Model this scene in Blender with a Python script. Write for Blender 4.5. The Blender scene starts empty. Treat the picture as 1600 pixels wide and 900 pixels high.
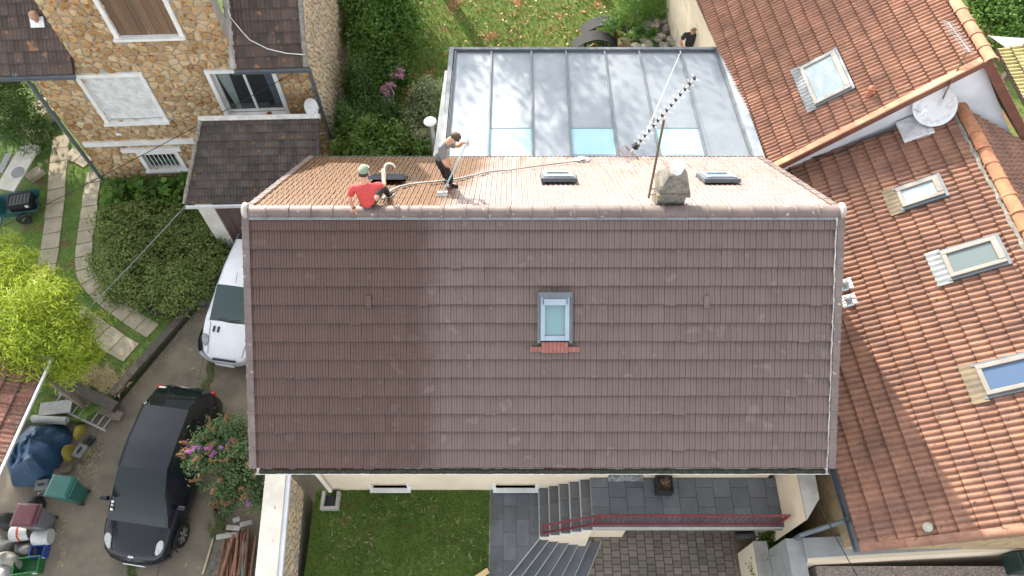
import bpy, bmesh, math, random
import numpy as np
from mathutils import Vector, Matrix, noise
R = math.radians
SC = bpy.context.scene
COL = SC.collection
# ------------------------------------------------------------------ camera
TH = R(59.0); FPX = 1130.0; CH = 17.0
cam = bpy.data.cameras.new('camera'); camo = bpy.data.objects.new('camera', cam)
COL.objects.link(camo); camo.location = (0, 0, CH); camo.rotation_euler = (R(31), 0, 0)
cam.sensor_width = 36; cam.lens = 36 * FPX / 1600; cam.clip_end = 2000; cam.clip_start = .1
SC.camera = camo
# ------------------------------------------------------------------ light
SUN = Vector((-.41 * .90, .912 * .90, .44)).normalized()
EL = math.asin(SUN.z); AZ = math.atan2(SUN.x, SUN.y)
w = bpy.data.worlds.new('World'); SC.world = w; w.use_nodes = True
nt = w.node_tree
sky = nt.nodes.new('ShaderNodeTexSky'); sky.sky_type = 'NISHITA'; sky.sun_disc = False
sky.sun_elevation = EL; sky.sun_rotation = AZ % (2 * math.pi); sky.air_density = 1.0; sky.dust_density = 2.0; sky.ozone_density = 1.0
bgn = nt.nodes['Background']; hsv = nt.nodes.new('ShaderNodeHueSaturation'); hsv.inputs['Saturation'].default_value = .18
nt.links.new(sky.outputs[0], hsv.inputs['Color']); nt.links.new(hsv.outputs[0], bgn.inputs[0]); bgn.inputs[1].default_value = .15
sl = bpy.data.lights.new('sun', 'SUN'); slo = bpy.data.objects.new('sun', sl); COL.objects.link(slo)
sl.energy = 2.5; sl.angle = R(.6); sl.color = (1, .90, .76)
slo.rotation_euler = SUN.to_track_quat('Z', 'Y').to_euler(); slo.location = (-20, 45, 30)
SC.view_settings.view_transform = 'Standard'; SC.view_settings.look = 'None'
SC.view_settings.exposure = 2.15; SC.view_settings.gamma = 1

# ------------------------------------------------------------------ helpers
rng = random.Random(7)
ST, CT = math.sin(TH), math.cos(TH)
def ray(px, py):
    X = (px - 800) / FPX; Y = (py - 450) / FPX
    return Vector((X, CT - ST * Y, -ST - CT * Y))
def at_z(px, py, z):
    d = ray(px, py); return Vector((0, 0, CH)) + d * ((z - CH) / d.z)
def at_pl(px, py, P, n):
    d = ray(px, py); C = Vector((0, 0, CH)); n = Vector(n)
    return C + d * ((Vector(P) - C).dot(n) / d.dot(n))
WM = {}
def wm(o): return WM.get(o.name, Matrix.Identity(4))
def adopt(o, par, world=None):
    world = world if world is not None else wm(o)
    WM[o.name] = world
    if par is not None:
        o.parent = par; o.matrix_parent_inverse = wm(par).inverted()
    o.matrix_basis = world
    return o
def tag(o, label=None, cat=None, group=None, kind=None):
    if label: o['label'] = label
    if cat: o['category'] = cat
    if group: o['group'] = group
    if kind: o['kind'] = kind
    return o
def thing(name, label, cat, loc=(0, 0, 0), rz=0, group=None):
    o = bpy.data.objects.new(name, None); COL.objects.link(o); o.empty_display_size = .2
    adopt(o, None, Matrix.Translation(Vector(loc)) @ Matrix.Rotation(rz, 4, 'Z'))
    return tag(o, label, cat, group)
def addobj(name, me, par=None, world=None, local=None):
    o = bpy.data.objects.new(name, me); COL.objects.link(o)
    if local is not None: world = wm(par) @ local
    if world is None: world = Matrix.Identity(4)
    return adopt(o, par, world)
def copy_tree(o, par=None, world=None):
    c = o.copy(); COL.objects.link(c)
    adopt(c, par, world if world is not None else wm(o))
    for ch in o.children:
        copy_tree(ch, c, wm(c) @ wm(o).inverted() @ wm(ch))
    return c
class MB:
    """collects shapes, links them as ONE mesh object"""
    def __init__(s): s.v = []; s.f = []
    def add(s, vs, fs):
        n = len(s.v); s.v += [tuple(v) for v in vs]; s.f += [tuple(i + n for i in f) for f in fs]; return s
    def box(s, c, d, M=None, taper=1.0):
        x, y, z = d[0] / 2, d[1] / 2, d[2] / 2; t = taper
        vs = [(-x, -y, -z), (x, -y, -z), (x, y, -z), (-x, y, -z), (-x * t, -y * t, z), (x * t, -y * t, z), (x * t, y * t, z), (-x * t, y * t, z)]
        vs = [Vector(v) for v in vs]
        if M is not None: vs = [M @ v for v in vs]
        vs = [v + Vector(c) for v in vs]
        return s.add(vs, [(0, 3, 2, 1), (4, 5, 6, 7), (0, 1, 5, 4), (1, 2, 6, 5), (2, 3, 7, 6), (3, 0, 4, 7)])
    def tube(s, pts, r, n=8, cap=True):
        pts = [Vector(p) for p in pts]; rs = r if isinstance(r, (list, tuple)) else [r] * len(pts)
        rings = []; up = None
        for i, p in enumerate(pts):
            d = (pts[min(i + 1, len(pts) - 1)] - pts[max(i - 1, 0)]).normalized()
            if up is None: up = Vector((0, 0, 1)) if abs(d.z) < .9 else Vector((1, 0, 0))
            a = d.cross(up).normalized(); b = a.cross(d).normalized(); up = b
            rings.append([p + (a * math.cos(k * 2 * math.pi / n) + b * math.sin(k * 2 * math.pi / n)) * rs[i] for k in range(n)])
        vs = [v for q in rings for v in q]; fs = []
        for i in range(len(pts) - 1):
            for k in range(n):
                k2 = (k + 1) % n; fs.append((i * n + k, i * n + k2, (i + 1) * n + k2, (i + 1) * n + k))
        if cap: fs += [tuple(range(n))[::-1], tuple((len(pts) - 1) * n + k for k in range(n))]
        return s.add(vs, fs)
    def lathe(s, prof, c=(0, 0, 0), n=16, M=None):
        vs = []; fs = []
        for (r, z) in prof:
            for k in range(n):
                v = Vector((r * math.cos(k * 2 * math.pi / n), r * math.sin(k * 2 * math.pi / n), z))
                if M is not None: v = M @ v
                vs.append(v + Vector(c))
        for i in range(len(prof) - 1):
            for k in range(n):
                k2 = (k + 1) % n; fs.append((i * n + k, i * n + k2, (i + 1) * n + k2, (i + 1) * n + k))
        fs += [tuple(range(n))[::-1], tuple((len(prof) - 1) * n + k for k in range(n))]
        return s.add(vs, fs)
    def prism(s, poly, z0, z1):
        n = len(poly); vs = [(p[0], p[1], z0) for p in poly] + [(p[0], p[1], z1) for p in poly]
        fs = [tuple(range(n))[::-1], tuple(range(n, 2 * n))] + [(i, (i + 1) % n, n + (i + 1) % n, n + i) for i in range(n)]
        return s.add(vs, fs)
    def slab(s, pts, th):
        """polygon in 3D given by points, thickened downwards along its normal"""
        pts = [Vector(p) for p in pts]; n = len(pts)
        nn = (pts[1] - pts[0]).cross(pts[2] - pts[0]).normalized()
        vs = pts + [p - nn * th for p in pts]
        fs = [tuple(range(n)), tuple(range(n, 2 * n))[::-1]] + [(i, n + i, n + (i + 1) % n, (i + 1) % n) for i in range(n)]
        return s.add(vs, fs)
    def mesh(s, name, mat, smooth=False, bevel=0):
        me = bpy.data.meshes.new(name); me.from_pydata(s.v, [], s.f)
        if bevel:
            bm = bmesh.new(); bm.from_mesh(me)
            bmesh.ops.bevel(bm, geom=[e for e in bm.edges if len(e.link_faces) == 2 and e.calc_face_angle(0) > .5], offset=bevel, segments=2, affect='EDGES', profile=.6)
            bm.to_mesh(me); bm.free()
        me.materials.append(mat)
        if smooth:
            me.shade_smooth()
            me.set_sharp_from_angle(angle=R(40))
        return me
    def build(s, name, mat, par=None, world=None, local=None, smooth=False, bevel=0):
        if local is None and world is None and par is not None and False: pass
        return addobj(name, s.mesh(name, mat, smooth, bevel), par, world, local)
def lbuild(mb, name, mat, par, **k):
    """mesh given in the parent's own coordinates"""
    return mb.build(name, mat, par, local=Matrix.Identity(4), **k)
def basis(O, U, V, N=None):
    U = Vector(U).normalized(); V = Vector(V).normalized(); N = Vector(N) if N else U.cross(V).normalized()
    M = Matrix.Identity(4)
    for i in range(3): M[i][0] = U[i]; M[i][1] = V[i]; M[i][2] = N[i]; M[i][3] = O[i]
    return M
# ------------------------------------------------------------------ materials
MATS = {}
def S(r, g, b):
    f = lambda c: (c / 255 / 12.92) if c <= 10 else ((c / 255 + .055) / 1.055) ** 2.4
    return (f(r), f(g), f(b))
def surf(name, c1, c2=None, rough=.8, ns=3.0, nd=6, rnd=0.0, bump=.15, bs=30.0, metal=0.0, spots=None, spot_s=6.0, spot_t=.62, lo=.38, hi=.62, spec=None, coat=0, rgain=0, stretch=None, rndmix=0.0):
    """principled surface: two colours mixed by world-space noise, per-piece brightness, spots of a third colour, fine bump"""
    if name in MATS: return MATS[name]
    m = bpy.data.materials.new(name); m.use_nodes = True; t = m.node_tree; N = t.nodes; L = t.links
    bs_ = N['Principled BSDF']; c2 = c2 or tuple(x * .8 for x in c1)
    geo = N.new('ShaderNodeNewGeometry'); pos = geo.outputs['Position']
    if stretch:
        mp = N.new('ShaderNodeMapping'); L.new(pos, mp.inputs[0]); mp.inputs['Scale'].default_value = stretch; pos = mp.outputs[0]
    nz = N.new('ShaderNodeTexNoise'); nz.inputs['Scale'].default_value = ns; nz.inputs['Detail'].default_value = nd; nz.inputs['Roughness'].default_value = .65
    L.new(pos, nz.inputs['Vector'])
    mr = N.new('ShaderNodeMapRange'); mr.inputs[1].default_value = lo; mr.inputs[2].default_value = hi; L.new(nz.outputs['Fac'], mr.inputs[0])
    oi = N.new('ShaderNodeObjectInfo'); at = N.new('ShaderNodeAttribute'); at.attribute_name = 'rnd'
    ad = N.new('ShaderNodeMath'); ad.operation = 'ADD'; L.new(oi.outputs['Random'], ad.inputs[0]); L.new(at.outputs['Fac'], ad.inputs[1])
    fr = N.new('ShaderNodeMath'); fr.operation = 'FRACT'; L.new(ad.outputs[0], fr.inputs[0])
    fac = mr.outputs[0]
    if rndmix:
        mm = N.new('ShaderNodeMix'); mm.data_type = 'FLOAT'; mm.inputs[0].default_value = rndmix; L.new(fac, mm.inputs[2]); L.new(fr.outputs[0], mm.inputs[3]); fac = mm.outputs[0]
    mx = N.new('ShaderNodeMix'); mx.data_type = 'RGBA'; L.new(fac, mx.inputs[0]); mx.inputs[6].default_value = (*c1, 1); mx.inputs[7].default_value = (*c2, 1)
    col = mx.outputs[2]
    if spots:
        n2 = N.new('ShaderNodeTexNoise'); n2.inputs['Scale'].default_value = spot_s; n2.inputs['Detail'].default_value = 4; L.new(pos, n2.inputs['Vector'])
        r2 = N.new('ShaderNodeMapRange'); r2.inputs[1].default_value = spot_t; r2.inputs[2].default_value = spot_t + .05; L.new(n2.outputs['Fac'], r2.inputs[0])
        m2 = N.new('ShaderNodeMix'); m2.data_type = 'RGBA'; L.new(r2.outputs[0], m2.inputs[0]); L.new(col, m2.inputs[6]); m2.inputs[7].default_value = (*spots, 1); col = m2.outputs[2]
    if rnd:
        v = N.new('ShaderNodeMapRange'); v.inputs[3].default_value = 1 - rnd; v.inputs[4].default_value = 1 + rnd; L.new(fr.outputs[0], v.inputs[0])
        hs = N.new('ShaderNodeHueSaturation'); L.new(v.outputs[0], hs.inputs['Value']); L.new(col, hs.inputs['Color']); col = hs.outputs[0]
    L.new(col, bs_.inputs['Base Color']); bs_.inputs['Roughness'].default_value = rough; bs_.inputs['Metallic'].default_value = metal
    if spec is not None: bs_.inputs['Specular IOR Level'].default_value = spec
    if coat: bs_.inputs['Coat Weight'].default_value = coat; bs_.inputs['Coat Roughness'].default_value = .05
    if bump:
        n3 = N.new('ShaderNodeTexNoise'); n3.inputs['Scale'].default_value = bs; n3.inputs['Detail'].default_value = 5; L.new(pos, n3.inputs['Vector'])
        bp = N.new('ShaderNodeBump'); bp.inputs['Strength'].default_value = bump; bp.inputs['Distance'].default_value = .02
        L.new(n3.outputs['Fac'], bp.inputs['Height']); L.new(bp.outputs[0], bs_.inputs['Normal'])
    MATS[name] = m
    return m
def leafmat(name, c1, c2, trans=.35, rough=.55):
    """leaf: per-leaf tone from the 'rnd' attribute, a little light comes through"""
    if name in MATS: return MATS[name]
    m = bpy.data.materials.new(name); m.use_nodes = True; t = m.node_tree; N = t.nodes; L = t.links
    p = N['Principled BSDF']; at = N.new('ShaderNodeAttribute'); at.attribute_name = 'rnd'
    mx = N.new('ShaderNodeMix'); mx.data_type = 'RGBA'; L.new(at.outputs['Fac'], mx.inputs[0]); mx.inputs[6].default_value = (*c1, 1); mx.inputs[7].default_value = (*c2, 1)
    L.new(mx.outputs[2], p.inputs['Base Color']); p.inputs['Roughness'].default_value = rough; p.inputs['Specular IOR Level'].default_value = .3
    tr = N.new('ShaderNodeBsdfTranslucent'); L.new(mx.outputs[2], tr.inputs['Color'])
    ms = N.new('ShaderNodeMixShader'); ms.inputs[0].default_value = trans; L.new(p.outputs[0], ms.inputs[1]); L.new(tr.outputs[0], ms.inputs[2])
    L.new(ms.outputs[0], N['Material Output'].inputs['Surface'])
    MATS[name] = m; return m
def glassmat(name, col, rough=.05, spec=.8, metal=0.0):
    if name in MATS: return MATS[name]
    m = bpy.data.materials.new(name); m.use_nodes = True; p = m.node_tree.nodes['Principled BSDF']
    p.inputs['Base Color'].default_value = (*col, 1); p.inputs['Roughness'].default_value = rough; p.inputs['Specular IOR Level'].default_value = spec; p.inputs['Metallic'].default_value = metal
    MATS[name] = m; return m
M_white = surf('white_paint', (.72, .72, .70), (.6, .6, .58), .6, bump=.05)
M_render = surf('cream_render', (.70, .60, .46), (.62, .53, .40), .9, ns=1.2, bump=.12, bs=60)
M_conc = surf('concrete', (.36, .34, .31), (.25, .24, .22), .9, ns=2.5, bump=.3)
M_zincd = surf('zinc_dark', (.13, .15, .17), (.10, .115, .13), .5, bump=.05, metal=.3)
M_zincl = surf('zinc_light', (.34, .37, .40), (.26, .29, .32), .45, bump=.05, metal=.4)
M_steel = surf('steel', (.5, .5, .5), (.4, .4, .4), .35, bump=.02, metal=.9)
M_alu = surf('white_aluminium', (.75, .76, .78), (.62, .64, .66), .4, bump=.05, metal=.3)
M_black = surf('black_rubber', (.015, .015, .016), (.01, .01, .01), .7, bump=.05)
M_dark = surf('dark_void', (.01, .01, .011), (.008, .008, .008), .9, bump=0)
# ------------------------------------------------------------------ tiled roofs
def tile_mesh(name, mat, w, g, prof, lap=.05, th=.022, step=.03, edge=.014, edgemat=None):
    """one roof tile: profile across the width, tilted so its lower end lies on the tile below"""
    mb = MB(); n = len(prof); L = g + lap; vs = []
    for (x, z) in prof: vs.append((x * w, 0, z + step))
    for (x, z) in prof: vs.append((x * w, L, z + step - step * L / g))
    for (x, z) in prof: vs.append((x * w, .004, z + step - th))
    for (x, z) in prof: vs.append((x * w, edge, z + step - step * edge / g))
    fs = [(3 * n + i, 3 * n + i + 1, n + i + 1, n + i) for i in range(n - 1)]
    nf = len(fs)
    fs += [(2 * n + i, 2 * n + i + 1, i + 1, i) for i in range(n - 1)] + [(i, i + 1, 3 * n + i + 1, 3 * n + i) for i in range(n - 1)]
    ne = len(fs)
    k = len(vs); vs += [(0, L, -.02), (w, L, -.02), (0, 0, step - th), (w, 0, step - th)]
    fs += [(0, n, k, k + 2), (n - 1, k + 3, k + 1, 2 * n - 1)]
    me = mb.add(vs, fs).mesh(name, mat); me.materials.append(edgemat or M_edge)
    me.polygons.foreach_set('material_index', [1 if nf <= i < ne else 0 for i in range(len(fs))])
    return me
M_edge = surf('tile_edge_shadow', (.055, .038, .032), (.09, .06, .05), .9, ns=20)  # course shadow line, painted dark on the lower edge of every tile
M_edger = surf('red_edge_shadow', (.12, .05, .03), (.07, .035, .025), .9, ns=14)  # same painted course shadow in a redder tone, for the orange roofs
PROF_MAIN = [(0, -.008), (.03, -.008), (.045, .012), (.24, .012), (.26, .004), (.30, .007), (.48, .007), (.495, -.001), (.515, -.001), (.53, .012), (.73, .012), (.75, .004), (.79, .007), (1.0, .007)]
PROF_ROM = [(0, 0), (.08, .002), (.15, .028), (.25, .040), (.35, .028), (.42, .002), (.55, 0), (.63, .024), (.74, .034), (.85, .024), (.93, .002), (1.0, 0)]
PROF_LOW = [(0, .002), (.06, .014), (.16, .020), (.27, .014), (.34, .002), (.55, .0), (.62, .009), (.72, .009), (.8, 0), (1.0, 0)]
def tile_field(par, O, U, V, poly, w, g, me, limit=300, skip=None, jit=.004, seed=1, name='tile'):
    """lay tiles over the convex polygon poly (u,v) of the plane O,U,V; nearest `limit` as objects, rest as one stuff part"""
    r = random.Random(seed); U = Vector(U).normalized(); V = Vector(V).normalized(); N = U.cross(V).normalized()
    us = [p[0] for p in poly]; vs = [p[1] for p in poly]; n = len(poly)
    area = sum(poly[i][0] * poly[(i + 1) % n][1] - poly[(i + 1) % n][0] * poly[i][1] for i in range(n))
    P = poly if area > 0 else poly[::-1]
    E = []
    for i in range(n):
        a = P[i]; b = P[(i + 1) % n]; d = (b[0] - a[0], b[1] - a[1]); l = math.hypot(*d); E.append((a, (-d[1] / l, d[0] / l)))
    def sd(u, v): return min((u - a[0]) * nn[0] + (v - a[1]) * nn[1] for a, nn in E)
    cells = []
    r0 = math.floor(min(vs) / g); r1 = math.ceil(max(vs) / g)
    for row in range(r0, r1):
        c0 = math.floor(min(us) / w); c1 = math.ceil(max(us) / w)
        for c in range(c0, c1):
            u = c * w; v = row * g
            cs = [sd(u + a * w, v + b * g) for a in (0, 1) for b in (0, 1)]
            if max(cs) < -.0 and sd(u + w / 2, v + g / 2) < -max(w, g): continue
            if skip and skip(u + w / 2, v + g / 2): continue
            full = min(cs) >= -1e-4
            if not full and max(cs + [sd(u + w / 2, v + g / 2)]) < .01: continue
            pos = O + U * u + V * v
            cells.append(((pos - Vector((0, 0, CH))).length, u, v, full))
    cells.sort(); rest = []; cnt = 0
    for d, u, v, full in cells:
        j = [r.uniform(-1, 1) for _ in range(4)]
        slip = -.022 if (full and r.random() < .02) else 0
        M = basis(O + U * u + V * (v + slip + j[3] * .003) + N * (j[0] * jit), U, V) @ Matrix.Rotation(j[1] * .011, 4, 'Z') @ Matrix.Rotation(j[2] * .006, 4, 'X')
        if full and cnt < limit:
            addobj(name, me, par, M); cnt += 1
        else:
            bm = bmesh.new(); bm.from_mesh(me); bm.transform(M)
            if not full:
                for a, nn in E:
                    po = O + U * a[0] + V * a[1]; no = -(U * nn[0] + V * nn[1])
                    gm = bm.verts[:] + bm.edges[:] + bm.faces[:]
                    if gm: bmesh.ops.bisect_plane(bm, geom=gm, plane_co=po, plane_no=no, clear_outer=True)
            if full or cnt >= limit:
                bm.verts.index_update(); rest.append(([v_.co.copy() for v_ in bm.verts], [[q.index for q in f.verts] for f in bm.faces], r.random(), [f.material_index for f in bm.faces]))
            elif bm.faces:
                mm = bpy.data.meshes.new(name); bm.to_mesh(mm); [mm.materials.append(q_) for q_ in me.materials] if not mm.materials else None
                addobj(name, mm, par, Matrix.Identity(4)); cnt += 1
            bm.free()
    if rest:
        mb = MB(); rv = []; mi = []
        for vv, ff, q, ix in rest:
            mb.add(vv, ff); rv += [q] * len(ff); mi += ix
        mm = mb.mesh(name + '_field', me.materials[0]); mm.materials.append(me.materials[1]); mm.polygons.foreach_set('material_index', mi); at = mm.attributes.new('rnd', 'FLOAT', 'FACE'); at.data.foreach_set('value', rv)
        tag(addobj(name + '_field', mm, par, Matrix.Identity(4)), kind='stuff')
def cap_mesh(name, mat, L, r, n=9, flare=1.12, th=.018):
    """half-round ridge tile along +X with a raised collar at one end"""
    mb = MB(); st = [(0, 1.0 * flare), (.10 * L, flare), (.13 * L, 1.0), (L, .97)]
    vs = []; fs = []
    for x, k in st:
        for i in range(n):
            a = math.pi * i / (n - 1); vs.append((x, math.cos(a) * r * k, math.sin(a) * r * k * .85))
    for i in range(len(st) - 1):
        for k in range(n - 1): fs.append((i * n + k, i * n + k + 1, (i + 1) * n + k + 1, (i + 1) * n + k))
    b = len(vs)
    for i in range(n):
        a = math.pi * i / (n - 1); vs.append((0, math.cos(a) * (r * flare - th), math.sin(a) * (r * flare - th) * .85))
    fs += [(i + 1, i, b + i, b + i + 1) for i in range(n - 1)]
    return mb.add(vs, fs).mesh(name, mat, smooth=True)
def skylight(house, roof_pt, U, V, wd, ht, glass, frame_m=None, flash_m=None, label='', group=None, apron=.25, group_name=None, cover=True):
    """roof window lying on the slope: frame bars, pane, top casing, apron flashing"""
    frame_m = frame_m or M_zincl; flash_m = flash_m or M_zincl
    M = basis(roof_pt, U, V)
    t = bpy.data.objects.new('roof_window', None); COL.objects.link(t); adopt(t, house, M)
    if label: t['label'] = label
    a, b = wd / 2, ht / 2
    mb = MB()
    for sx in (-1, 1): mb.box((sx * (a - .04), 0, .075), (.08, ht, .09))
    mb.box((0, -b + .045, .072), (wd - .162, .09, .085)); mb.box((0, b - .06, .078), (wd - .162, .12, .10))
    lbuild(mb, 'frame', frame_m, t, bevel=.008)
    lbuild(MB().box((0, -.01, .07), (wd - .15, ht - .18, .02)), 'pane', glass, t)
    mb = MB()
    for sx in (-1, 1): mb.box((sx * (a + .03), 0, .04), (.055, ht + .1, .07))
    mb.box((0, b + .035, .045), (wd + .12, .06, .08)); lbuild(mb, 'flashing', M_zincd, t)
    if apron:
        mb = MB(); nst = max(6, int(wd / .09)); n2 = nst * 2 + 1
        vs = []
        for i in range(n2 + 1):
            x = -a - .10 + (wd + .2) * i / n2; z = .05 + (.009 if i % 2 else 0)
            vs += [(x, -b + .01, z + .01), (x, -b - apron + (0.02 if i % 2 else 0), z)]
        fs = [(2 * i, 2 * i + 1, 2 * i + 3, 2 * i + 2) for i in range(n2)]
        lbuild(mb.add(vs, fs), 'apron', flash_m, t)
    return t
# ------------------------------------------------------------------ MAIN HOUSE
XL, XR = -4.81, 5.94; YE, YR, YB = 4.08, 7.92, 11.6; ZE, ZR = 3.72, 6.50
WY = 4.68                                                   # front wall plane
def main_tile_mat():
    m = surf('brown_roof_tile', (.134, .094, .082), (.116, .083, .073), .68, ns=3, rnd=.065, bump=.25, bs=90, spots=(.158, .115, .103), spot_s=3.0, spot_t=.63)
    t = m.node_tree; N = t.nodes; L = t.links; p = N['Principled BSDF']
    src = p.inputs['Base Color'].links[0].from_socket
    geo = N.new('ShaderNodeNewGeometry'); sp = N.new('ShaderNodeSeparateXYZ'); L.new(geo.outputs['Position'], sp.inputs[0])
    nz = N.new('ShaderNodeTexNoise'); nz.inputs['Scale'].default_value = 1.1; nz.inputs['Detail'].default_value = 7; nz.inputs['Roughness'].default_value = .7; L.new(geo.outputs['Position'], nz.inputs['Vector'])
    def math_(op, a, b):
        n = N.new('ShaderNodeMath'); n.operation = op
        for i, q in enumerate((a, b)):
            if isinstance(q, (int, float)): n.inputs[i].default_value = q
            else: L.new(q, n.inputs[i])
        return n.outputs[0]
    def rng_(v, a, b):
        n = N.new('ShaderNodeMapRange'); n.inputs[1].default_value = a; n.inputs[2].default_value = b; L.new(v, n.inputs[0]); return n.outputs[0]
    xn = math_('ADD', sp.outputs['X'], math_('MULTIPLY', math_('SUBTRACT', nz.outputs['Fac'], .5), .9))
    # washed and wet on the street side, west of a soft line; algae left on the garden side, west of the worker
    wet = math_('MULTIPLY', rng_(xn, -1.25, -1.75), rng_(sp.outputs['Y'], YR + .03, YR - .03))
    xd = math_('ADD', xn, math_('MULTIPLY', math_('SUBTRACT', sp.outputs['Y'], YR), -.22))
    dirty = math_('MULTIPLY', rng_(xd, -1.05, -1.5), rng_(sp.outputs['Y'], YR + .13, YR + .17))
    mx = N.new('ShaderNodeMix'); mx.data_type = 'RGBA'; L.new(wet, mx.inputs[0]); L.new(src, mx.inputs[6])
    hs = N.new('ShaderNodeHueSaturation'); hs.inputs['Value'].default_value = .60; hs.inputs['Saturation'].default_value = 1.55; L.new(src, hs.inputs['Color']); L.new(hs.outputs[0], mx.inputs[7])
    n4 = N.new('ShaderNodeTexNoise'); n4.inputs['Scale'].default_value = 9; n4.inputs['Detail'].default_value = 6; L.new(geo.outputs['Position'], n4.inputs['Vector'])
    dc = N.new('ShaderNodeMix'); dc.data_type = 'RGBA'; L.new(rng_(n4.outputs['Fac'], .35, .65), dc.inputs[0]); dc.inputs[6].default_value = (.075, .030, .008, 1); dc.inputs[7].default_value = (.125, .056, .015, 1)
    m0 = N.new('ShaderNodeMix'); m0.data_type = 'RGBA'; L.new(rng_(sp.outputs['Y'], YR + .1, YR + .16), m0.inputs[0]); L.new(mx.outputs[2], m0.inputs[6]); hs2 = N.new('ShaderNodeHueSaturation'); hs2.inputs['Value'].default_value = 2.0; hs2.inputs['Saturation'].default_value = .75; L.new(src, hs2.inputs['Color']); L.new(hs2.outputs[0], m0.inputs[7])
    m2 = N.new('ShaderNodeMix'); m2.data_type = 'RGBA'; L.new(dirty, m2.inputs[0]); L.new(m0.outputs[2], m2.inputs[6]); L.new(dc.outputs[2], m2.inputs[7])
    # rusty streaks that the rinse has left on the clean garden side
    mp = N.new('ShaderNodeMapping'); mp.inputs['Scale'].default_value = (6, .7, .7); L.new(geo.outputs['Position'], mp.inputs[0])
    n5 = N.new('ShaderNodeTexNoise'); n5.inputs['Scale'].default_value = 1.6; n5.inputs['Detail'].default_value = 5; L.new(mp.outputs[0], n5.inputs['Vector'])
    st = math_('MULTIPLY', math_('MULTIPLY', rng_(n5.outputs['Fac'], .52, .66), rng_(sp.outputs['Y'], YR + .8, YB)), .75)
    m3 = N.new('ShaderNodeMix'); m3.data_type = 'RGBA'; L.new(st, m3.inputs[0]); L.new(m2.outputs[2], m3.inputs[6]); m3.inputs[7].default_value = (.16, .075, .03, 1)
    L.new(m3.outputs[2], p.inputs['Base Color'])
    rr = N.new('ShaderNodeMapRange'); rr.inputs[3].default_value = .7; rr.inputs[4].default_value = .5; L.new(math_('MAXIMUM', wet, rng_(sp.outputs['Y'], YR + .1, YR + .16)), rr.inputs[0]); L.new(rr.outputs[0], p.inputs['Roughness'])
    return m
M_tile = main_tile_mat()
M_deck = surf('roof_batten', (.05, .035, .03), (.04, .03, .025), .9)
M_cap = surf('brown_ridge_tile', (.155, .118, .106), (.115, .088, .08), .6, ns=4, rnd=.10, bump=.15, spots=(.33, .30, .28), spot_s=9, spot_t=.66)
house = thing('brown_roof_house', 'cream rendered house with the wide brown tiled roof being cleaned by two workers', 'house', ((XL + XR) / 2, 8, 0))
fs_len = math.hypot(YR - YE, ZR - ZE); bs_len = math.hypot(YB - YR, ZR - ZE)
Vf = Vector((0, YR - YE, ZR - ZE)).normalized(); Vb = Vector((0, YR - YB, ZR - ZE)).normalized()
Nf = Vector((1, 0, 0)).cross(Vf); Nb = Vector((-1, 0, 0)).cross(Vb)
mb = MB()
mb.add([(XL, YE + .02, ZE - .03), (XR, YE + .02, ZE - .03), (XR, YR, ZR - .03), (XL, YR, ZR - .03), (XL, YB - .02, ZE - .03), (XR, YB - .02, ZE - .03),
        (XL, YE + .02, ZE - .15), (XR, YE + .02, ZE - .15), (XR, YR, ZR - .15), (XL, YR, ZR - .15), (XL, YB - .02, ZE - .15), (XR, YB - .02, ZE - .15)],
       [(0, 1, 2, 3), (3, 2, 5, 4), (7, 6, 9, 8), (8, 9, 10, 11), (0, 6, 7, 1), (4, 5, 11, 10), (0, 3, 9, 6), (3, 4, 10, 9), (2, 1, 7, 8), (5, 2, 8, 11)])
roof = mb.build('roof', M_deck, house)
gm = fs_len / 14
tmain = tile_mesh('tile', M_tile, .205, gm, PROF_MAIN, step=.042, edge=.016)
tile_field(roof, Vector((XL, YE, ZE)), (1, 0, 0), Vf, [(.06, 0), (XR - XL - .06, 0), (XR - XL - .06, fs_len - .02), (.06, fs_len - .02)], .205, gm, tmain, 300, seed=3, jit=.004)
gb = bs_len / 13
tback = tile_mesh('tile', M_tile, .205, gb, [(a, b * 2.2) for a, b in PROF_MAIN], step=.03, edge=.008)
tile_field(roof, Vector((XR, YB, ZE)), (-1, 0, 0), Vb, [(.06, 0), (XR - XL - .06, 0), (XR - XL - .06, bs_len - .02), (.06, bs_len - .02)], .205, gb, tback, 0, seed=4, name='garden_side_tile')
# ridge tiles
nc = 27; cl = (XR - XL) / nc; capm = cap_mesh('ridge_tile', M_cap, cl * 1.06, .125, n=11)
for i in range(nc):
    M = Matrix.Translation((XR - i * cl - .0, YR, ZR - .005 + rng.uniform(-.004, .004))) @ Matrix.Rotation(math.pi, 4, 'Z') @ Matrix.Rotation(rng.uniform(-.008, .008), 4, 'Y')
    addobj('ridge_tile', capm, roof, M)
MB().box(((XL + XR) / 2, YR - .12, ZR - .045), (XR - XL - .1, .05, .05), Matrix.Rotation(R(35), 4, 'X')).build('ridge_mortar', surf('mortar_grey', (.22, .23, .25), (.16, .17, .18), .8), roof)
# mortar plugs at both ridge ends
for x in (XL, XR):
    MB().lathe([(.12, -.04), (.15, -.02), (.15, .02), (.12, .05)], (x, YR, ZR + .03), 14, Matrix.Rotation(R(90), 3, 'Y')).build('ridge_end', surf('pale_mortar', (.45, .41, .38), (.3, .27, .25), .9, ns=6), roof, smooth=True)
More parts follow.
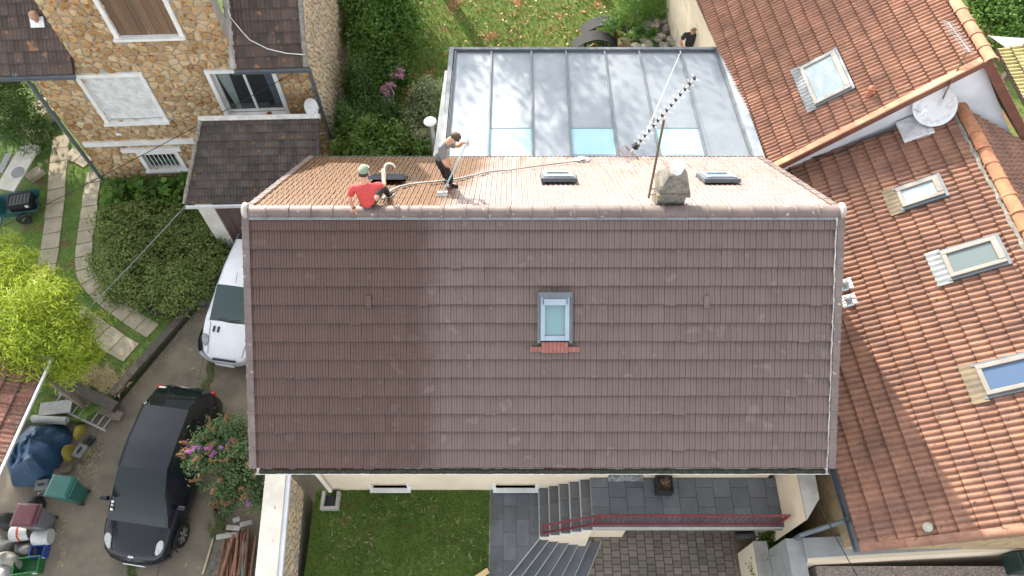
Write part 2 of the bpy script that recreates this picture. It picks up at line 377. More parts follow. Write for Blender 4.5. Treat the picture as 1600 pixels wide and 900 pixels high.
# verge tiles, one per course on each side and slope
def verge_mesh(L):
    mb = MB(); mb.box((0, L / 2, .045), (.13, L * 1.04, .045)); mb.box((-.055, L / 2, -.045), (.03, L * 1.04, .17)); mb.box((0, .03, .052), (.14, .06, .05)); return mb.mesh('verge_tile', M_cap, bevel=.01)
for (V, g, n, y0, s) in ((Vf, gm, 14, YE, 1), (Vb, gb, 13, YB, -1)):
    vm = verge_mesh(g)
    for k in range(n):
        for side in (-1, 1):
            x = (XL if side < 0 else XR); U = Vector((1, 0, 0)) * s
            # local -x points outwards
            M = basis(Vector((x, y0, ZE)) + V * (k * g), U, V)
            if (side * s) > 0: M = M @ Matrix.Diagonal((-1, 1, 1, 1))
            addobj('verge_tile', vm, roof, M)
# mortar fillet on the right verge
M_fil = surf('verge_fillet', (.5, .48, .46), (.22, .19, .18), .9, ns=7)
mb = MB(); q = []
for k in range(60):
    s = k / 59 * fs_len; q.append(Vector((XR - .085 + rng.uniform(-.008, .008), YE, ZE)) + Vf * s + Nf * .05)
mb.tube(q, [.012 + .008 * rng.random() for _ in q], 5).build('verge_mortar', M_fil, roof)
# vent tiles
for px in (577, 1103):
    c = at_pl(px, 470, (0, YE, ZE), Nf); M = basis(c + Nf * .045, (1, 0, 0), Vf)
    mb = MB(); mb.box((0, 0, .012), (.10, .2, .03)); mb.box((0, -.11, .022), (.11, .03, .04)); mb.build('vent_tile', M_tile, roof, M, bevel=.012)
# skylight, street side
c = at_pl(866.5, 496, (0, YE, ZE), Nf)
M_pane = glassmat('pane_green', (.16, .27, .28), .12, .4); M_paneb = glassmat('pane_blue', (.45, .62, .78), .06)
M_frame = surf('frame_bluegrey', (.30, .36, .42), (.26, .31, .37), .45, bump=.03, metal=.2)
sk = skylight(house, c + Nf * .03, (1, 0, 0), Vf, .52, .82, M_pane, M_frame, M_zincl, label='blue grey roof window on the shaded street slope', apron=0)
lbuild(MB().box((0, .33, .135), (.44, .13, .03)).box((0, .435, .12), (.6, .08, .06)), 'top_casing', M_zincd, sk)
lbuild(MB().box((0, .30, .155), (.40, .11, .02)), 'casing_cover', M_frame, sk)
mb = MB()
for i in range(13): mb.box((-.42 + .07 * i, -.5 + (-.04 if 2 < i < 10 else -.075), .06 + .006 * (i % 2)), (.066, .2 if 2 < i < 10 else .09, .025))
lbuild(mb, 'apron', surf('red_lead_apron', (.28, .10, .075), (.20, .075, .06), .7, ns=12), sk)
# skylights, garden side
M_paneg = glassmat('pane_teal', (.16, .24, .22), .15)
for (px, py, wd, ht, lab) in ((607, 285, .60, .62, 'open green roof window beside the seated worker'), (872, 284, .62, .62, 'small closed roof window with grey frame on the sunny slope'), (1121, 285, .62, .62, 'small pale roof window beyond the chimney')):
    c = at_pl(px, py, (0, YB, ZE), Nb)
    tilt = -.22 if px < 700 else (-.05)
    s_ = skylight(house, c + Nb * .06, Matrix.Rotation(0, 3, 'X') @ Vector((-1, 0, 0)), Matrix.Rotation(tilt, 3, 'X') @ Vb, wd, ht, M_paneg if px < 1000 else M_pane, M_zincl if px > 700 else surf('frame_green', (.07, .10, .09), (.05, .08, .07), .4), label=lab, apron=.12)
# gutter and walls
mb = MB(); prof = [(math.cos(a) * .065, math.sin(a) * .065) for a in [math.pi + math.pi * k / 8 for k in range(9)]]
def gutter(p0, p1, mat, name, par, r=.065):
    p0, p1 = Vector(p0), Vector(p1); d = (p1 - p0).normalized(); sd = d.cross(Vector((0, 0, 1))).normalized(); mb = MB(); vs = []
    for p in (p0, p1):
        for k in range(9):
            a = math.pi + math.pi * k / 8
            vs.append(p + sd * math.cos(a) * r + Vector((0, 0, math.sin(a) * r)))
        for k in range(9):
            a = 2 * math.pi - math.pi * k / 8
            vs.append(p + sd * math.cos(a) * (r + .006) + Vector((0, 0, math.sin(a) * (r + .006))))
    fs = [(k, (k + 1) % 18, 18 + (k + 1) % 18, 18 + k) for k in range(18)] + [tuple(range(18)), tuple(range(18, 36))[::-1]]
    return mb.add(vs, fs).build(name, mat, par)
gutter((XL + .03, YE - .055, ZE - .03), (XR - .03, YE - .055, ZE - .03), surf('white_pvc', (.74, .73, .68), (.62, .6, .55), .5, bump=.03), 'gutter', house)
q = [Vector((XL + .1 + (XR - XL - .2) * k / 150, YE - .055 + rng.uniform(-.008, .008), ZE - .065 + rng.uniform(-.012, .012))) for k in range(151)]
mb = MB().tube(q, [.038 + .014 * rng.random() for _ in q], 6)
tag(mb.build('gutter_moss', surf('gutter_moss', (.02, .025, .015), (.05, .045, .03), .95, ns=14), house), kind='stuff')
for x0, x1 in ((XL + .3, XL + 2.6), (.6, 1.5)):
    MB().box(((x0 + x1) / 2, YE - .005, ZE - .022), (x1 - x0, .02, .035)).build('fascia_strip', surf('red_paint', (.25, .02, .02), (.16, .02, .02), .6), house)
gutter((XR - .03, YB + .075, ZE - .07), (XL + .03, YB + .075, ZE - .07), M_zincd, 'gutter', house)
wx0, wx1 = XL + .50, XR - .25
# front wall panels around the low windows, butted end to end
def wall_open(par, name, P, U, w, z0, z1, opens, th, mat):
    """wall on plane P,U with rectangular openings (u0,u1,z0,z1), as one mesh"""
    us = sorted(set([0, w] + [o[i] for o in opens for i in (0, 1)])); zs = sorted(set([z0, z1] + [o[i] for o in opens for i in (2, 3)]))
    U = Vector(U).normalized(); n = Vector((-U.y, U.x, 0)); mb = MB()
    idx = {}; 
    def solid(i, j):
        if not (0 <= i < len(us) - 1 and 0 <= j < len(zs) - 1): return False
        uc, zc = (us[i] + us[i + 1]) / 2, (zs[j] + zs[j + 1]) / 2
        return not any(o[0] < uc < o[1] and o[2] < zc < o[3] for o in opens)
    def pt(u, z, d): return Vector(P) + U * u + Vector((0, 0, z)) + n * d
    for i in range(len(us) - 1):
        for j in range(len(zs) - 1):
            if not solid(i, j): continue
            a, b, c_, d_ = us[i], us[i + 1], zs[j], zs[j + 1]
            mb.add([pt(a, c_, 0), pt(b, c_, 0), pt(b, d_, 0), pt(a, d_, 0)], [(0, 1, 2, 3)])
            mb.add([pt(a, c_, th), pt(b, c_, th), pt(b, d_, th), pt(a, d_, th)], [(3, 2, 1, 0)])
            for (di, dj, q) in ((-1, 0, ((a, c_), (a, d_))), (1, 0, ((b, d_), (b, c_))), (0, -1, ((b, c_), (a, c_))), (0, 1, ((a, d_), (b, d_)))):
                if not solid(i + di, j + dj):
                    (u0, za), (u1, zb) = q; mb.add([pt(u0, za, 0), pt(u1, zb, 0), pt(u1, zb, th), pt(u0, za, th)], [(3, 2, 1, 0)])
    return mb.build(name, mat, par)
def wpx(px, py, Y=WY): 
    p = at_pl(px, py, (0, Y, 0), (0, 1, 0)); return p
wins = []
for (a, b) in ((583, 637), (775, 836)):
    p0 = wpx(a, 762); p1 = wpx(b, 762); wins.append((p0.x - wx0, p1.x - wx0, .18, .52))
dl = wpx(950, 745); dr = wpx(1005, 745)
wins.append((dl.x - wx0, dr.x - wx0, 1.02, 3.1))
wall_open(house, 'front_wall', (wx0, WY, 0), (1, 0, 0), wx1 - wx0, -1.2, 3.55, wins, .3, M_render)
mb = MB(); mb.box(((wx0 + wx1) / 2, (YB + .0 - .5), 1.6), (wx1 - wx0, .3, 3.9)); mb.build('back_wall', M_render, house)
for x, nm in ((wx0 + .15, 'side_wall'), (wx1 - .15, 'side_wall')):
    y0, y1 = WY + .302, YB - .652; ym = YR
    mb = MB(); poly = [(y0, -1.2), (y1, -1.2), (y1, ZE - .1), (ym, ZR - .3), (y0, ZE - .1)]
    vs = [(x - .15, a, b) for a, b in poly] + [(x + .15, a, b) for a, b in poly]
    mb.add(vs, [tuple(range(5))[::-1], tuple(range(5, 10))] + [(i, (i + 1) % 5, 5 + (i + 1) % 5, 5 + i) for i in range(5)]).build(nm, M_render, house)
MB().box(((XL + XR) / 2, (YE + WY) / 2 + .02, ZE - .20), (XR - XL - .1, WY - YE - .06, .03)).build('soffit', M_white, house)
for (u0, u1, z0, z1) in wins[:2]:
    xc = wx0 + (u0 + u1) / 2; wd = u1 - u0
    wn = MB(); wn.box((xc, WY + .16, z0 + .05), (wd - .004, .06, .06)).box((xc, WY + .16, z1 - .05), (wd - .004, .06, .06))
    for s in (-1, 1): wn.box((xc + s * (wd / 2 - .035), WY + .16, (z0 + z1) / 2), (.06, .06, z1 - z0 - .162))
    wo = wn.build('window', M_white, house)
    MB().box((xc, WY + .165, (z0 + z1) / 2), (wd - .12, .02, z1 - z0 - .16)).build('pane', glassmat('dark_pane', (.02, .025, .03), .08), wo)
    MB().box((xc, WY - .02, z0 - .03), (wd + .14, .16, .06)).build('sill', M_white, wo)
    for s in (-1, 1): MB().box((xc + s * (wd / 2 + .05), WY - .012, (z0 + z1) / 2), (.098, .02, z1 - z0)).build('surround', M_white, wo)
u0, u1, z0, z1 = wins[2]; xc = wx0 + (u0 + u1) / 2; wd = u1 - u0
dr_ = MB().box((xc, WY + .2, (z0 + z1) / 2 + .01), (wd - .02, .06, z1 - z0 - .03)).build('door', surf('door_paint', (.3, .3, .3), (.25, .25, .25), .5), house)
MB().box((xc + .3, WY + .155, 2.05), (.03, .03, .14)).build('handle', M_steel, dr_)
MB().box((xc, WY + .06, 1.04), (wd - .01, .3, .035)).build('threshold', surf('veined_stone', (.14, .16, .17), (.4, .40, .38), .6, ns=9, lo=.45, hi=.6), dr_)
# chimney
ch = thing('chimney', 'weathered grey stone chimney with a white cap near the ridge', 'chimney', (0, 0, 0))
cc = at_pl(1043, 322, (0, YB, ZE), Nb); cx, cy = cc.x, YR + .38; cz = ZR - .45
ch_M = Matrix.Translation((cx, cy, cz)); adopt(ch, None, ch_M)
M_chim = surf('lichen_stone', (.21, .19, .155), (.11, .102, .09), .95, ns=9, bump=.6, bs=25, spots=(.36, .23, .05), spot_s=7, spot_t=.64)
lbuild(MB().box((0, 0, .32), (.50, .42, .75)), 'shaft', M_chim, ch, bevel=.02)
lbuild(MB().box((0, 0, .73), (.60, .52, .075)), 'lower_ledge', M_chim, ch, bevel=.015)
lbuild(MB().box((0, 0, .80), (.52, .46, .06)), 'upper_ledge', M_chim, ch, bevel=.015)
lbuild(MB().box((0, 0, .98), (.56, .48, .30), taper=.5), 'crown', M_chim, ch, bevel=.02)
lbuild(MB().lathe([(.10, 1.10), (.115, 1.20), (.115, 1.26), (.125, 1.27), (.12, 1.30), (.05, 1.32)], n=18), 'pot_cap', surf('white_metal_cap', (.85, .86, .88), (.7, .72, .74), .4), ch, smooth=True)
lbuild(MB().box((0, -.27, .14), (.62, .10, .10), Matrix.Rotation(R(30), 3, 'X')).box((-.30, -.1, .18), (.07, .5, .07), Matrix.Rotation(R(-25), 3, 'X')), 'base_flashing', surf('flash_dark', (.08, .085, .09), (.2, .2, .2), .8, ns=10), ch, bevel=.01)
# television antenna on its leaning mast
an = thing('roof_antenna', 'long yagi television antenna on a leaning mast strapped to the chimney', 'antenna', (cx - .36, cy + .02, ZR - .05))
base = Vector((cx - .36, cy + .02, ZR - .1))
def at_y(px, py, y): return at_pl(px, py, (0, y, 0), (0, 1, 0))
top = at_y(1037, 190, cy + .15)
M_mast = surf('rusty_mast', (.20, .15, .09), (.13, .10, .07), .6, metal=.4)
MB().tube([base, top + (top - base).normalized() * .05], .022, 8).build('mast', M_mast, an)
e0 = at_y(985, 238, cy + .05); e1 = at_y(1085, 122, cy + .55)
bd = (e1 - e0).normalized(); M_al2 = surf('antenna_alu', (.62, .60, .56), (.45, .43, .40), .4, metal=.6)
boom = MB().tube([e0, e1], .016, 6).build('boom', M_al2, an)
pr = bd.cross(Vector((0, -.3, 1))).normalized(); pu = pr.cross(bd)
for k in range(14):
    c = e0 + (e1 - e0) * (.1 + .9 * k / 13)
    mb = MB(); l = .13 - .002 * k
    for a in (35, -35, 145, -145): mb.tube([c, c + (pr * math.cos(R(a)) + pu * math.sin(R(a))) * l + bd * .02], .0035, 4)
    el = mb.build('director', M_al2, boom)
    MB().box(c, (.045, .045, .045)).build('element_clip', M_black, boom)
rp = e0 + bd * .02
for s in (-1, 1):
    mb = MB(); q = basis(rp, pr, pu)
    for k in range(9): mb.tube([rp + pu * s * (.03 + .03 * k) - bd * .012 * k - pr * .16, rp + pu * s * (.03 + .03 * k) - bd * .012 * k + pr * .16], .005, 4)
    for t_ in (-.12, .12): mb.tube([rp + pr * t_ + pu * s * .02, rp + pr * t_ + pu * s * .28 - bd * .1], .006, 4)
    mb.build('reflector', surf('antenna_rust', (.16, .08, .06), (.35, .3, .27), .6, ns=20), an)
MB().box(rp + bd * .12, (.10, .07, .09), Matrix.Rotation(.7, 3, 'Y')).build('dipole_box', M_black, an)
mb = MB().tube([base + Vector((0, 0, .08)), base + Vector((.12, .02, .1))], .014, 5).tube([base + Vector((0, 0, .25)), base + Vector((.12, .02, .25))], .014, 5)
mb.build('strap', M_mast, an)
MB().tube([rp + bd * .1, rp + Vector((.08, -.1, -.35)), at_y(930, 256, YB - .1), at_y(760, 268, 10.3)], .006, 4).build('coax_cable', M_alu, an)
wr = [at_y(1063, 84, 15.9) + Vector((0, 0, .1)), e0 + (e1 - e0) * .24]
tag(MB().tube(wr, .007, 5).build('guy_cable', M_alu), 'thin pale cable stretched from the antenna over the metal veranda roof', 'cable')
# ------------------------------------------------------------------ RIGHT-HAND NEIGHBOURS
M_rom = surf('orange_roof_tile', (.34, .178, .115), (.23, .112, .074), .88, ns=2.2, rnd=.18, bump=.5, bs=60, rndmix=.3, spots=(.20, .12, .085), spot_s=5, spot_t=.62)
M_romw = surf('weathered_orange_tile', (.28, .140, .088), (.135, .072, .052), .88, ns=1.8, rnd=.20, bump=.5, bs=60, rndmix=.35, spots=(.05, .04, .03), spot_s=11, spot_t=.655)
M_lich = surf('grey_lichen_mortar', (.25, .24, .20), (.14, .13, .11), .95, ns=14, bump=.6)
def yawvec(deg): a = R(deg); return Vector((math.cos(a), -math.sin(a), 0)), Vector((math.sin(a), math.cos(a), 0))
# lower neighbour: slope falls towards the brown roof house
hx, hy = yawvec(-4); p30 = R(30)
P0 = at_z(1400, 390, 4.0); Uw = -hy; Vw = (hx * math.cos(p30) + Vector((0, 0, math.sin(p30)))); Nw = Uw.cross(Vw)
if Nw.z < 0: Uw = -Uw; Nw = Uw.cross(Vw)
def low(px, py): return at_pl(px, py, P0, Nw)
E0 = low(1344, 856); E0 = E0
def uvw(p, O, U, V): d = p - O; return (d.dot(U), d.dot(V))
ridge_u = max(uvw(low(1545, 262), E0, Uw, Vw)[1], 0); 
rv = (uvw(low(1545, 262), E0, Uw, Vw)[1] + uvw(low(1600, 345), E0, Uw, Vw)[1]) / 2
cA = uvw(E0, E0, Uw, Vw); cB = uvw(low(1600, 830), E0, Uw, Vw)
bu_slope = cB[0] / cB[1]
top_a = uvw(low(1222, 264), E0, Uw, Vw); top_b = uvw(low(1500, 168), E0, Uw, Vw)
sg = 1 if top_b[0] > 0 else -1
far0 = top_a[0] + (top_a[0] - top_b[0]) / (top_a[1] - top_b[1]) * (0 - top_a[1]); far1 = top_a[0] + (top_a[0] - top_b[0]) / (top_a[1] - top_b[1]) * (rv - top_a[1])
lowpoly = [(0, 0), (bu_slope * rv, rv), (far1, rv), (far0, 0)]
def lw(u, v, h=0): return E0 + Uw * u + Vw * v + Nw * h
print('LOW', E0, 'rv', rv, lowpoly, lw(*lowpoly[1]), lw(*lowpoly[2]))
nb = thing('orange_roof_house', 'lower neighbouring house with weathered orange tiled roof and three roof windows', 'house', (8.5, 7, -1))
HV = -hx * math.cos(p30) + Vector((0, 0, math.sin(p30)))
lroof = MB().slab([lw(*p, -.01) for p in (lowpoly if Nw.z > 0 and sg < 0 else lowpoly)], .12).build('roof', M_deck, nb)
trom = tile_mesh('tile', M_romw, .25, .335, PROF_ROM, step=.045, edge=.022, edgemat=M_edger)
# course direction: u axis is Uw
tile_field(lroof, E0, Uw, Vw, lowpoly, .25, .335, trom, 300, seed=5, jit=.006)
# far slope of the same roof
Vr = (-hx * math.cos(p30) + Vector((0, 0, math.sin(p30))))
rA, rB = lw(lowpoly[1][0], rv), lw(lowpoly[2][0], rv)
far = [rA, rA - Vr * 4.4, rB - Vr * 4.4, rB]
fr_ = MB().slab([p - Vector((0, 0, .02)) for p in far], .1).build('back_slope', M_deck, nb)
Uf = (rA - rB).normalized(); Of = rB - Vr * 4.4
Nfar = Uf.cross(Vr)
if Nfar.z < 0: Uf = -Uf; Of = rA - Vr * 4.4
ln = (rA - rB).length
tile_field(fr_, Of, Uf, Vr, [(0, 0), (ln, 0), (ln, 4.4), (0, 4.4)], .25, .335, trom, 0, seed=6)
# ridge tiles of the lower neighbour
rd = (rB - rA).normalized(); nrc = int((rB - rA).length / .42); rl = (rB - rA).length / nrc
rcm = cap_mesh('ridge_tile', surf('terracotta_ridge', (.42, .17, .08), (.24, .11, .06), .85, ns=5, rnd=.2, bump=.3, spots=(.3, .27, .22), spot_s=8, spot_t=.66), rl * 1.06, .15, n=9, flare=1.1)
up = Vector((0, 0, 1)); sdv = up.cross(rd).normalized()
for i in range(nrc):
    M = basis(rA + rd * (i * rl) + up * (.02 + rng.uniform(-.01, .01)), rd, sdv) @ Matrix.Rotation(rng.uniform(-.03, .03), 4, 'Z')
    addobj('ridge_tile', rcm, lroof, M)
mb = MB(); q = []
for i in range(80):
    p = rA + (rB - rA) * (i / 79); q.append(p - Vw * (.17 + rng.uniform(-.015, .015)) + Nw * .035)
tag(mb.tube(q, [.03 + .025 * rng.random() for _ in q], 6).build('ridge_mortar', M_lich, lroof), kind='stuff')
# bottom verge: half round tiles
vA, vB = lw(*lowpoly[0]), lw(*lowpoly[1]); vd = (vB - vA).normalized(); nv = int((vB - vA).length / .40)
vcm = cap_mesh('verge_tile', M_romw, .42, .085, n=7, flare=1.15)
for i in range(nv):
    addobj('verge_tile', vcm, lroof, basis(vA + vd * (.4 * i) + Nw * .03, vd, Nw.cross(vd)))
# eave gutter and downpipe
gA = lw(.05 * sg * -1, -.06, -.06); gB = lw(lowpoly[3][0], -.06, -.06)
gutter(gA, gB, M_zincd, 'gutter', nb, .075)
gutter(gA + Vector((-.03, 0, .02)), gB + Vector((-.03, 0, .02)), M_zincl, 'gutter_lip', nb, .085) if False else None
g1 = gA + (gB - gA).normalized() * .62
MB().tube([g1 + Vector((0, 0, .02)), g1 + Vector((0, 0, -.25)), g1 + Vector((-.62, -.12, -.9)), g1 + Vector((-.66, -.14, -2.2))], .05, 8).build('downpipe', M_zincd, nb)
MB().lathe([(.04, 0), (.045, .012)], g1 + Vector((0, 0, -.02)), 10).build('gutter_outlet', M_dark, nb)
M_rub = surf('rubble_wall', (.42, .30, .14), (.26, .21, .15), .95, ns=5, bump=.8, bs=12)
wb = [vA + hx * .25 + hy * .2, vB + hy * .2 + hx * .0]
def vwall(a, b, z0, za, zb, th, mat, name, par, nvec):
    a = Vector((a.x, a.y, 0)); b = Vector((b.x, b.y, 0)); n = Vector(nvec).normalized() * th; mb = MB()
    vs = [a + up * z0, b + up * z0, b + up * zb, a + up * za]; vs = vs + [v + n for v in vs]
    return mb.add(vs, [(0, 1, 2, 3), (7, 6, 5, 4), (0, 4, 5, 1), (1, 5, 6, 2), (2, 6, 7, 3), (3, 7, 4, 0)]).build(name, mat, par)
vwall(wb[0], wb[1], -1.2, vA.z - .02, vB.z - .16, .3, M_rub, 'gable_wall', nb, hy)
vwall(gA + hx * .3 + hy * .55, gB + hx * .3, -1.2, gA.z - .05, gB.z - .05, .3, M_rub, 'eave_wall', nb, hx)
vwall(rA + hx * 3.6 + hy * .55, rB + hx * 3.6, -1.2, 2.9, 2.9, .3, M_rub, 'eave_wall', nb, -hx)
# roof windows
M_sky = glassmat('pane_sky', (.26, .32, .33), .10, .4); M_skyb = glassmat('pane_skyblue', (.06, .10, .17), .06, .4); M_skyg = glassmat('pane_skygrey', (.11, .14, .14), .14, .4)
M_taupe = surf('frame_taupe', (.21, .19, .165), (.17, .155, .135), .5, bump=.03)
M_apr = surf('apron_zinc', (.17, .19, .20), (.12, .135, .145), .6)
Uk = -Uw if (Uw.y > 0) else Uw
def lowsky(c4, glass, label, apron_m, ap):
    pts = [low(*p) for p in c4]; c = sum(pts, Vector()) / 4
    wv = ((pts[1] - pts[0]).length + (pts[2] - pts[3]).length) / 2; wh = ((pts[3] - pts[0]).length + (pts[2] - pts[1]).length) / 2
    return skylight(nb, c + Nw * .03, Uw, Vw, wh, wv, glass, M_taupe, apron_m, label=label, apron=ap), c
lowsky(((1400, 302), (1462, 278), (1478, 305), (1412, 330)), M_sky, 'pale roof window with beige frame nearest the satellite dish', surf('ochre_apron', (.16, .125, .075), (.11, .09, .06), .8), .28)
lowsky(((1470, 400), (1553, 372), (1573, 408), (1488, 442)), M_skyg, 'grey roof window with jagged zinc apron between its neighbours', M_apr, .28)
lowsky(((1522, 577), (1610, 554), (1630, 598), (1545, 624)), M_skyb, 'blue reflecting roof window above the shaded tiles', surf('ochre_apron', (.38, .30, .17)), .28)
# two vents on silver plates
for (px, py) in ((1321, 447), (1327, 471)):
    c = low(px, py); v_ = thing('roof_vent', 'small round grey roof vent on a silver plate beside the brown verge', 'vent', c, group='pair of vents on silver plates')
    M = basis(c + Nw * .06, Uw, Vw); WM[v_.name] = M; v_.matrix_basis = M
    mb = MB(); vs = []; 
    for i in range(9):
        for j in range(2): vs.append((-.14 + .035 * i, -.15 + .30 * j, .02 * (i % 2)))
    lbuild(mb.add(vs, [(2 * i, 2 * i + 2, 2 * i + 3, 2 * i + 1) for i in range(8)]), 'plate', surf('silver_plate', (.75, .76, .78), (.5, .52, .54), .3, metal=.6, ns=8), v_)
    lbuild(MB().lathe([(.07, 0), (.075, .08), (.085, .085), (.07, .12), (.03, .145), (.005, .15)], n=14), 'cowl', surf('vent_grey', (.26, .26, .26), (.2, .2, .2), .6), v_, smooth=True)
c = low(1450, 825); M = basis(c + Nw * .06, Uw, Vw)
tag(MB().lathe([(.085, 0), (.085, .02), (.03, .035)], n=14).build('lichen_disc', surf('lichen_disc', (.34, .34, .28), (.22, .22, .18), .9, ns=25), None, M), 'small round grey disc lying on shaded orange tiles near the verge', 'cap')
# black cable lying on the lower roof
pts = [low(x, y) + Nw * .075 for x, y in ((1215, 268), (1262, 250), (1310, 243), (1350, 222), (1398, 206))]
tag(MB().tube(pts, .015, 5).build('roof_cable', M_black), 'black cable lying across orange tiles under the white gable wall', 'cable')
# upper neighbour
ux, uy = yawvec(-5); p37 = R(37)
Q0 = at_z(1140, 140, 3.3); Vu = ux * math.cos(p37) + up * math.sin(p37); Uu = -uy
if Uu.cross(Vu).z < 0: Uu = -Uu
Nu = Uu.cross(Vu)
def hi(px, py): return at_pl(px, py, Q0, Nu)
H0 = hi(1205, 263); hr = [uvw(hi(*p), H0, Uu, Vu) for p in ((1542, 92), (1490, 0))]; hv = sum(h[1] for h in hr) / 2
he = uvw(hi(1105, 40), H0, Uu, Vu)
s2 = 1 if he[0] > 0 else -1; farU = s2 * 13.0
gsl = uvw(hi(1542, 92), H0, Uu, Vu); gs = gsl[0] / gsl[1]
ev = he[1]
hipoly = [(0, 0), (gs * hv, hv), (farU, hv), (farU, he[1] / he[0] * farU)]
def hw(u, v, h=0): return H0 + Uu * u + Vu * v + Nu * h
print('HIGH', H0, hv, hipoly, hw(*hipoly[1]), hw(*hipoly[2]))
nh = thing('tall_orange_house', 'taller neighbouring house with bright orange tiled roof and white gable wall', 'house', (9, 15, -1))
hroof = MB().slab([hw(*p, -.01) for p in hipoly], .12).build('roof', M_deck, nh)
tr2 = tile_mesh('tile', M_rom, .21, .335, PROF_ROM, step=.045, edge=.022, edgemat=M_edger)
tile_field(hroof, H0, Uu, Vu, hipoly, .21, .335, tr2, 300, seed=8, jit=.005)
p55 = R(46); V2 = -ux * math.cos(p55) + up * math.sin(p55); rA2, rB2 = hw(*hipoly[1]), hw(*hipoly[2])
far = [rA2, rA2 - V2 * 5.2, rB2 - V2 * 5.2, rB2]
f2 = MB().slab([p - up * .02 for p in far], .1).build('back_slope', M_deck, nh)
U2 = (rA2 - rB2).normalized(); O2 = rB2 - V2 * 5.2
if U2.cross(V2).z < 0: U2 = -U2; O2 = rA2 - V2 * 5.2
tile_field(f2, O2, U2, V2, [(0, 0), ((rA2 - rB2).length, 0), ((rA2 - rB2).length, 5.2), (0, 5.2)], .21, .335, tr2, 0, seed=9)
rd2 = (rB2 - rA2).normalized(); n2 = int((rB2 - rA2).length / .40); rcm2 = cap_mesh('ridge_tile', surf('terracotta_cap', (.48, .24, .14), (.36, .16, .09), .8, ns=5, rnd=.12, bump=.2), .425, .135, n=11, flare=1.13)
for i in range(min(n2, 26)): addobj('ridge_tile', rcm2, hroof, basis(rA2 - rd2 * .15 + rd2 * (.4 * i) + up * .03, rd2, up.cross(rd2)))
M_barge = surf('brown_bargeboard', (.17, .065, .04), (.12, .045, .03), .7)
def barge(a, b, name, dz=.2):
    d = (b - a).normalized(); mb = MB(); vs = []
    o = -Vector((uy.x, uy.y, 0)) * .06
    for p in (a, b): vs += [p + o + up * .07, p + o - up * dz, p + o * -.2 - up * dz, p + o * -.2 + up * .07]
    mb.add(vs, [(0, 1, 5, 4), (1, 2, 6, 5), (2, 3, 7, 6), (3, 0, 4, 7), (0, 3, 2, 1), (4, 5, 6, 7)]).build(name, M_barge, nh)
gA2, gB2 = hw(0, 0), hw(*hipoly[1]); bb = gB2 - V2 * 5.2
barge(gA2, gB2, 'bargeboard'); barge(bb, gB2, 'bargeboard')
o = Vector((uy.x, uy.y, 0)) * .12
mb = MB(); a, b, c = gA2 + o + ux * .25, gB2 + o, bb + o - ux * .3
poly = [Vector((a.x, a.y, -1)), Vector((c.x, c.y, -1)), c - up * .2, b - up * .15, a - up * .13]
M_wallw = surf('white_render', (.62, .63, .66), (.55, .56, .6), .9, ns=1.5, bump=.1)
vs = poly + [p + uy * .3 for p in poly]
mb.add(vs, [(0, 1, 2, 3, 4), (9, 8, 7, 6, 5)] + [(i, 5 + i, 5 + (i + 1) % 5, (i + 1) % 5) for i in range(5)]).build('gable_wall', M_wallw, nh)
pe = hw(hipoly[3][0], hipoly[3][1])
vwall(gA2 + ux * .3 + uy * .43, pe + ux * .3, -1, gA2.z - .1, pe.z - .1, .3, M_render, 'eave_wall', nh, ux)
# warm half-round verge row along the gable
vd = (gB2 - gA2).normalized(); nv = int((gB2 - gA2).length / .335)
vm2 = MB().box((.17, 0, .05), (.345, .15, .05)).mesh('verge_tile', surf('peach_verge', (.50, .28, .17), (.38, .2, .12), .8, rnd=.12), bevel=.012)
for i in range(nv): addobj('verge_tile', vm2, hroof, basis(gA2 + vd * (.335 * i), vd, Nu.cross(vd)))
c4 = [hi(*p) for p in ((1250, 112), (1303, 84), (1335, 138), (1277, 168))]; c = sum(c4, Vector()) / 4
s_ = skylight(nh, c + Nu * .03, Uu, Vu, ((c4[0] - c4[3]).length + (c4[1] - c4[2]).length) / 2, ((c4[0] - c4[1]).length + (c4[3] - c4[2]).length) / 2, M_sky, surf('frame_cream', (.30, .28, .245), (.26, .24, .21), .5), M_apr, label='large pale roof window with zinc apron on the bright orange roof', apron=.22)
c = hi(1355, 152); vp = thing('vent_pipe', 'short terracotta vent pipe on bright orange tiles', 'vent', c)
M = basis(c, Uu, Vu); mb = MB().lathe([(.075, -.02), (.065, .22), (.085, .22), (.085, .25), (.06, .25), (.055, .15)], c, 12)
mb.build('pipe', surf('terracotta', (.40, .16, .09), (.3, .12, .07), .85), vp, smooth=True)
MB().lathe([(.09, .27), (.09, .29), (.02, .35)], c, 12).build('cap', surf('terracotta', (.4, .16, .09)), vp, smooth=True)
# small antenna at the gable
c0 = hi(1478, 128) + up * -.3 - uy * .2; c1 = hi(1497, 100) + up * .35
an2 = thing('small_antenna', 'short grid television antenna on a thin pole beside the white gable', 'antenna', c0)
MB().tube([c0, c1], .02, 6).build('pole', M_mast, an2)
b0 = c1 + Vector((.02, -.05, .03)); b1 = b0 + Vector((-.3, .75, .15)); bo = MB().tube([b0, b1], .014, 5).build('boom', M_al2, an2)
for k in range(11):
    c = b0 + (b1 - b0) * (k / 10); l = .16
    MB().tube([c - ux * l, c + ux * l], .006, 4).tube([c - ux * l + up * .06, c + ux * l - up * .06], .005, 4).build('director', M_al2, bo)
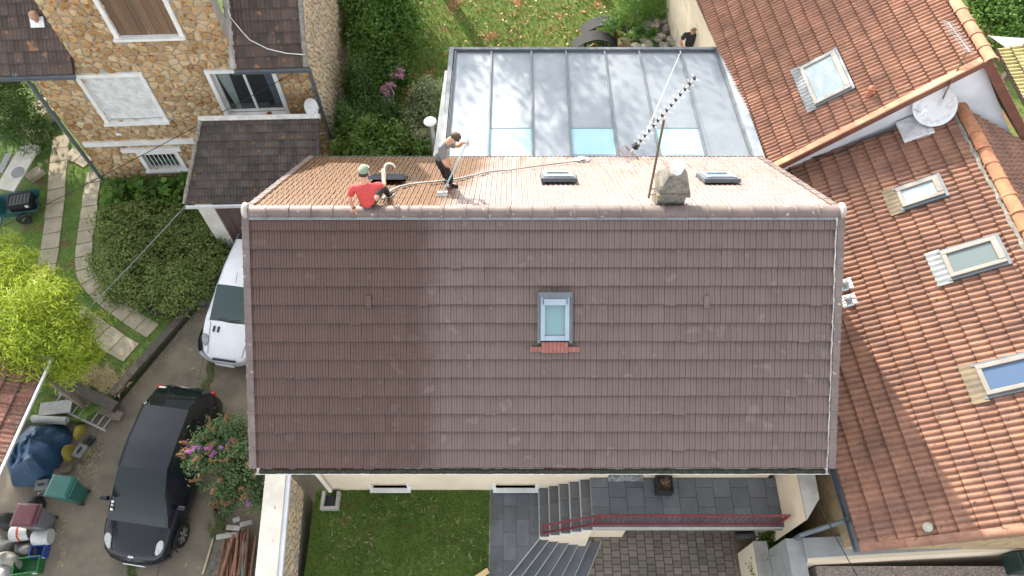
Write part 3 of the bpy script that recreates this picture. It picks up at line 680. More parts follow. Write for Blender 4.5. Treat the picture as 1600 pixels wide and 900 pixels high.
# satellite dish on the silver clad chimney stump
dc = low(1425, 205); sd_ = thing('satellite_dish', 'large white satellite dish streaked grey on a bracket above the orange roof', 'satellite dish', dc)
cpos = at_pl(1462, 165, dc + Vector((.35, .1, .55)), (0, .5, -.86)); nrm = (Vector((0, 0, CH)) - cpos).normalized(); nrm = (nrm + Vector((-.12, -.08, -.12))).normalized()
rad = 25.5 / FPX * (cpos - Vector((0, 0, CH))).length
prof = [(rad * k / 10, .16 * rad * 2 * (k / 10) ** 2) for k in range(11)]
mq = nrm.to_track_quat('Z', 'Y').to_matrix()
mb = MB(); prof2 = prof + [(rad * 1.02, prof[-1][1] + .005)] + [(r_ + .0, z_ - .012) for r_, z_ in prof[::-1]]
M_dish = surf('dish_white', (.70, .71, .73), (.33, .35, .38), .55, ns=2.4, lo=.5, hi=.72, bump=.02, stretch=(2.5, 2.5, .8))
mb.lathe([(max(r_, .002), z_) for r_, z_ in prof2], cpos, 32, mq).build('reflector', M_dish, sd_, smooth=True)
arm = cpos + mq @ Vector((0, 0, .0)); lnb = cpos + nrm * .55 + Vector((-.2, 0, -.25))
bk = cpos - nrm * .05
MB().tube([bk, dc + Vector((.18, .1, .25)), dc + Vector((.12, .05, -.05))], .03, 8).build('mast', M_steel, sd_)
MB().tube([cpos + mq @ Vector((-rad * .75, -rad * .6, .1)), cpos + nrm * .42 + Vector((-.25, -.15, 0))], .014, 6).build('arm', M_alu, sd_)
MB().lathe([(.03, -.05), (.04, 0), (.03, .09)], cpos + nrm * .42 + Vector((-.25, -.15, 0)), 10).build('receiver', M_white, sd_)
st_ = thing('silver_clad_stump', 'crumpled silver foil clad chimney stump under the satellite dish', 'chimney', dc)
M_foil = surf('silver_foil', (.78, .79, .80), (.55, .56, .58), .3, metal=.55, ns=6, bump=.5, bs=9)
Mst = basis(dc + Nw * .10, Vw, -Uw if (-Uw).x > 0 else Uw)
MB().box((0, 0, .0), (.50, .62, .05)).build('base_sheet', M_foil, st_, Mst, bevel=.01)
MB().box((.20, .12, .26), (.40, .38, .52), taper=.72).build('stump', M_foil, st_, Mst, bevel=.03)
MB().tube([dc + Vector((.25, -.1, .12)) + Vector((math.cos(k * .6) * .07, math.sin(k * .6) * .06, .005 * k)) for k in range(16)], .008, 4).build('cable_coil', M_black, st_)
MB().lathe([(.05, 0), (.06, .03), (.03, .07)], low(1497, 135) + up * .35, 10).build('insulator', surf('yellow_plastic', (.5, .33, .03)), an2)
# ------------------------------------------------------------------ VERANDA
ver = thing('metal_veranda', 'flat grey zinc veranda with standing seams and three glazed strips', 'veranda', (0, 14, 0))
ZV0, ZV1 = 3.42, 3.20
VP = Vector((0, YB, ZV0)); VD = Vector((0, 4.5, ZV1 - ZV0)).normalized(); VN = Vector((1, 0, 0)).cross(VD)
def vz(px, py): return at_pl(px, py, VP, VN)
M_zinc = surf('zinc_sheet', (.21, .24, .27), (.175, .20, .23), .48, ns=1.4, bump=.12, bs=5, metal=.35)
seam_top = [712, 768, 830, 884, 944, 998, 1062, 1118]; seam_bot = [697, 762, 832, 893, 966, 1032, 1105, 1176]
glz = {1: 1, 3: 1, 5: 1}
for i in range(7):
    a, b, c, d = vz(seam_bot[i], 254), vz(seam_bot[i + 1], 254), vz(seam_top[i + 1], 82), vz(seam_top[i], 82)
    if i in glz:
        ya, yb = 200, 241
        f = lambda y, k: seam_bot[i + k] + (seam_top[i + k] - seam_bot[i + k]) * (254 - y) / 172
        g0, g1, g2, g3 = vz(f(yb, 0), yb), vz(f(yb, 1), yb), vz(f(ya, 1), ya), vz(f(ya, 0), ya)
        MB().slab([g3, g2, c, d], .04).build('zinc_panel', M_zinc, ver); MB().slab([a, b, g1, g0], .04).build('zinc_panel', M_zinc, ver)
        MB().slab([p - VN * .012 for p in (g0, g1, g2, g3)], .02).build('glass_strip', glassmat('pool_glass', (.27, .44, .49), .2, spec=.35), ver)
    else: MB().slab([a, b, c, d], .04).build('zinc_panel', M_zinc, ver)
for i in range(8):
    a, d = vz(seam_bot[i], 254), vz(seam_top[i], 82); dd = (d - a).normalized()
    MB().box((0, (d - a).length / 2, .03), (.045, (d - a).length, .07)).build('standing_seam', M_zincd, ver, basis(a, VN.cross(dd) * -1 if (dd.cross(VN)).x < 0 else dd.cross(VN), dd))
a, d = vz(705, 80), vz(1124, 80); MB().box(((a.x + d.x) / 2, a.y + .03, a.z), (d.x - a.x + .1, .09, .16)).build('edge_trim', M_zincd, ver)
# raised kerbs left and right
a, d = vz(697, 254), vz(712, 80); dd = (d - a).normalized()
MB().box((-.10, (d - a).length / 2, .06), (.12, (d - a).length, .18)).build('side_kerb', M_zincd, ver, basis(a, dd.cross(VN), dd))
a, d = vz(1176, 254), vz(1118, 80); dd = (d - a).normalized()
MB().box((.14, (d - a).length / 2, .08), (.24, (d - a).length, .16)).build('side_kerb', M_zincl, ver, basis(a, dd.cross(VN), dd))
a, d = vz(690, 250), vz(716, 80); b, c = vz(1150, 250), vz(1108, 80)
mb = MB(); mb.prism([(a.x + .1, a.y + .2), (b.x - .1, b.y + .2), (c.x - .1, c.y - .25), (d.x + .1, d.y - .25)], -.1, 3.1)
mb.build('veranda_wall', M_wallw, ver)
# white garden wall beside it
z = 2.75; a, b = at_z(676, 262, z), at_z(697, 110, z)
gw = thing('white_garden_wall', 'white rendered wall standing along the veranda edge', 'wall', (a.x, a.y, 0))
dd = (b - a).normalized(); MB().box((.12, (b - a).length / 2, -z / 2), (.30, (b - a).length, z)).build('wall_body', surf('bright_white', (.78, .78, .76), (.68, .68, .66), .8), gw, basis(a, dd.cross(up), dd, up))
# ------------------------------------------------------------------ GROUND
GZ = -.45                                                   # west garden level
def dz(y): return -.45 - (11.8 - min(max(y, 2), 11.8)) * .058   # driveway falls towards the street
M_soil = surf('soil', (.10, .075, .05), (.16, .12, .08), .95, ns=6, bump=.6)
M_grass = surf('lawn', (.07, .13, .024), (.12, .18, .04), .95, ns=2.2, bump=.8, bs=60, spots=(.13, .10, .045), spot_s=1.7, spot_t=.60)
M_grassb = surf('garden_lawn', (.07, .125, .015), (.10, .14, .02), .95, ns=1.6, bump=.8, bs=60, spots=(.20, .10, .04), spot_s=1.1, spot_t=.58)
M_drive = surf('driveway_concrete', (.185, .155, .115), (.12, .105, .08), .92, ns=1.3, bump=.35, bs=35, spots=(.26, .22, .165), spot_s=5, spot_t=.68)
def sheet(name, poly, z, mat, th=.2):
    return tag(MB().prism(poly, z - th, z).build(name, mat), kind='structure')
tag(MB().add([(-400, -300, -1.3), (400, -300, -1.3), (400, 600, -1.3), (-400, 600, -1.3)], [(0, 1, 2, 3)]).build('ground', M_soil), kind='structure')
KA, KB = at_z(186, 616, GZ), at_z(322, 462, GZ)
# back garden lawn
sheet('back_lawn', [(-5.7, 11.3), (30, 11.3), (30, 48), (-6.2, 48)], 0, M_grassb, 1.2)
sheet('west_garden', [(-40, 6.6), (KA.x - .75, 6.6), (KA.x, KA.y), (KB.x, KB.y), (-8.25, 11.75), (-5.72, 11.76), (-6.22, 48), (-40, 48)], GZ, M_grass, .8)
# sloping driveway sheet
ys = [2 - 4, 2, 4, 6, 8, 10, 11.75]; vs = []; fs = []
for y in ys: vs += [(-16, y, dz(y)), (-4.2, y, dz(y))]
for i in range(len(ys) - 1): fs.append((2 * i, 2 * i + 1, 2 * i + 3, 2 * i + 2))
tag(MB().add(vs, fs).build('driveway', M_drive), kind='structure')
tag(MB().add([(-8.3, y, dz(y) + .004) if k == 0 else (-8.285, y, dz(y) + .004) for y in (2, 11.5) for k in (0, 1)], [(0, 1, 3, 2)]).build('driveway_joint', surf('joint_dark', (.07, .06, .05))), kind='structure')
tag(MB().add([(-9.6, 6.08, dz(6.08) + .004), (-4.3, 5.9, dz(5.9) + .004), (-4.3, 5.92, dz(5.92) + .004), (-9.6, 6.1, dz(6.1) + .004)], [(0, 1, 2, 3)]).build('driveway_joint', surf('joint_dark', (.07, .06, .05))), kind='structure')
# front lawn, courtyard
XW = -4.72
sheet('front_lawn', [(-4.6, -3), (-.5, -3), (-.5, WY + .02), (-4.6, WY + .02)], 0, M_grass, 1.2)
sheet('east_ground', [(5.3, -3), (30, -3), (30, 11.4), (5.3, 11.4)], -1.0, M_soil, .3)
sheet('courtyard_bed', [(.5, -3), (5.5, -3), (5.5, WY), (.5, WY)], -1.06, surf('paver_joint', (.16, .15, .13), (.10, .095, .085), .95), .2)
# ------------------------------------------------------------------ STONES
def clip_poly(P, a, n):
    out = []
    for i in range(len(P)):
        p, q = P[i], P[(i + 1) % len(P)]
        dp = (p[0] - a[0]) * n[0] + (p[1] - a[1]) * n[1]; dq = (q[0] - a[0]) * n[0] + (q[1] - a[1]) * n[1]
        if dp >= 0: out.append(p)
        if dp * dq < 0: t = dp / (dp - dq); out.append((p[0] + (q[0] - p[0]) * t, p[1] + (q[1] - p[1]) * t))
    return out
def stones(par, M, bound, du, dv, mat, limit, excl=(), gap=.018, h=.035, seed=1, name='stone'):
    """irregular stones filling the convex polygon `bound` of plane M (x right, y up, z out)"""
    r = random.Random(seed); us = [p[0] for p in bound]; vs_ = [p[1] for p in bound]
    nu = int((max(us) - min(us)) / du) + 3; nv = int((max(vs_) - min(vs_)) / dv) + 3; S_ = {}
    for i in range(-1, nu):
        for j in range(-1, nv):
            S_[i, j] = (min(us) + (i + .5 * (j % 2) + r.uniform(-.42, .42)) * du, min(vs_) + (j + r.uniform(-.40, .40)) * dv)
    E = []
    ar = sum(bound[i][0] * bound[(i + 1) % len(bound)][1] - bound[(i + 1) % len(bound)][0] * bound[i][1] for i in range(len(bound)))
    B = bound if ar > 0 else bound[::-1]
    for i in range(len(B)):
        a, b = B[i], B[(i + 1) % len(B)]; l = math.hypot(b[0] - a[0], b[1] - a[1]); E.append((a, (-(b[1] - a[1]) / l, (b[0] - a[0]) / l)))
    rest = MB(); rv = []; cnt = 0; keys = list(S_); r.shuffle(keys)
    for (i, j) in keys:
        c = S_[i, j]
        if any(e[0] < c[0] < e[1] and e[2] < c[1] < e[3] for e in excl): continue
        P = [(c[0] - du * 1.3, c[1] - dv * 1.3), (c[0] + du * 1.3, c[1] - dv * 1.3), (c[0] + du * 1.3, c[1] + dv * 1.3), (c[0] - du * 1.3, c[1] + dv * 1.3)]
        for di in (-2, -1, 0, 1, 2):
            for dj in (-2, -1, 0, 1, 2):
                q = S_.get((i + di, j + dj))
                if q is None or (di == 0 and dj == 0): continue
                d = (c[0] - q[0], c[1] - q[1]); l = math.hypot(*d)
                if l < 1e-6: continue
                n = (d[0] / l, d[1] / l); m = ((c[0] + q[0]) / 2 + n[0] * gap / 2, (c[1] + q[1]) / 2 + n[1] * gap / 2)
                P = clip_poly(P, m, n)
                if len(P) < 3: break
            if len(P) < 3: break
        for a, n in E:
            if len(P) >= 3: P = clip_poly(P, a, n)
        if len(P) < 3: continue
        cx_ = sum(p[0] for p in P) / len(P); cy_ = sum(p[1] for p in P) / len(P)
        if sum(abs((P[k][0] - cx_) * (P[(k + 1) % len(P)][1] - cy_) - (P[(k + 1) % len(P)][0] - cx_) * (P[k][1] - cy_)) for k in range(len(P))) < .008: continue
        Q = []
        for k in range(len(P)):      # cut the corners so that stones read rounded
            p, q = P[k], P[(k + 1) % len(P)]; Q += [(p[0] * .75 + q[0] * .25, p[1] * .75 + q[1] * .25), (p[0] * .25 + q[0] * .75, p[1] * .25 + q[1] * .75)]
        n = len(Q); hh = h * r.uniform(.7, 1.5); tx, ty = r.uniform(-.25, .25), r.uniform(-.25, .25); vs = []
        for k_, z in ((1.0, -.01), (.93, hh * .6), (.62, hh)):
            for p in Q:
                x, y = cx_ + (p[0] - cx_) * k_, cy_ + (p[1] - cy_) * k_; vs.append((x, y, z + (tx * (x - cx_) + ty * (y - cy_)) * (.5 if k_ < 1 else 0)))
        fs = [(a * n + k, a * n + (k + 1) % n, (a + 1) * n + (k + 1) % n, (a + 1) * n + k) for a in (0, 1) for k in range(n)] + [tuple(2 * n + k for k in range(n))]
        if cnt < limit: MB().add(vs, fs).build(name, mat, par, M); cnt += 1
        else: rest.add([M @ Vector(v) for v in vs], fs); rv += [r.random()] * len(fs)
    if rv:
        mm = rest.mesh(name + '_field', mat); at = mm.attributes.new('rnd', 'FLOAT', 'FACE'); at.data.foreach_set('value', rv)
        tag(addobj(name + '_field', mm, par), kind='stuff')
M_stone = surf('meuliere_stone', (.40, .21, .07), (.40, .33, .21), .9, ns=5, rnd=.26, bump=.9, bs=22, rndmix=.5, lo=.42, hi=.58, spots=(.27, .11, .025), spot_s=8, spot_t=.58)
M_mortar = surf('wall_mortar', (.33, .31, .26), (.26, .24, .2), .95, ns=5, bump=.5)
# ------------------------------------------------------------------ STONE HOUSE
yw = R(2.5); sx = Vector((math.cos(yw), math.sin(yw), 0)); sn = Vector((math.sin(yw), -math.cos(yw), 0))   # along the front, outwards
A = Vector((-12.59, 14.46, GZ)); SW = 7.25; ZEs = 4.30
B_ = A + sx * SW; SDIR = Vector((-.035, .999, 0)); SDEP = 9.0
sh = thing('stone_house', 'ochre rubble stone house with white framed windows and dark tiled roof', 'house', A + sx * SW / 2 + SDIR * 4)
FM = basis(A, sx, up, sn)                                    # u along the wall, v up, z outwards
def fpl(px, py): p = at_pl(px, py, A, sn); return ((p - A).dot(sx), p.z - GZ)
def opn(c4):
    q = [fpl(*p) for p in c4]; return ((q[0][0] + q[3][0]) / 2, (q[1][0] + q[2][0]) / 2, (q[2][1] + q[3][1]) / 2, (q[0][1] + q[1][1]) / 2)
W1 = opn(((117, 115), (222, 112), (265, 189), (165, 192))); W2 = opn(((320, 108), (427, 105), (457, 180), (352, 182)))
W0 = opn(((128, -35), (238, -37), (297, 57), (181, 60))); W3 = opn(((214, 236), (281, 233), (291, 264), (230, 266)))
HW = ZEs - GZ
gl = fpl(120, 100); gl2 = fpl(82, 0); gr = fpl(362, 88); gr2 = fpl(358, 0)
print('STONE', W0, W1, W2, W3, 'gable', gl, gl2, gr, gr2, HW)
GTOP = 8.6
gu0, gu1 = gl[0], gr[0] + .05
ops = [W1, W2, W3]
wall_open(sh, 'front_wall', A + sn * 0, sx, SW, 0, HW, ops, .4, M_mortar)
# gable bay standing up from the front wall
mb = MB(); gp = [(gu0, HW + .003), (gu1, HW + .003), (gu1 + .1, GTOP - 1.4), ((gu0 + gu1) / 2, GTOP), (gu0 + .1, GTOP - 1.4)]
W0i = W0
wall_open(sh, 'gable_wall', A + sx * gu0 + up * (HW + .003), sx, gu1 - gu0, 0, 3.4, [(W0[0] - gu0, W0[1] - gu0, max(W0[2] - HW - .003, .02), W0[3] - HW)], .4, M_mortar)
exc = [(w_[0] + .02, w_[1] - .02, w_[2], w_[3]) for w_ in (W0, W1, W2, W3)]
stones(sh, FM, [(0, 0), (SW, 0), (SW, HW - .05), (0, HW - .05)], .27, .185, M_stone, 300, exc, seed=11)
stones(sh, FM, [(gu0, HW - .05), (gu1, HW - .05), (gu1, HW + 3.3), (gu0, HW + 3.3)], .27, .185, M_stone, 0, exc, seed=12, name='gable_stone')
# side wall (gable end)
zr = ZEs + 4.6 * 1.0
sv = [B_ + SDIR * .4, B_ + SDIR * SDEP]; mid = B_ + SDIR * 4.6
def sidewall(P, nm, out):
    vs = [P + SDIR * .401, P + SDIR * SDEP, P + SDIR * SDEP + up * (HW), P + SDIR * 4.6 + up * (HW + 4.2), P + SDIR * .401 + up * HW]
    vs = vs + [v - out * .4 for v in vs]
    return MB().add(vs, [(0, 1, 2, 3, 4), (9, 8, 7, 6, 5)] + [(i, 5 + i, 5 + (i + 1) % 5, (i + 1) % 5) for i in range(5)]).build(nm, M_mortar, sh)
sout = Vector((.999, .035, 0))
sidewall(B_, 'side_wall', sout); sidewall(A + sx * .4 * 0, 'side_wall', -sout)
SMx = basis(B_, SDIR, up, sout)
stones(sh, SMx, [(0, 0), (SDEP, 0), (SDEP, HW), (4.6, HW + 4.1), (.0, HW - .1)], .20, .14, surf('pale_rubble', (.52, .46, .36), (.42, .28, .14), .9, ns=7, rnd=.25, bump=.9, bs=22, rndmix=.5), 0, seed=13, gap=.03, name='side_stone')
# roof, front slope left and right of the gable bay, back slope
pr_ = R(43); Vs = (-sn) * math.cos(pr_) + up * math.sin(pr_); Ns = sx.cross(Vs)
OE = A + up * HW + sn * .35 - up * .30
M_slate = surf('dark_roof_tile', (.085, .055, .042), (.055, .042, .036), .8, ns=4, rnd=.30, bump=.5, bs=50, spots=(.20, .10, .05), spot_s=5, spot_t=.64)
slen = 6.6
ts = tile_mesh('tile', M_slate, .20, .29, PROF_LOW, step=.03)
for (u0, u1, sd_) in ((-1.6, gu0, 21), (gu1, SW + .08, 22)):
    rf = MB().slab([OE + sx * u0, OE + sx * u1, OE + sx * u1 + Vs * slen, OE + sx * u0 + Vs * slen], .1).build('roof', M_deck, sh)
    tile_field(rf, OE + Ns * .012, sx, Vs, [(u0, 0), (u1, 0), (u1, slen), (u0, slen)], .20, .29, ts, 150, seed=sd_)
    gutter(OE + sx * u0 + sn * .06 - up * .03, OE + sx * (u1 + .03) + sn * .06 - up * .03, M_zincd, 'gutter', sh, .07)
rt = OE + Vs * slen; bv = sn * -1 * math.cos(pr_) - up * math.sin(pr_)
MB().slab([rt + sx * -1.6, rt + sx * (SW + .1), rt + sx * (SW + .1) + bv * slen, rt + sx * -1.6 + bv * slen], .1).build('back_slope', M_slate, sh)
g0, g1 = A + sx * (gu0 - .2) + up * (HW + 3.3) + sn * .3, A + sx * (gu1 + .2) + up * (HW + 3.3) + sn * .3; gm_ = (g0 + g1) / 2 + up * 1.5
for a, b in ((g0, gm_), (gm_, g1)): MB().slab([a, b, b - sn * 4.5, a - sn * 4.5], -.1 if False else .1).build('gable_roof', M_slate, sh)
mb = MB(); q = []
for k in range(40): q.append(OE + sx * (SW + .05) + Vs * (slen * k / 39) + Ns * .05)
mb.tube(q, [.05 + .03 * rng.random() for _ in q], 6).build('verge_mortar', M_lich, sh)
q = [OE + sx * (gu1 + .02) + Vs * (k * .05) + Ns * .05 for k in range(40)]
MB().tube(q, [.06 + .05 * rng.random() for _ in q], 6).build('verge_mortar', M_conc, sh)
# downpipes at both corners
for u, off in ((-.06, .1), (SW + .02, .1)):
    p = A + sx * u + sn * off
    MB().tube([p + up * (HW - .25) + sn * .25, p + up * (HW - .6), p + up * .05], .055, 8).build('downpipe', M_zincd, sh)
MB().box(A + sx * 6.2 + SDIR * 4.6 + up * 9.4, (1.0, .7, 2.6)).build('chimney', M_chim, sh, bevel=.03)  # out of view, added to cast a shadow on the brown roof's garden slope
# windows
def window_on(M, o, par, kind, label=None):
    u0, u1, v0, v1 = o; w_, h_ = u1 - u0, v1 - v0; uc, vc = (u0 + u1) / 2, (v0 + v1) / 2; L4 = M
    t = bpy.data.objects.new('window', None); COL.objects.link(t); adopt(t, par, M @ Matrix.Translation((uc, vc, 0)))
    if label: t['label'] = label
    a = .11
    mb = MB()
    for s in (-1, 1): mb.box((s * (w_ / 2 - a / 2), 0, -.06), (a, h_, .26))
    mb.box((0, h_ / 2 - a / 2, -.06), (w_ - 2 * a - .004, a, .26)); lbuild(mb, 'surround', M_white, t)
    lbuild(MB().box((0, -h_ / 2 + .03, .02), (w_ + .06, .07, .24)), 'sill', M_white, t)
    iw, ih = w_ - 2 * a, h_ - a - .07
    if kind == 'planks':
        n = 8
        for k in range(n):
            lbuild(MB().box((-iw / 2 + iw * (k + .5) / n, -.02, -.03 + rng.uniform(-.006, .006)), (iw / n - .008, ih - .02, .03)), 'shutter_plank', surf('worn_wood', (.17, .10, .055), (.11, .07, .045), .8, ns=9, rnd=.2, stretch=(8, 8, 1)), t)
        lbuild(MB().tube([(0, -ih / 2, .0), (0, ih / 2, .0)], .012, 6), 'shutter_rod', M_steel, t)
    elif kind == 'shutter':
        n = 18
        for k in range(n):
            m_ = Matrix.Rotation(R(7), 3, 'X')
            lbuild(MB().box((0, -ih / 2 + .02 + (ih - .02) * (k + .5) / n, -.05), (iw - .05, ih / n * 1.0, .012), m_), 'shutter_slat', surf('white_slat', (.66, .67, .67), (.5, .5, .49), .7, ns=5), t)
        for s in (-1, 1): lbuild(MB().box((s * (iw / 2 - .02), 0, -.045), (.036, ih, .05)), 'shutter_rail', M_white, t)
    elif kind == 'casement':
        lbuild(MB().box((0, -.01, -.16), (iw, ih, .02)), 'pane', glassmat('dark_pane', (.02, .025, .03), .08), t)
        mb = MB()
        for x in (-iw / 2 + .03, 0, iw / 2 - .03): mb.box((x, 0, -.13), (.06, ih, .05))
        for y in (-ih / 2 + .03, ih / 2 - .03):
            for s in (-1, 1): mb.box((s * iw / 4, y, -.13), (iw / 2 - .062, .06, .05))
        lbuild(mb, 'sash', M_white, t)
        for s, w2 in ((-1, .36), (1, .24)):
            vs = []; n = 14
            for k in range(n + 1):
                x = s * (iw / 2 - .06) - s * (w2 * k / n); z = -.145 + .012 * (k % 2)
                top_, bot = ih / 2 - .06, -ih / 2 + .08
                vs += [(x, top_, z), (s * (iw / 2 - .06) - s * (w2 * k / n) * (.35 if s < 0 else .75) - (s * .18 if s < 0 else 0), bot, z)]
            lbuild(MB().add(vs, [(2 * i, 2 * i + 1, 2 * i + 3, 2 * i + 2) for i in range(n)]), 'curtain', surf('curtain_cloth', (.25, .30, .28), (.2, .25, .24), .9) if s < 0 else surf('curtain_blue', (.10, .13, .17), (.08, .1, .13), .9), t)
    else:
        lbuild(MB().box((0, -.01, -.16), (iw, ih, .02)), 'pane', glassmat('dark_pane', (.02, .025, .03), .08), t)
        for k in range(8):
            x = -iw / 2 + iw * (k + .5) / 8; lbuild(MB().tube([(x, -ih / 2, .0), (x, ih / 2, .0)], .012, 5), 'bar', M_white, t)
        lbuild(MB().tube([(-iw / 2 + .05 + iw * .85 * k / 10, -ih * .1 + .07 * math.sin(k * 2), -.05) for k in range(11)], .03, 6), 'green_hose', surf('green_hose', (.01, .13, .08), (.01, .1, .06), .5), t)
    return t
window_on(FM, W0, sh, 'planks', 'window closed by worn brown plank shutters'); window_on(FM, W1, sh, 'shutter', 'window closed by a white slatted shutter')
w2 = window_on(FM, W2, sh, 'casement', 'double casement window with curtains'); window_on(FM, W3, sh, 'bars', 'small barred basement window with green hose')
bu0, bu1 = fpl(132, 224), fpl(305, 219)
MB().box(((bu0[0] + bu1[0]) / 2, bu0[1] + .02, .03), (bu1[0] - bu0[0], .17, .14)).build('string_course', M_white, sh, FM)
MB().box(((W3[0] + W3[1]) / 2 - .1, W3[3] + .10, .034), (W3[1] - W3[0] + .5, .14, .16)).build('lintel', M_white, sh, FM)
pp = fpl(150, 205); MB().box((pp[0] + .6, pp[1] - .1, .05), (.16, .09, .02)).build('house_number_plate', M_white, sh, FM)
# flower pot on the casement sill
p = FM @ Vector(((W2[0] + W2[1]) / 2 + .35, W2[2] + .07, .08)); fp = thing('window_plant', 'small potted plant on the white sill of the curtained window', 'plant', p)
MB().lathe([(.05, 0), (.07, .1), (.06, .1), (.05, .03)], p, 12).build('pot', surf('terracotta', (.4, .16, .09)), fp)
# chimney cowl + plate on its left roof
c = at_pl(60, 35, OE, Ns); cv = thing('roof_cowl', 'round terracotta cowl on a pale metal plate on the dark roof', 'vent', c); MM = basis(c + Ns * .05, sx, Vs)
MB().box((0, 0, 0), (.34, .26, .03)).build('plate', M_alu, cv, MM, bevel=.006)
MB().lathe([(.06, 0), (.07, .09), (.11, .13), (.12, .2), (.08, .27), (.01, .29)], c + up * .03, 14).build('cowl', surf('terracotta_pale', (.45, .25, .17), (.38, .2, .13), .85), cv, smooth=True)
# cables on its roof
tag(MB().tube([at_pl(x, y, OE, Ns) + Ns * .09 for x, y in ((355, 5), (362, 28), (380, 50), (392, 63), (420, 77), (450, 84), (478, 86))], .012, 5).build('white_cable', M_white), 'white cable snaking over the dark tiles above the stone wall', 'cable')
# small wall dish
p = FM @ Vector(fpl(487, 172) + (.35,)); p = at_pl(484, 168, A + sn * .4, sn)
ds = thing('small_satellite_dish', 'small white satellite dish on the stone house corner above the annex', 'satellite dish', p)
qd = Vector((.75, -.3, .45)).normalized().to_track_quat('Z', 'Y').to_matrix()
MB().lathe([(.004, 0), (.12, .02), (.24, .07), (.245, .065), (.12, .005), (.004, -.015)], p, 22, qd).build('reflector', M_dish, ds, smooth=True)
MB().tube([p, p - sn * .35 - up * .1], .02, 6).build('bracket', M_steel, ds); MB().tube([p + qd @ Vector((-.1, -.2, .03)), p + qd @ Vector((0, -.05, .35))], .01, 5).build('arm', M_white, ds)
# ------------------------------------------------------------------ ANNEX (garage)
ann = thing('garage_annex', 'low garage annex with mossy dark tiled roof and white pillar', 'garage', (-6.8, 12.6, GZ))
a0, a1 = at_z(288, 319, 2.1), at_z(390, 313, 2.1); t0, t1 = at_z(314, 189, 3.25), at_z(498, 184, 3.25)
a1 = Vector((-4.95, a0.y + .1, 2.1)); Va = ((t0 + t1) / 2 - (a0 + a1) / 2); Ua = (a1 - a0).normalized(); Va = (Va - Ua * Va.dot(Ua)); al = Va.length; Va.normalize()
Na = Ua.cross(Va); M_ann = surf('mossy_dark_tile', (.075, .062, .053), (.05, .042, .038), .9, ns=4, rnd=.28, bump=.6, bs=40, spots=(.16, .08, .022), spot_s=7, spot_t=.64)
tl = uvw(t0, a0, Ua, Va); tr_ = uvw(t1, a0, Ua, Va)
apoly = [(0, 0), ((a1 - a0).length, 0), ((a1 - a0).length, al), (tl[0], al)]
ar_ = MB().slab([a0 + Ua * p[0] + Va * p[1] for p in apoly], .09).build('roof', M_deck, ann)
ta = tile_mesh('tile', M_ann, .165, .20, PROF_LOW, lap=.04, step=.026)
tile_field(ar_, a0 + Na * .01, Ua, Va, apoly, .165, .20, ta, 220, seed=31, jit=.006)
MB().box(((a1 - a0).length / 2 + tl[0] / 2, al + .04, .03), ((a1 - a0).length - tl[0] + .1, .12, .10)).build('ridge_coping', surf('pale_coping', (.5, .49, .46), (.35, .34, .32), .9, ns=5), ar_, basis(a0, Ua, Va))
q = [a0 + Va * (k * al / 24) + Ua * (tl[0] * k / 24) + Na * .04 for k in range(25)]
MB().tube(q, [.04 + .02 * rng.random() for _ in q], 6).build('verge_mortar', M_lich, ar_)
gutter(a0 - Va * .05 - up * .04, a1 - Va * .05 - up * .04, M_alu, 'gutter', ann, .05)
MB().box((-6.7, 12.75, .7), (2.9, 1.2, 2.7)).build('annex_wall', M_wallw, ann)
MB().box((-8.2, 11.87, .72), (.44, .14, 2.5)).build('pillar', surf('pillar_white', (.62, .60, .55), (.5, .48, .44), .9, ns=3), ann)
gd = MB().box((-6.85, 11.90, .72), (2.24, .05, 2.35)).build('garage_door', surf('brown_door', (.10, .065, .06), (.08, .05, .045), .6), ann)
for k in range(8): MB().box((-7.85 + .28 * k, 11.868, .72), (.25, .015, 2.3)).build('door_board', surf('brown_door', (.1, .065, .06)), gd)
# ------------------------------------------------------------------ FRONT GARDEN WALL
a, b = at_z(415, 735, 1.6), at_z(447, 735, 1.6); c, d = at_z(432, 905, 1.6), at_z(400, 905, 1.6)
dd_ = (c - b).normalized(); c2 = b + dd_ * 5; d2 = a + dd_ * 5
fw = thing('front_boundary_wall', 'rubble stone boundary wall with broad white stained coping beside the lawn', 'wall', (-4.9, 3.2, 0))
M_cop = surf('white_coping', (.60, .57, .50), (.50, .47, .41), .9, ns=2, bump=.3, spots=(.05, .05, .045), spot_s=4.5, spot_t=.70)
mb = MB(); mb.prism([(a.x, WY + .0), (b.x, WY + .0), (c2.x, c2.y), (d2.x, d2.y)], 1.50, 1.6); mb.build('coping', M_cop, fw, bevel=.01)
mb = MB(); mb.prism([(b.x + .003, WY - .02), (b.x + .09, WY - .02), (c2.x + .09, c2.y), (c2.x + .003, c2.y)], 1.46, 1.56); mb.build('coping_edge', surf('blue_white_edge', (.55, .58, .62), (.48, .5, .54), .7), fw)
mb = MB(); mb.prism([(a.x + .03, WY), (b.x - .03, WY), (c2.x - .03, c2.y), (d2.x + .03, d2.y)], -1.2, 1.5); mb.build('wall_body', M_mortar, fw)
stones(fw, basis((b.x - .03 , WY, 0), (c2 - b).normalized(), up, Vector((1, 0, 0))), [(0, 0), (5, 0), (5, 1.47), (0, 1.47)], .20, .12, surf('pale_rubble', (.48, .4, .27)), 0, seed=41, gap=.03, h=.02, name='wall_stone')
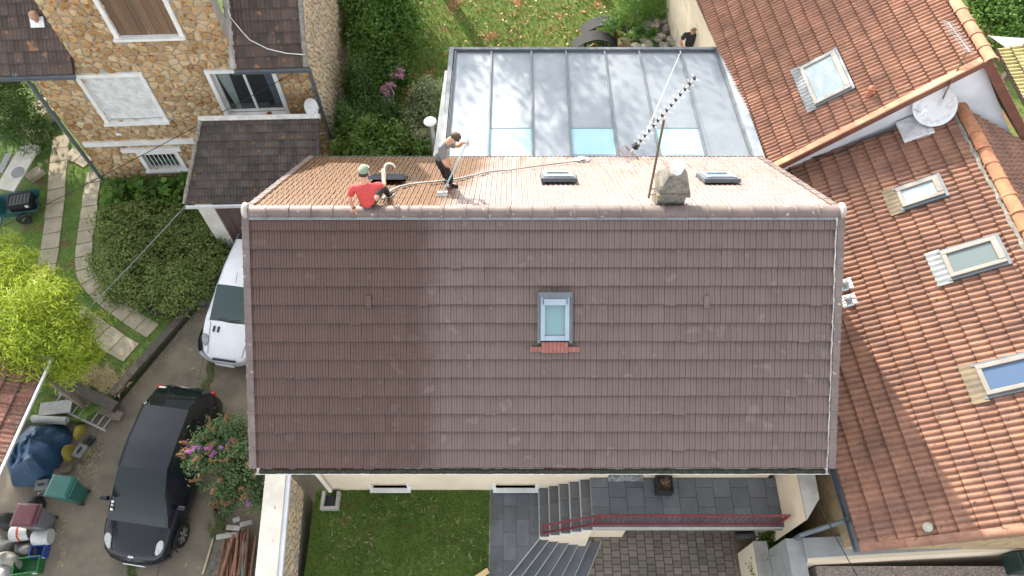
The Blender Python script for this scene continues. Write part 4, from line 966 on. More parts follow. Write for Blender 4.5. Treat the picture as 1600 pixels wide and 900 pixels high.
# downpipe of the brown roof house, and its drain
p0 = Vector((-4.42, YE - .03, ZE - .1)); M_pvc = surf('white_pvc', (.74, .73, .68))
MB().tube([p0, p0 + Vector((0, .03, -.15)), Vector((-4.2, WY - .09, 2.9)), Vector((-4.2, WY - .09, .25))], .045, 10).build('downpipe', M_pvc, house, smooth=True)
dr0 = thing('drain_box', 'small grey concrete drain box under the white downpipe', 'drain', (-4.2, WY - .25, 0))
for s in (-1, 1): MB().box((-4.2 + s * .17, WY - .28, .08), (.07, .42, .2)).build('side', M_conc, dr0)
MB().box((-4.2, WY - .455, .08), (.268, .07, .2)).build('front', M_conc, dr0); MB().box((-4.2, WY - .28, .03), (.268, .27, .04)).build('grate', M_black, dr0)
# ------------------------------------------------------------------ PATIO, STAIRS, TERRACE
M_slab = surf('slate_tile', (.115, .125, .14), (.085, .095, .108), .55, ns=2.2, rnd=.18, bump=.15, bs=20)
M_grout = surf('pale_grout', (.34, .34, .34), (.28, .28, .28), .9)
M_nose = surf('pale_nosing', (.48, .48, .46), (.4, .4, .39), .8)
def pave(par, rect, z, w, h, mat, seed, name='paving_tile', gap=.008, th=.02, off=.5, xmax=None, jit=0, clip=None, half=()):
    r = random.Random(seed); x0, x1, y0, y1 = rect; cache = {}
    nx = int(math.ceil((x1 - x0) / w)); ny = int(math.ceil((y1 - y0) / h))
    for i in range(nx):
        sh_ = (i % 2) * off * h
        for j in range(-1, ny):
            a, b, c, d = x0 + i * w, min(x0 + (i + 1) * w, x1), y0 + j * h + sh_, y0 + (j + 1) * h + sh_
            c, d = max(c, y0), min(d, y1)
            if b - a < .03 or d - c < .03: continue
            if clip and not clip((a + b) / 2, (c + d) / 2): continue
            if half:
                P_ = [(a + gap / 2, c + gap / 2), (b - gap / 2, c + gap / 2), (b - gap / 2, d - gap / 2), (a + gap / 2, d - gap / 2)]; Q_ = P_
                for ha, hn in half: Q_ = clip_poly(Q_, ha, hn) if len(Q_) >= 3 else []
                if len(Q_) < 3: continue
                if Q_ != P_: MB().prism(Q_, z - th, z).build(name, mat, par); continue
            k = (round(b - a, 3), round(d - c, 3))
            if k not in cache: cache[k] = MB().box((0, 0, 0), (b - a - gap, d - c - gap, th)).mesh(name, mat, bevel=.002)
            addobj(name, cache[k], par, Matrix.Translation(((a + b) / 2, (c + d) / 2, z - th / 2 + r.uniform(-jit, jit))) @ Matrix.Rotation(r.uniform(-jit, jit), 4, 'X'))
xs0 = at_z(841, 790, 0).x; xs1 = at_z(925, 800, 1.02).x; yfT = 3.58
la, lb = at_z(845, 839, 0), at_z(796, 900, 0); ld_ = (lb - la).normalized(); le = la + ld_ * 3
pat = sheet('patio', [(-.52, la.y + ld_.y * ((-.52 - la.x) / ld_.x)), (la.x, la.y), (xs0 + .03, yfT), (xs0 + .03, WY - .003), (-.52, WY - .003)], .012, M_grout, 1.2)
pave(pat, (-.5, xs0 + .03, 2.2, WY - .01), .034, .30, .60, M_slab, 51, half=[((la.x, la.y), (ld_.y, -ld_.x))])
ter = thing('entrance_terrace', 'raised entrance terrace of grey slate tiles along the cream wall', 'terrace', ((xs1 + 5.8) / 2, 4.1, -1))
XT = 5.86
MB().box(((xs1 + XT) / 2, (yfT + WY) / 2 - .002, .90), (XT - xs1, WY - yfT - .004, .18)).build('terrace_slab', surf('slab_edge', (.33, .32, .29), (.26, .25, .23), .85), ter)
MB().box(((xs1 + XT) / 2, yfT + .012, .996), (XT - xs1, .03, .02)).build('edge_nosing', M_nose, ter)
pave(ter, (xs1 + .01, XT, yfT + .03, WY - .012), 1.022, .385, .42, M_slab, 52, th=.03)
MB().box(((xs1 + XT) / 2 + .4, 4.5, -.1), (XT - xs1 - .8, .2, 1.81)).build('garage_front', surf('dark_garage', (.05, .048, .045), (.035, .034, .032), .8), ter)
MB().box((xs1 + .45, 4.2, -.1), (.9, .75, 1.8)).build('support_wall', M_render, ter)
# upper flight: six risers climbing east
uf = thing('upper_stairs', 'short flight of slate steps climbing to the terrace', 'stairs', (xs0, 4.1, 0))
n = 5; tw = (xs1 - xs0) / n
for k in range(n):
    x0 = xs0 + k * tw; z = .17 * (k + 1)
    st = MB().box((x0 + tw / 2 + .0, (yfT + WY) / 2 - .003, z - .1 - .012), (tw - .004, WY - yfT - .006 , .20)).build('step', surf('pale_render', (.62, .6, .54)), uf)
    for (y0, y1) in ((yfT, 3.93), (3.93, 4.30), (4.30, WY - .01)): MB().box((x0 + tw / 2 + .012, (y0 + y1) / 2, z - .002), (tw - .03, y1 - y0 - .008, .022)).build('tread_tile', M_slab, st)
    MB().box((x0 + .008, (yfT + WY) / 2, z - .004), (.013, WY - yfT - .02, .026)).build('nosing', M_nose, st)
MB().prism([(xs0 + .02, yfT + .02), (xs1, yfT + .02), (xs1, WY - .02), (xs0 + .02, WY - .02)], -1.0, .02).build('stair_base', M_render, uf)
vs = [(xs0 + .05, yfT + .002, -.98), (xs1, yfT + .002, -.98), (xs1, yfT + .002, .80), (xs0 + .05, yfT + .002, .06)]; vs += [(x, y + .012, z) for x, y, z in vs]
MB().add(vs, [(0, 1, 2, 3), (7, 6, 5, 4), (0, 4, 5, 1), (1, 5, 6, 2), (2, 6, 7, 3), (3, 7, 4, 0)]).build('stringer', M_render, uf)
# lower flight: descends east to the courtyard, nosings slant
lf = thing('lower_stairs', 'fan of slate steps with pale nosings descending to the paved courtyard', 'stairs', (1.3, 3, -1))
tp = [845, 861, 877, 893, 908, 923, 940]; bt = [796, 815, 836, 857, 878, 898, 918]
for k in range(7):
    z = -.165 * k
    a, b = at_z(tp[k], 839 + k * 1.0, z), at_z(bt[k], 900, z); dd2 = (b - a).normalized(); b = a + dd2 * 3.0
    if k < 6:
        a2, b2 = at_z(tp[k + 1], 840 + k, z - .165), at_z(bt[k + 1], 900, z - .165); d3 = (b2 - a2).normalized(); b2 = a2 + d3 * 3.0
        st = MB().prism([(a.x, a.y), (b.x, b.y), (b2.x, b2.y), (a2.x, a2.y)], -1.3, z - .165 - .022).build('step', M_grout, lf)
        yy = [0, .34, .67, 1.0]
        for q in range(3):
            s0, s1 = yy[q] * 3 + .004, yy[q + 1] * 3 - .004
            MB().prism([tuple((a + dd2 * s0).xy), tuple((a + dd2 * s1).xy), tuple((a2 + d3 * s1 - Vector((.006, 0, 0))).xy), tuple((a2 + d3 * s0 - Vector((.006, 0, 0))).xy)], z - .185, z - .165).build('tread_tile', M_slab, st)
        MB().tube([a2 + up * .002, b2 + up * .002], .008, 5).build('nosing', M_nose, st)
a, b = at_z(845, 839, 0), at_z(796, 900, 0); MB().tube([a + up * .03, a + (b - a).normalized() * 3 + up * .03], .008, 5).build('nosing', M_nose, lf)
# courtyard pavers
cy_ = [o_ for o_ in bpy.data.objects if o_.name == 'courtyard_bed'][0]
M_pav = surf('courtyard_paver', (.20, .165, .135), (.14, .125, .105), .9, ns=1.6, rnd=.25, bump=.4, bs=30, rndmix=.3)
pave(cy_, (1.75, 5.34, 2.35, WY - .2), -1.0, .205, .155, M_pav, 53, name='paver', gap=.014, th=.05, off=.5, jit=.004)
# railing
ral = thing('red_railing', 'dark red metal railing along the terrace and upper steps', 'railing', (3.5, yfT, 1))
M_red = surf('dark_red_metal', (.17, .025, .035), (.13, .02, .028), .45, bump=.04)
yr = yfT + .07; xt0 = xs1 + .05; xt1 = XT - .15; xb = xs0 + .08
def bar(p, q, r, name, par=ral, n=6): return MB().tube([p, q], r, n).build(name, M_red, par)
for z in (.82, .06):
    bar((xt0, yr, 1.02 + z), (xt1, yr, 1.02 + z), .024, 'rail'); bar((xb, yr, .17 + z), (xt0, yr, 1.02 + z), .024, 'rail')
for x, z in ((xb, .17), (xt0, 1.02), (xt1, 1.02)): bar((x, yr, z - .12), (x, yr, z + .84), .026, 'post')
for k in range(34):
    x = xt0 + (xt1 - xt0) * (k + .5) / 34; bar((x, yr, 1.08), (x, yr, 1.84), .010, 'baluster', n=5)
for k in range(9):
    f_ = (k + .5) / 9; x = xb + (xt0 - xb) * f_; z = .17 + .85 * f_; bar((x, yr, z + .06), (x, yr, z + .82), .010, 'baluster', n=5)
# privacy wall at the east end of the terrace
pw = thing('terrace_end_wall', 'cream wall with concrete coping closing the terrace end', 'wall', (XT + .15, 4.1, -1))
poly = [(XT + .003, yfT - .12), (XT + .30, yfT + .30), (XT + .34, WY + .4), (XT + .003, WY + .4)]
MB().prism(poly, -1.2, 2.3).build('wall_body', M_render, pw)
MB().prism([(x + (-.02 if x < XT + .1 else .02), y + (-.02 if y < 4.2 else 0)) for x, y in poly], 2.3, 2.36).build('coping', M_conc, pw)
# courtyard side wall
cw = thing('courtyard_side_wall', 'low cream wall with grey coping east of the paved courtyard', 'wall', (5.5, 3, -1))
MB().box((5.48, 1.9, -.40), (.22, 3.1, 1.4)).build('wall_body', M_render, cw); MB().box((5.50, 1.9, .33), (.30, 3.1, .06)).build('coping', M_conc, cw)
lp = at_z(1164, 836, .44); bl = thing('black_wall_lamp', 'black cylindrical lamp lying over the courtyard wall coping', 'lamp', lp)
MB().lathe([(.07, -.2), (.085, -.17), (.085, .15), (.06, .2)], lp, 14, Matrix.Rotation(R(75), 3, 'Y') ).build('body', M_black, bl, smooth=True); MB().box(lp - up * .06, (.08, .06, .06)).build('foot', M_black, bl)
# planter on the terrace
pc = at_z(1035, 762, 1.03); pl_ = thing('square_planter', 'black square planter with a bare twiggy plant on the terrace', 'planter', pc)
for s in (-1, 1):
    MB().box(pc + Vector((s * .165, 0, .16)), (.03, .36, .32)).build('side', M_black, pl_); MB().box(pc + Vector((0, s * .165, .16)), (.298, .03, .32)).build('side', M_black, pl_)
MB().box(pc + up * .13, (.298, .298, .24)).build('soil', surf('potting_soil', (.03, .022, .016), (.06, .04, .025), .95, ns=20), pl_)
mb = MB()
for k in range(26):
    a_ = rng.uniform(0, 6.28); l = rng.uniform(.1, .22); p = pc + up * .24; mb.tube([p, p + Vector((math.cos(a_) * l * .6, math.sin(a_) * l * .6, rng.uniform(.05, .25)))], [.007, .003], 4)
tag(mb.build('twigs', surf('dry_twig', (.28, .20, .12), (.18, .13, .08), .9), pl_), kind='stuff')
# east side: walls, path, gravel yard
ey = thing('grey_low_wall', 'grey and cream low wall with flat top below the orange roof verge', 'wall', (8, 2.9, -1))
e0, e1 = at_z(1262, 878, 1.5), at_z(1600, 858, 1.5)
MB().prism([(e0.x, e0.y - .0), (e1.x + 2, e1.y + .1), (e1.x + 2, e1.y + .42), (e0.x, e0.y + .42)], -1.2, 1.5).build('wall_body', M_render, ey)
MB().prism([(e0.x - .03, e0.y + .07), (e1.x + 2, e1.y + .17), (e1.x + 2, e1.y + .46), (e0.x - .03, e0.y + .46)], 1.5, 1.56).build('coping', surf('grey_coping', (.27, .28, .28), (.22, .23, .23), .85), ey)
g0 = at_z(1238, 866, 1.5); MB().prism([(g0.x - .08, 1.5), (g0.x + .26, 1.5), (g0.x + .26, e0.y + .46), (g0.x - .08, e0.y + .46)], -1.2, 1.5).build('return_wall', surf('grey_coping', (.27, .28, .28)), ey)
M_grv = surf('gravel', (.34, .28, .25), (.22, .19, .17), .95, ns=28, bump=.9, bs=45, nd=2)
sheet('gravel_yard', [(e0.x + .3, -2), (16, -2), (16, e0.y - .01), (e0.x + .3, e0.y - .01)], 1.1, M_grv, 2.2)
mb = MB(); r_ = random.Random(5)
for k in range(5000):
    x, y = r_.uniform(e0.x + .3, e0.x + 5.5), r_.uniform(1.9, e0.y - .02); s = r_.uniform(.018, .04); mb.box((x, y, 1.105), (s, s * r_.uniform(.6, 1), s * .7), Matrix.Rotation(r_.uniform(0, 3), 3, 'Z'), taper=.6)
mm = mb.mesh('gravel', surf('gravel_stone', (.42, .34, .30), (.20, .17, .16), .95, ns=40, rnd=.3)); at = mm.attributes.new('rnd', 'FLOAT', 'FACE'); at.data.foreach_set('value', [v for k in range(5000) for v in [r_.random()] * 6])
tag(addobj('gravel_stones', mm), 'loose pinkish grey gravel', 'gravel', kind='stuff')
bx = at_z(1588, 880, 1.35); bn = thing('green_storage_bin', 'dark green ribbed box by the grey wall on the gravel', 'box', bx)
MB().box(bx + Vector((.15, 0, 0)), (.55, .38, .5), taper=.93).build('body', surf('dark_green_plastic', (.015, .04, .035), (.012, .03, .028), .5), bn, bevel=.02)
for k in range(6): MB().box(bx + Vector((-.07 + .09 * k, -.01, .258)), (.05, .36, .02)).build('lid_rib', surf('dark_green_plastic', (.015, .04, .035)), bn)
# overhead wires
def wire(name, label, p, q, sag, r=.012, mat=M_black):
    p, q = Vector(p), Vector(q); pts = [p.lerp(q, k / 24) - up * sag * 4 * (k / 24) * (1 - k / 24) for k in range(25)]
    tag(MB().tube(pts, r, 5).build(name, mat), label, 'cable')
p1 = FM @ Vector((SW - .1, HW - .5, .12))
wire('overhead_wire', 'thin wire running from the stone house corner down across the garden path', p1, at_z(-60, 385, 1.5), .1, .010)
wire('overhead_wire', 'pale thin wire crossing the shrub bed from the annex roof to the bamboo', at_pl(418, 175, A + sn * .3, sn), at_z(60, 560, 1.2), .15, .008, M_zincl)
wire('overhead_wire', 'dark double wire hanging over the low grey wall', at_z(1280, 790, 2.6), at_z(1345, 910, 1.5), .02, .010)
# ------------------------------------------------------------------ CARS
def superstation(ring): return ring
def car(name, label, M, L, W, H, paint, spec):
    t = thing(name, label, 'car'); WM[t.name] = M; t.matrix_basis = M
    h = L / 2; wv = W / 2
    def interp(tab, x):
        for (x0, v0), (x1, v1) in zip(tab, tab[1:]):
            if x0 <= x <= x1:
                f = (x - x0) / (x1 - x0); f = f * f * (3 - 2 * f); return v0 + (v1 - v0) * f
        return tab[0][1] if x < tab[0][0] else tab[-1][1]
    wt = spec.get('wt') or [(-1, .60), (-.985, .78), (-.93, .92), (-.8, .985), (-.4, 1), (.4, 1), (.72, .97), (.88, .88), (.95, .76), (.985, .60), (1, .40)]
    zt = spec['belt']
    xs = [-1, -.99, -.97, -.93, -.86, -.75, -.6, -.4, -.2, 0, .2, .4, .52, .62, .7, .78, .85, .90, .94, .97, .985, 1]
    def ring(x, crown=.025):
        w_ = wv * interp(wt, x); z1 = interp(zt, x); zb = .20 + (.10 if abs(x) > .9 else 0) * (abs(x) - .9) * 10
        pts = [(w_ * .80, zb), (w_ * .95, zb + .06), (w_ * .995, .42), (w_, .55), (w_ * .985, z1 - .14), (w_ * .95, z1 - .05), (w_ * .86, z1 - .012), (w_ * .45, z1 + crown * .8), (0, z1 + crown)]
        return pts
    vs = []; n = 17
    for x in xs:
        p = ring(x); full = [(-a, b) for a, b in p] + [(a, b) for a, b in p[-2::-1]]
        vs += [(x * h, -a, b) for a, b in full]
    fs = []
    for i in range(len(xs) - 1):
        for k in range(n - 1): fs.append((i * n + k, (i + 1) * n + k, (i + 1) * n + k + 1, i * n + k + 1))
    fs += [tuple(range(n)), tuple((len(xs) - 1) * n + k for k in range(n))[::-1]]
    body = lbuild(MB().add(vs, fs), 'body', paint, t, smooth=True)
    body.data.set_sharp_from_angle(angle=R(55))
    # cabin
    ct = spec['cabin']          # (x, ztop, w_belt, w_roof) along the car, rear to front
    def cab(x):
        for a, b in zip(ct, ct[1:]):
            if a[0] <= x <= b[0]:
                f = (x - a[0]) / (b[0] - a[0]); return [a[k] + (b[k] - a[k]) * f for k in range(4)]
    xc = spec['xc']; vs = []; m = 11
    for x in xc:
        _, z1, wb, wr = cab(x); zb = interp(zt, x) - .03; wb *= wv; wr *= wv; hh = max(z1 - zb, .012)
        half = [(wb, zb), (wb + (wr - wb) * .40, zb + hh * .42), (wr * 1.01, zb + hh * .84), (wr * .94, zb + hh * .955), (wr * .5, zb + hh * 1.0), (0, zb + hh * 1.012)]
        full = [(-a, b) for a, b in half] + [(a, b) for a, b in half[-2::-1]]
        vs += [(x * h, -a, b) for a, b in full]
    groups = {}
    for i in range(len(xc) - 1):
        xm = (xc[i] + xc[i + 1]) / 2
        for k in range(m - 1):
            kk = k if k < 5 else m - 2 - k      # 0,1 side; 2,3 rail ; 4 top
            if kk <= 1:
                if xm > spec['ws'][0] + .03 or xm < spec['rw'][1] - .03: g = 'pillar' if kk == 1 or xm > spec['ws'][0] else 'pillar'
                else: g = 'pillar' if any(abs(xm - p) < spec['pw'] for p in spec['pillars']) else ('side_window_r' if k < 5 else 'side_window_l')
            elif kk == 2: g = 'pillar'
            else:
                g = 'windscreen' if xm > spec['ws'][0] else ('rear_window' if xm < spec['rw'][1] else 'roof_panel')
            groups.setdefault(g, []).append((i * m + k, (i + 1) * m + k, (i + 1) * m + k + 1, i * m + k + 1))
    glass = glassmat('car_glass', (.008, .014, .015), .03, .36)
    for g, ff in groups.items():
        used = sorted({i for f in ff for i in f}); mp = {o_: k for k, o_ in enumerate(used)}
        mt = paint if g in ('roof_panel', 'pillar') else (spec.get('glass') or glass)
        o_ = lbuild(MB().add([vs[i] for i in used], [tuple(mp[i] for i in f) for f in ff]), g.replace('_r', '').replace('_l', '') if g.startswith('side') else g, mt, t, smooth=True)
    # cowl, wipers, seam lines
    ws0, ws1 = spec['ws']
    yb = wv * .78
    pts = []
    for k in range(13):
        y = -yb + 2 * yb * k / 12; pts.append(((ws1 - .005 - .05 * (abs(y) / yb) ** 2) * h, y, interp(zt, ws1) + .015 - .03 * (abs(y) / yb) ** 2))
    lbuild(MB().tube(pts, .022, 6), 'cowl_strip', M_black, t)
    for y0, y1 in ((-.1, .52), (-.62, .0)):
        lbuild(MB().tube([(ws1 * h - .02, y0 * yb, interp(zt, ws1) + .035), ((ws1 - .035) * h, (y0 + y1) / 2 * yb, interp(zt, ws1) + .06), ((ws1 - .05) * h, y1 * yb, interp(zt, ws1) + .065)], .010, 5), 'wiper', M_black, t)
    hl = []
    for s in (-1, 1):
        # bonnet seams
        q = [(x * h, s * wv * (.70 - .16 * ((x - ws1) / (1 - ws1))), interp(zt, x) + .012) for x in [ws1 + .02 + (.93 - ws1 - .02) * k / 8 for k in range(9)]]
        lbuild(MB().tube(q, .006, 4), 'bonnet_seam', M_black, t)
        # roof rail groove
        q = [(x * h, s * wv * cab(x)[3] * .93, cab(x)[1] - .004) for x in [spec['rw'][1] + (ws0 - spec['rw'][1]) * k / 8 for k in range(9)]]
        lbuild(MB().tube(q, .010, 4), 'roof_groove', M_black, t)
        # headlight: swept almond shape on the corner
        hx_, hy_, hz_ = spec['hl']; mq_ = Matrix.Rotation(s * R(-32), 3, 'Z') @ Matrix.Rotation(R(28), 3, 'Y')
        mbh = MB(); vv = []; ff = []; nu_, nv_ = 12, 5
        for iu in range(nu_):
            for iv in range(nv_ + 1):
                a = 2 * math.pi * iu / nu_; b = iv / nv_ * math.pi / 2
                vv.append(mq_ @ Vector((spec['hls'][0] * math.cos(a) * math.cos(b) , spec['hls'][1] * math.sin(a) * math.cos(b), .05 * math.sin(b))) + Vector((hx_ * h, s * hy_ * wv, hz_)))
        for iu in range(nu_):
            for iv in range(nv_): ff.append((iu * (nv_ + 1) + iv, ((iu + 1) % nu_) * (nv_ + 1) + iv, ((iu + 1) % nu_) * (nv_ + 1) + iv + 1, iu * (nv_ + 1) + iv + 1))
        lbuild(mbh.add(vv, ff), 'headlight', spec.get('hlm') or surf('lamp_glass', (.40, .42, .42), (.28, .30, .30), .12, ns=8, bump=0), t, smooth=True)
        tl_ = spec['tl']; lbuild(MB().box((tl_[0] * h, s * tl_[1] * wv, tl_[2]), (.10, .12, .28), Matrix.Rotation(R(-22), 3, 'Y')), 'taillight', surf('tail_red', (.45, .01, .01), (.3, .01, .01), .15, bump=0), t, bevel=.03)
        # mirror
        mx_ = spec['mir']; mbm = MB().box((mx_[0] * h, s * (wv + .09), mx_[1]), (.11, .19, .13)); lbuild(mbm, 'mirror', spec.get('mirror_mat', paint), t, bevel=.03)
        lbuild(MB().tube([(mx_[0] * h, s * wv * .93, mx_[1] - .06), (mx_[0] * h, s * (wv + .05), mx_[1] - .02)], .02, 6), 'mirror_stalk', M_black, t)
        # door shut lines and handles
        for xd in spec['doors']:
            q = [(xd * h, s * wv * 1.001, .32), (xd * h, s * wv * 1.003, .55), (xd * h, s * wv * .99, interp(zt, xd) - .13), (xd * h, s * wv * .955, interp(zt, xd) - .045)]
            lbuild(MB().tube(q, .006, 4), 'door_seam', M_black, t)
            lbuild(MB().box((xd * h + .14, s * wv * 1.0, interp(zt, xd) - .19), (.17, .03, .03)), 'door_handle', paint, t, bevel=.008)
        for xw in spec['wheels']:
            c = (xw * h, s * (wv - .10), .30); rx = Matrix.Rotation(R(90), 3, 'X')
            arch = MB(); vv = []
            for k in range(15):
                a = math.pi * k / 14; vv += [(c[0] + math.cos(a) * .36, s * wv * 1.0 - s * .06, .30 + math.sin(a) * .34), (c[0] + math.cos(a) * .36, s * wv * 1.012, .30 + math.sin(a) * .34), (c[0] + math.cos(a) * .40, s * wv * 1.004, .30 + math.sin(a) * .385)]
            arch.add(vv, [f for k in range(14) for f in ((3 * k, 3 * k + 1, 3 * k + 4, 3 * k + 3), (3 * k + 1, 3 * k + 2, 3 * k + 5, 3 * k + 4))]); lbuild(arch, 'wheel_arch', M_black, t)
            wl = bpy.data.objects.new('wheel', None); COL.objects.link(wl); adopt(wl, t, M @ Matrix.Translation(c))
            lbuild(MB().lathe([(.20, -.09), (.285, -.10), (.30, -.07), (.30, .07), (.285, .10), (.20, .09)], n=26, M=rx), 'tyre', M_black, wl, smooth=True)
            mbw = MB().lathe([(.19, -.088), (.20, -.095), (.20, .095), (.19, .088), (.05, .075)], n=22, M=rx)
            rim = lbuild(mbw, 'rim', surf('rim_dark', (.16, .16, .17), (.12, .12, .13), .4, metal=.6), wl)
            for k in range(7):
                a = k * 2 * math.pi / 7; lbuild(MB().box((math.cos(a) * .11, -s * -.096, math.sin(a) * .11), (.15, .02, .045), Matrix.Rotation(-a, 3, 'Y')), 'spoke', surf('rim_silver', (.5, .5, .52), (.42, .42, .44), .3, metal=.7), rim) if False else lbuild(MB().box((math.cos(a) * .11, s * .096, math.sin(a) * .11), (.15, .02, .045), Matrix.Rotation(-a, 3, 'Y')), 'spoke', surf('rim_silver', (.5, .5, .52), (.42, .42, .44), .3, metal=.7), wl)
    # front bumper lip, grille, plate
    q = []
    for k in range(17):
        a = -1 + 2 * k / 16; x = .997 - .10 * abs(a) ** 2.6 - .02 * a * a; q.append((x * h + .015, a * wv * .93, .42))
    lbuild(MB().tube(q, .045, 6), 'bumper_strip', spec.get('bump', M_black), t, smooth=True)
    lbuild(MB().box((.985 * h, 0, .56), (.05, .62, .07)), 'grille', M_black, t, bevel=.015)
    lbuild(MB().box((h + .055, 0, .40), (.02, .50, .11)), 'number_plate', M_white, t)
    lbuild(MB().tube([(-.55 * h if spec.get('rear_aerial') else .40 * h * 0 + spec['aer'] * h, 0, spec['roofz']), (spec['aer'] * h - .25, 0, spec['roofz'] + .12)], .006, 4), 'aerial', M_black, t)
    return t
M_navy = surf('black_car_paint', (.010, .012, .018), (.008, .010, .014), .22, bump=0, spec=.32, coat=.12)
M_silv = surf('white_car_paint', (.62, .64, .68), (.58, .60, .64), .3, bump=0, spec=.4, coat=.3)
def car_M(front_px, rear_px, zf, zr, ctr_shift=0):
    f, r_ = at_z(*front_px, zf), at_z(*rear_px, zr); d = Vector((f.x - r_.x, f.y - r_.y, 0)); c = (f + r_) / 2; yaw = math.atan2(d.y, d.x)
    return c, yaw, d.length
c, yaw, ln_ = car_M((212, 868), (300, 617), -.45, -.15); print('CAR', c, math.degrees(yaw), ln_)
spec1 = dict(belt=[(-1, .92), (-.9, 1.0), (-.5, .98), (.2, .95), (.5, .93), (.62, .90), (.8, .80), (.92, .70), (1, .58)],
    cabin=[(-.97, 1.0, .84, .70), (-.90, 1.18, .90, .70), (-.80, 1.36, .93, .71), (-.64, 1.57, .94, .73), (-.2, 1.63, .95, .74), (.08, 1.60, .95, .73), (.30, 1.38, .94, .76), (.50, 1.12, .92, .82), (.62, .93, .90, .86)],
    xc=[-.97, -.90, -.80, -.72, -.64, -.58, -.4, -.24, -.19, -.05, .08, .19, .30, .40, .50, .56, .62], ws=(.08, .62), rw=(-.97, -.64), pillars=[-.61, -.215], pw=.03,
    hl=(.84, .66, .72), hls=(.24, .12), tl=(-.945, .80, .84), mir=(.40, 1.0), doors=[-.55, -.2, .36], wheels=(-.62, .64), aer=-.72, roofz=1.62)
lnc = 4.12
M1 = Matrix.Translation((c.x, c.y, dz(c.y))) @ Matrix.Rotation(yaw, 4, 'Z') @ Matrix.Rotation(.058, 4, 'Y')
car1 = car('people_carrier', 'dark navy rounded people carrier parked on the concrete driveway', M1, lnc, 1.70, 1.6, M_navy, spec1)
# double chevron emblem on the nose, stickers and papers on the windscreen
for k in (0, 1): lbuild(MB().tube([(.958 * lnc / 2 + .03 * k * 0, -.07, .695 + .0), (.95 * lnc / 2 + .035 - .035 * k, 0, .715 - .012 * k), (.958 * lnc / 2, .07, .695)], .012, 5), 'emblem', M_steel, car1)
for k, (dx, cc_) in enumerate(((0, M_white), (-.09, surf('sticker_tan', (.5, .4, .3))), (-.16, M_white))): lbuild(MB().box((.52 * lnc / 2 - dx * -1, -.60, 1.135 - dx * .42), (.05, .06, .006), Matrix.Rotation(R(33), 3, 'Y')), 'windscreen_sticker', cc_, car1)
lbuild(MB().box((-.90 * lnc / 2, -.38, 1.34), (.09, .16, .01), Matrix.Rotation(R(-50), 3, 'Y')), 'paper_on_shelf', M_white, car1)
c2_, yaw2, l2 = car_M((352, 571), (392, 410), -.25, .1); print('CAR2', c2_, math.degrees(yaw2), l2)
f2 = at_z(352, 566, dz(8.1) + .45); yaw2 = R(-90 - 9); ln2 = 3.75
ctr = Vector((f2.x, f2.y, 0)) - Vector((math.cos(yaw2), math.sin(yaw2), 0)) * ln2 / 2
spec2 = dict(wt=[(-1, .60), (-.985, .78), (-.93, .90), (-.8, .97), (-.4, 1), (.3, 1), (.55, .97), (.75, .90), (.88, .79), (.95, .66), (.985, .52), (1, .36)], belt=[(-1, .84), (-.9, .90), (-.4, .90), (.2, .88), (.45, .87), (.6, .80), (.8, .70), (.93, .60), (1, .50)],
    cabin=[(-.97, .93, .86, .66), (-.86, 1.22, .90, .68), (-.72, 1.36, .90, .64), (-.3, 1.41, .91, .66), (.04, 1.39, .91, .66), (.22, 1.22, .90, .69), (.38, 1.02, .88, .75), (.48, .87, .85, .80)],
    xc=[-.97, -.86, -.72, -.58, -.4, -.22, -.16, -.04, .04, .13, .22, .30, .38, .43, .48], ws=(.04, .48), rw=(-.97, -.72), pillars=[-.19], pw=.035,
    hl=(.78, .66, .665), hls=(.27, .12), tl=(-.95, .78, .74), mir=(.28, .93), doors=[-.2, .30], wheels=(-.64, .66), aer=.0, roofz=1.43, bump=surf('silver_bumper', (.3, .32, .34)), glass=glassmat('car_glass_green', (.03, .055, .055), .05, .45), mirror_mat=M_black, hlm=surf('lamp_grey', (.30, .33, .34), (.2, .22, .23), .12, ns=8, bump=0))
M2 = Matrix.Translation((ctr.x, ctr.y, dz(ctr.y))) @ Matrix.Rotation(yaw2, 4, 'Z') @ Matrix.Rotation(.058, 4, 'Y')
car2 = car('white_hatchback', 'white hatchback half hidden under the brown roof verge by the annex', M2, ln2, 1.64, 1.43, M_silv, spec2)
for y in (-.42, -.30): lbuild(MB().box((.60 * ln2 / 2, y, .845), (.16, .055, .012), Matrix.Rotation(R(14), 3, 'Y')), 'bonnet_vent', M_black, car2, bevel=.004)
# ------------------------------------------------------------------ PEOPLE
def skin(name, joints, edges, mat, par, sub=2, root=0):
    """continuous surface grown round connected joints {name: (pos, radius)}"""
    names = list(joints); me = bpy.data.meshes.new(name); idx = {k: i for i, k in enumerate(names)}
    me.from_pydata([tuple(joints[k][0]) for k in names], [(idx[a], idx[b]) for a, b in edges], [])
    ob = bpy.data.objects.new(name, me); COL.objects.link(ob); sm = ob.modifiers.new('skin', 'SKIN'); sm.use_smooth_shade = True; sm.branch_smoothing = .6
    for i, k in enumerate(names):
        sv_ = me.skin_vertices[0].data[i]; r_ = joints[k][1]; sv_.radius = r_ if isinstance(r_, tuple) else (r_, r_); sv_.use_root = (i == root)
    ss = ob.modifiers.new('sub', 'SUBSURF'); ss.levels = sub; ss.render_levels = sub
    dg = bpy.context.evaluated_depsgraph_get(); m2 = bpy.data.meshes.new_from_object(ob.evaluated_get(dg)); m2.name = name
    bpy.data.objects.remove(ob); m2.materials.clear(); m2.materials.append(mat); m2.shade_smooth()
    return addobj(name, m2, par)
M_skin = surf('skin', (.50, .27, .18), (.44, .23, .15), .55, ns=8, bump=.03)
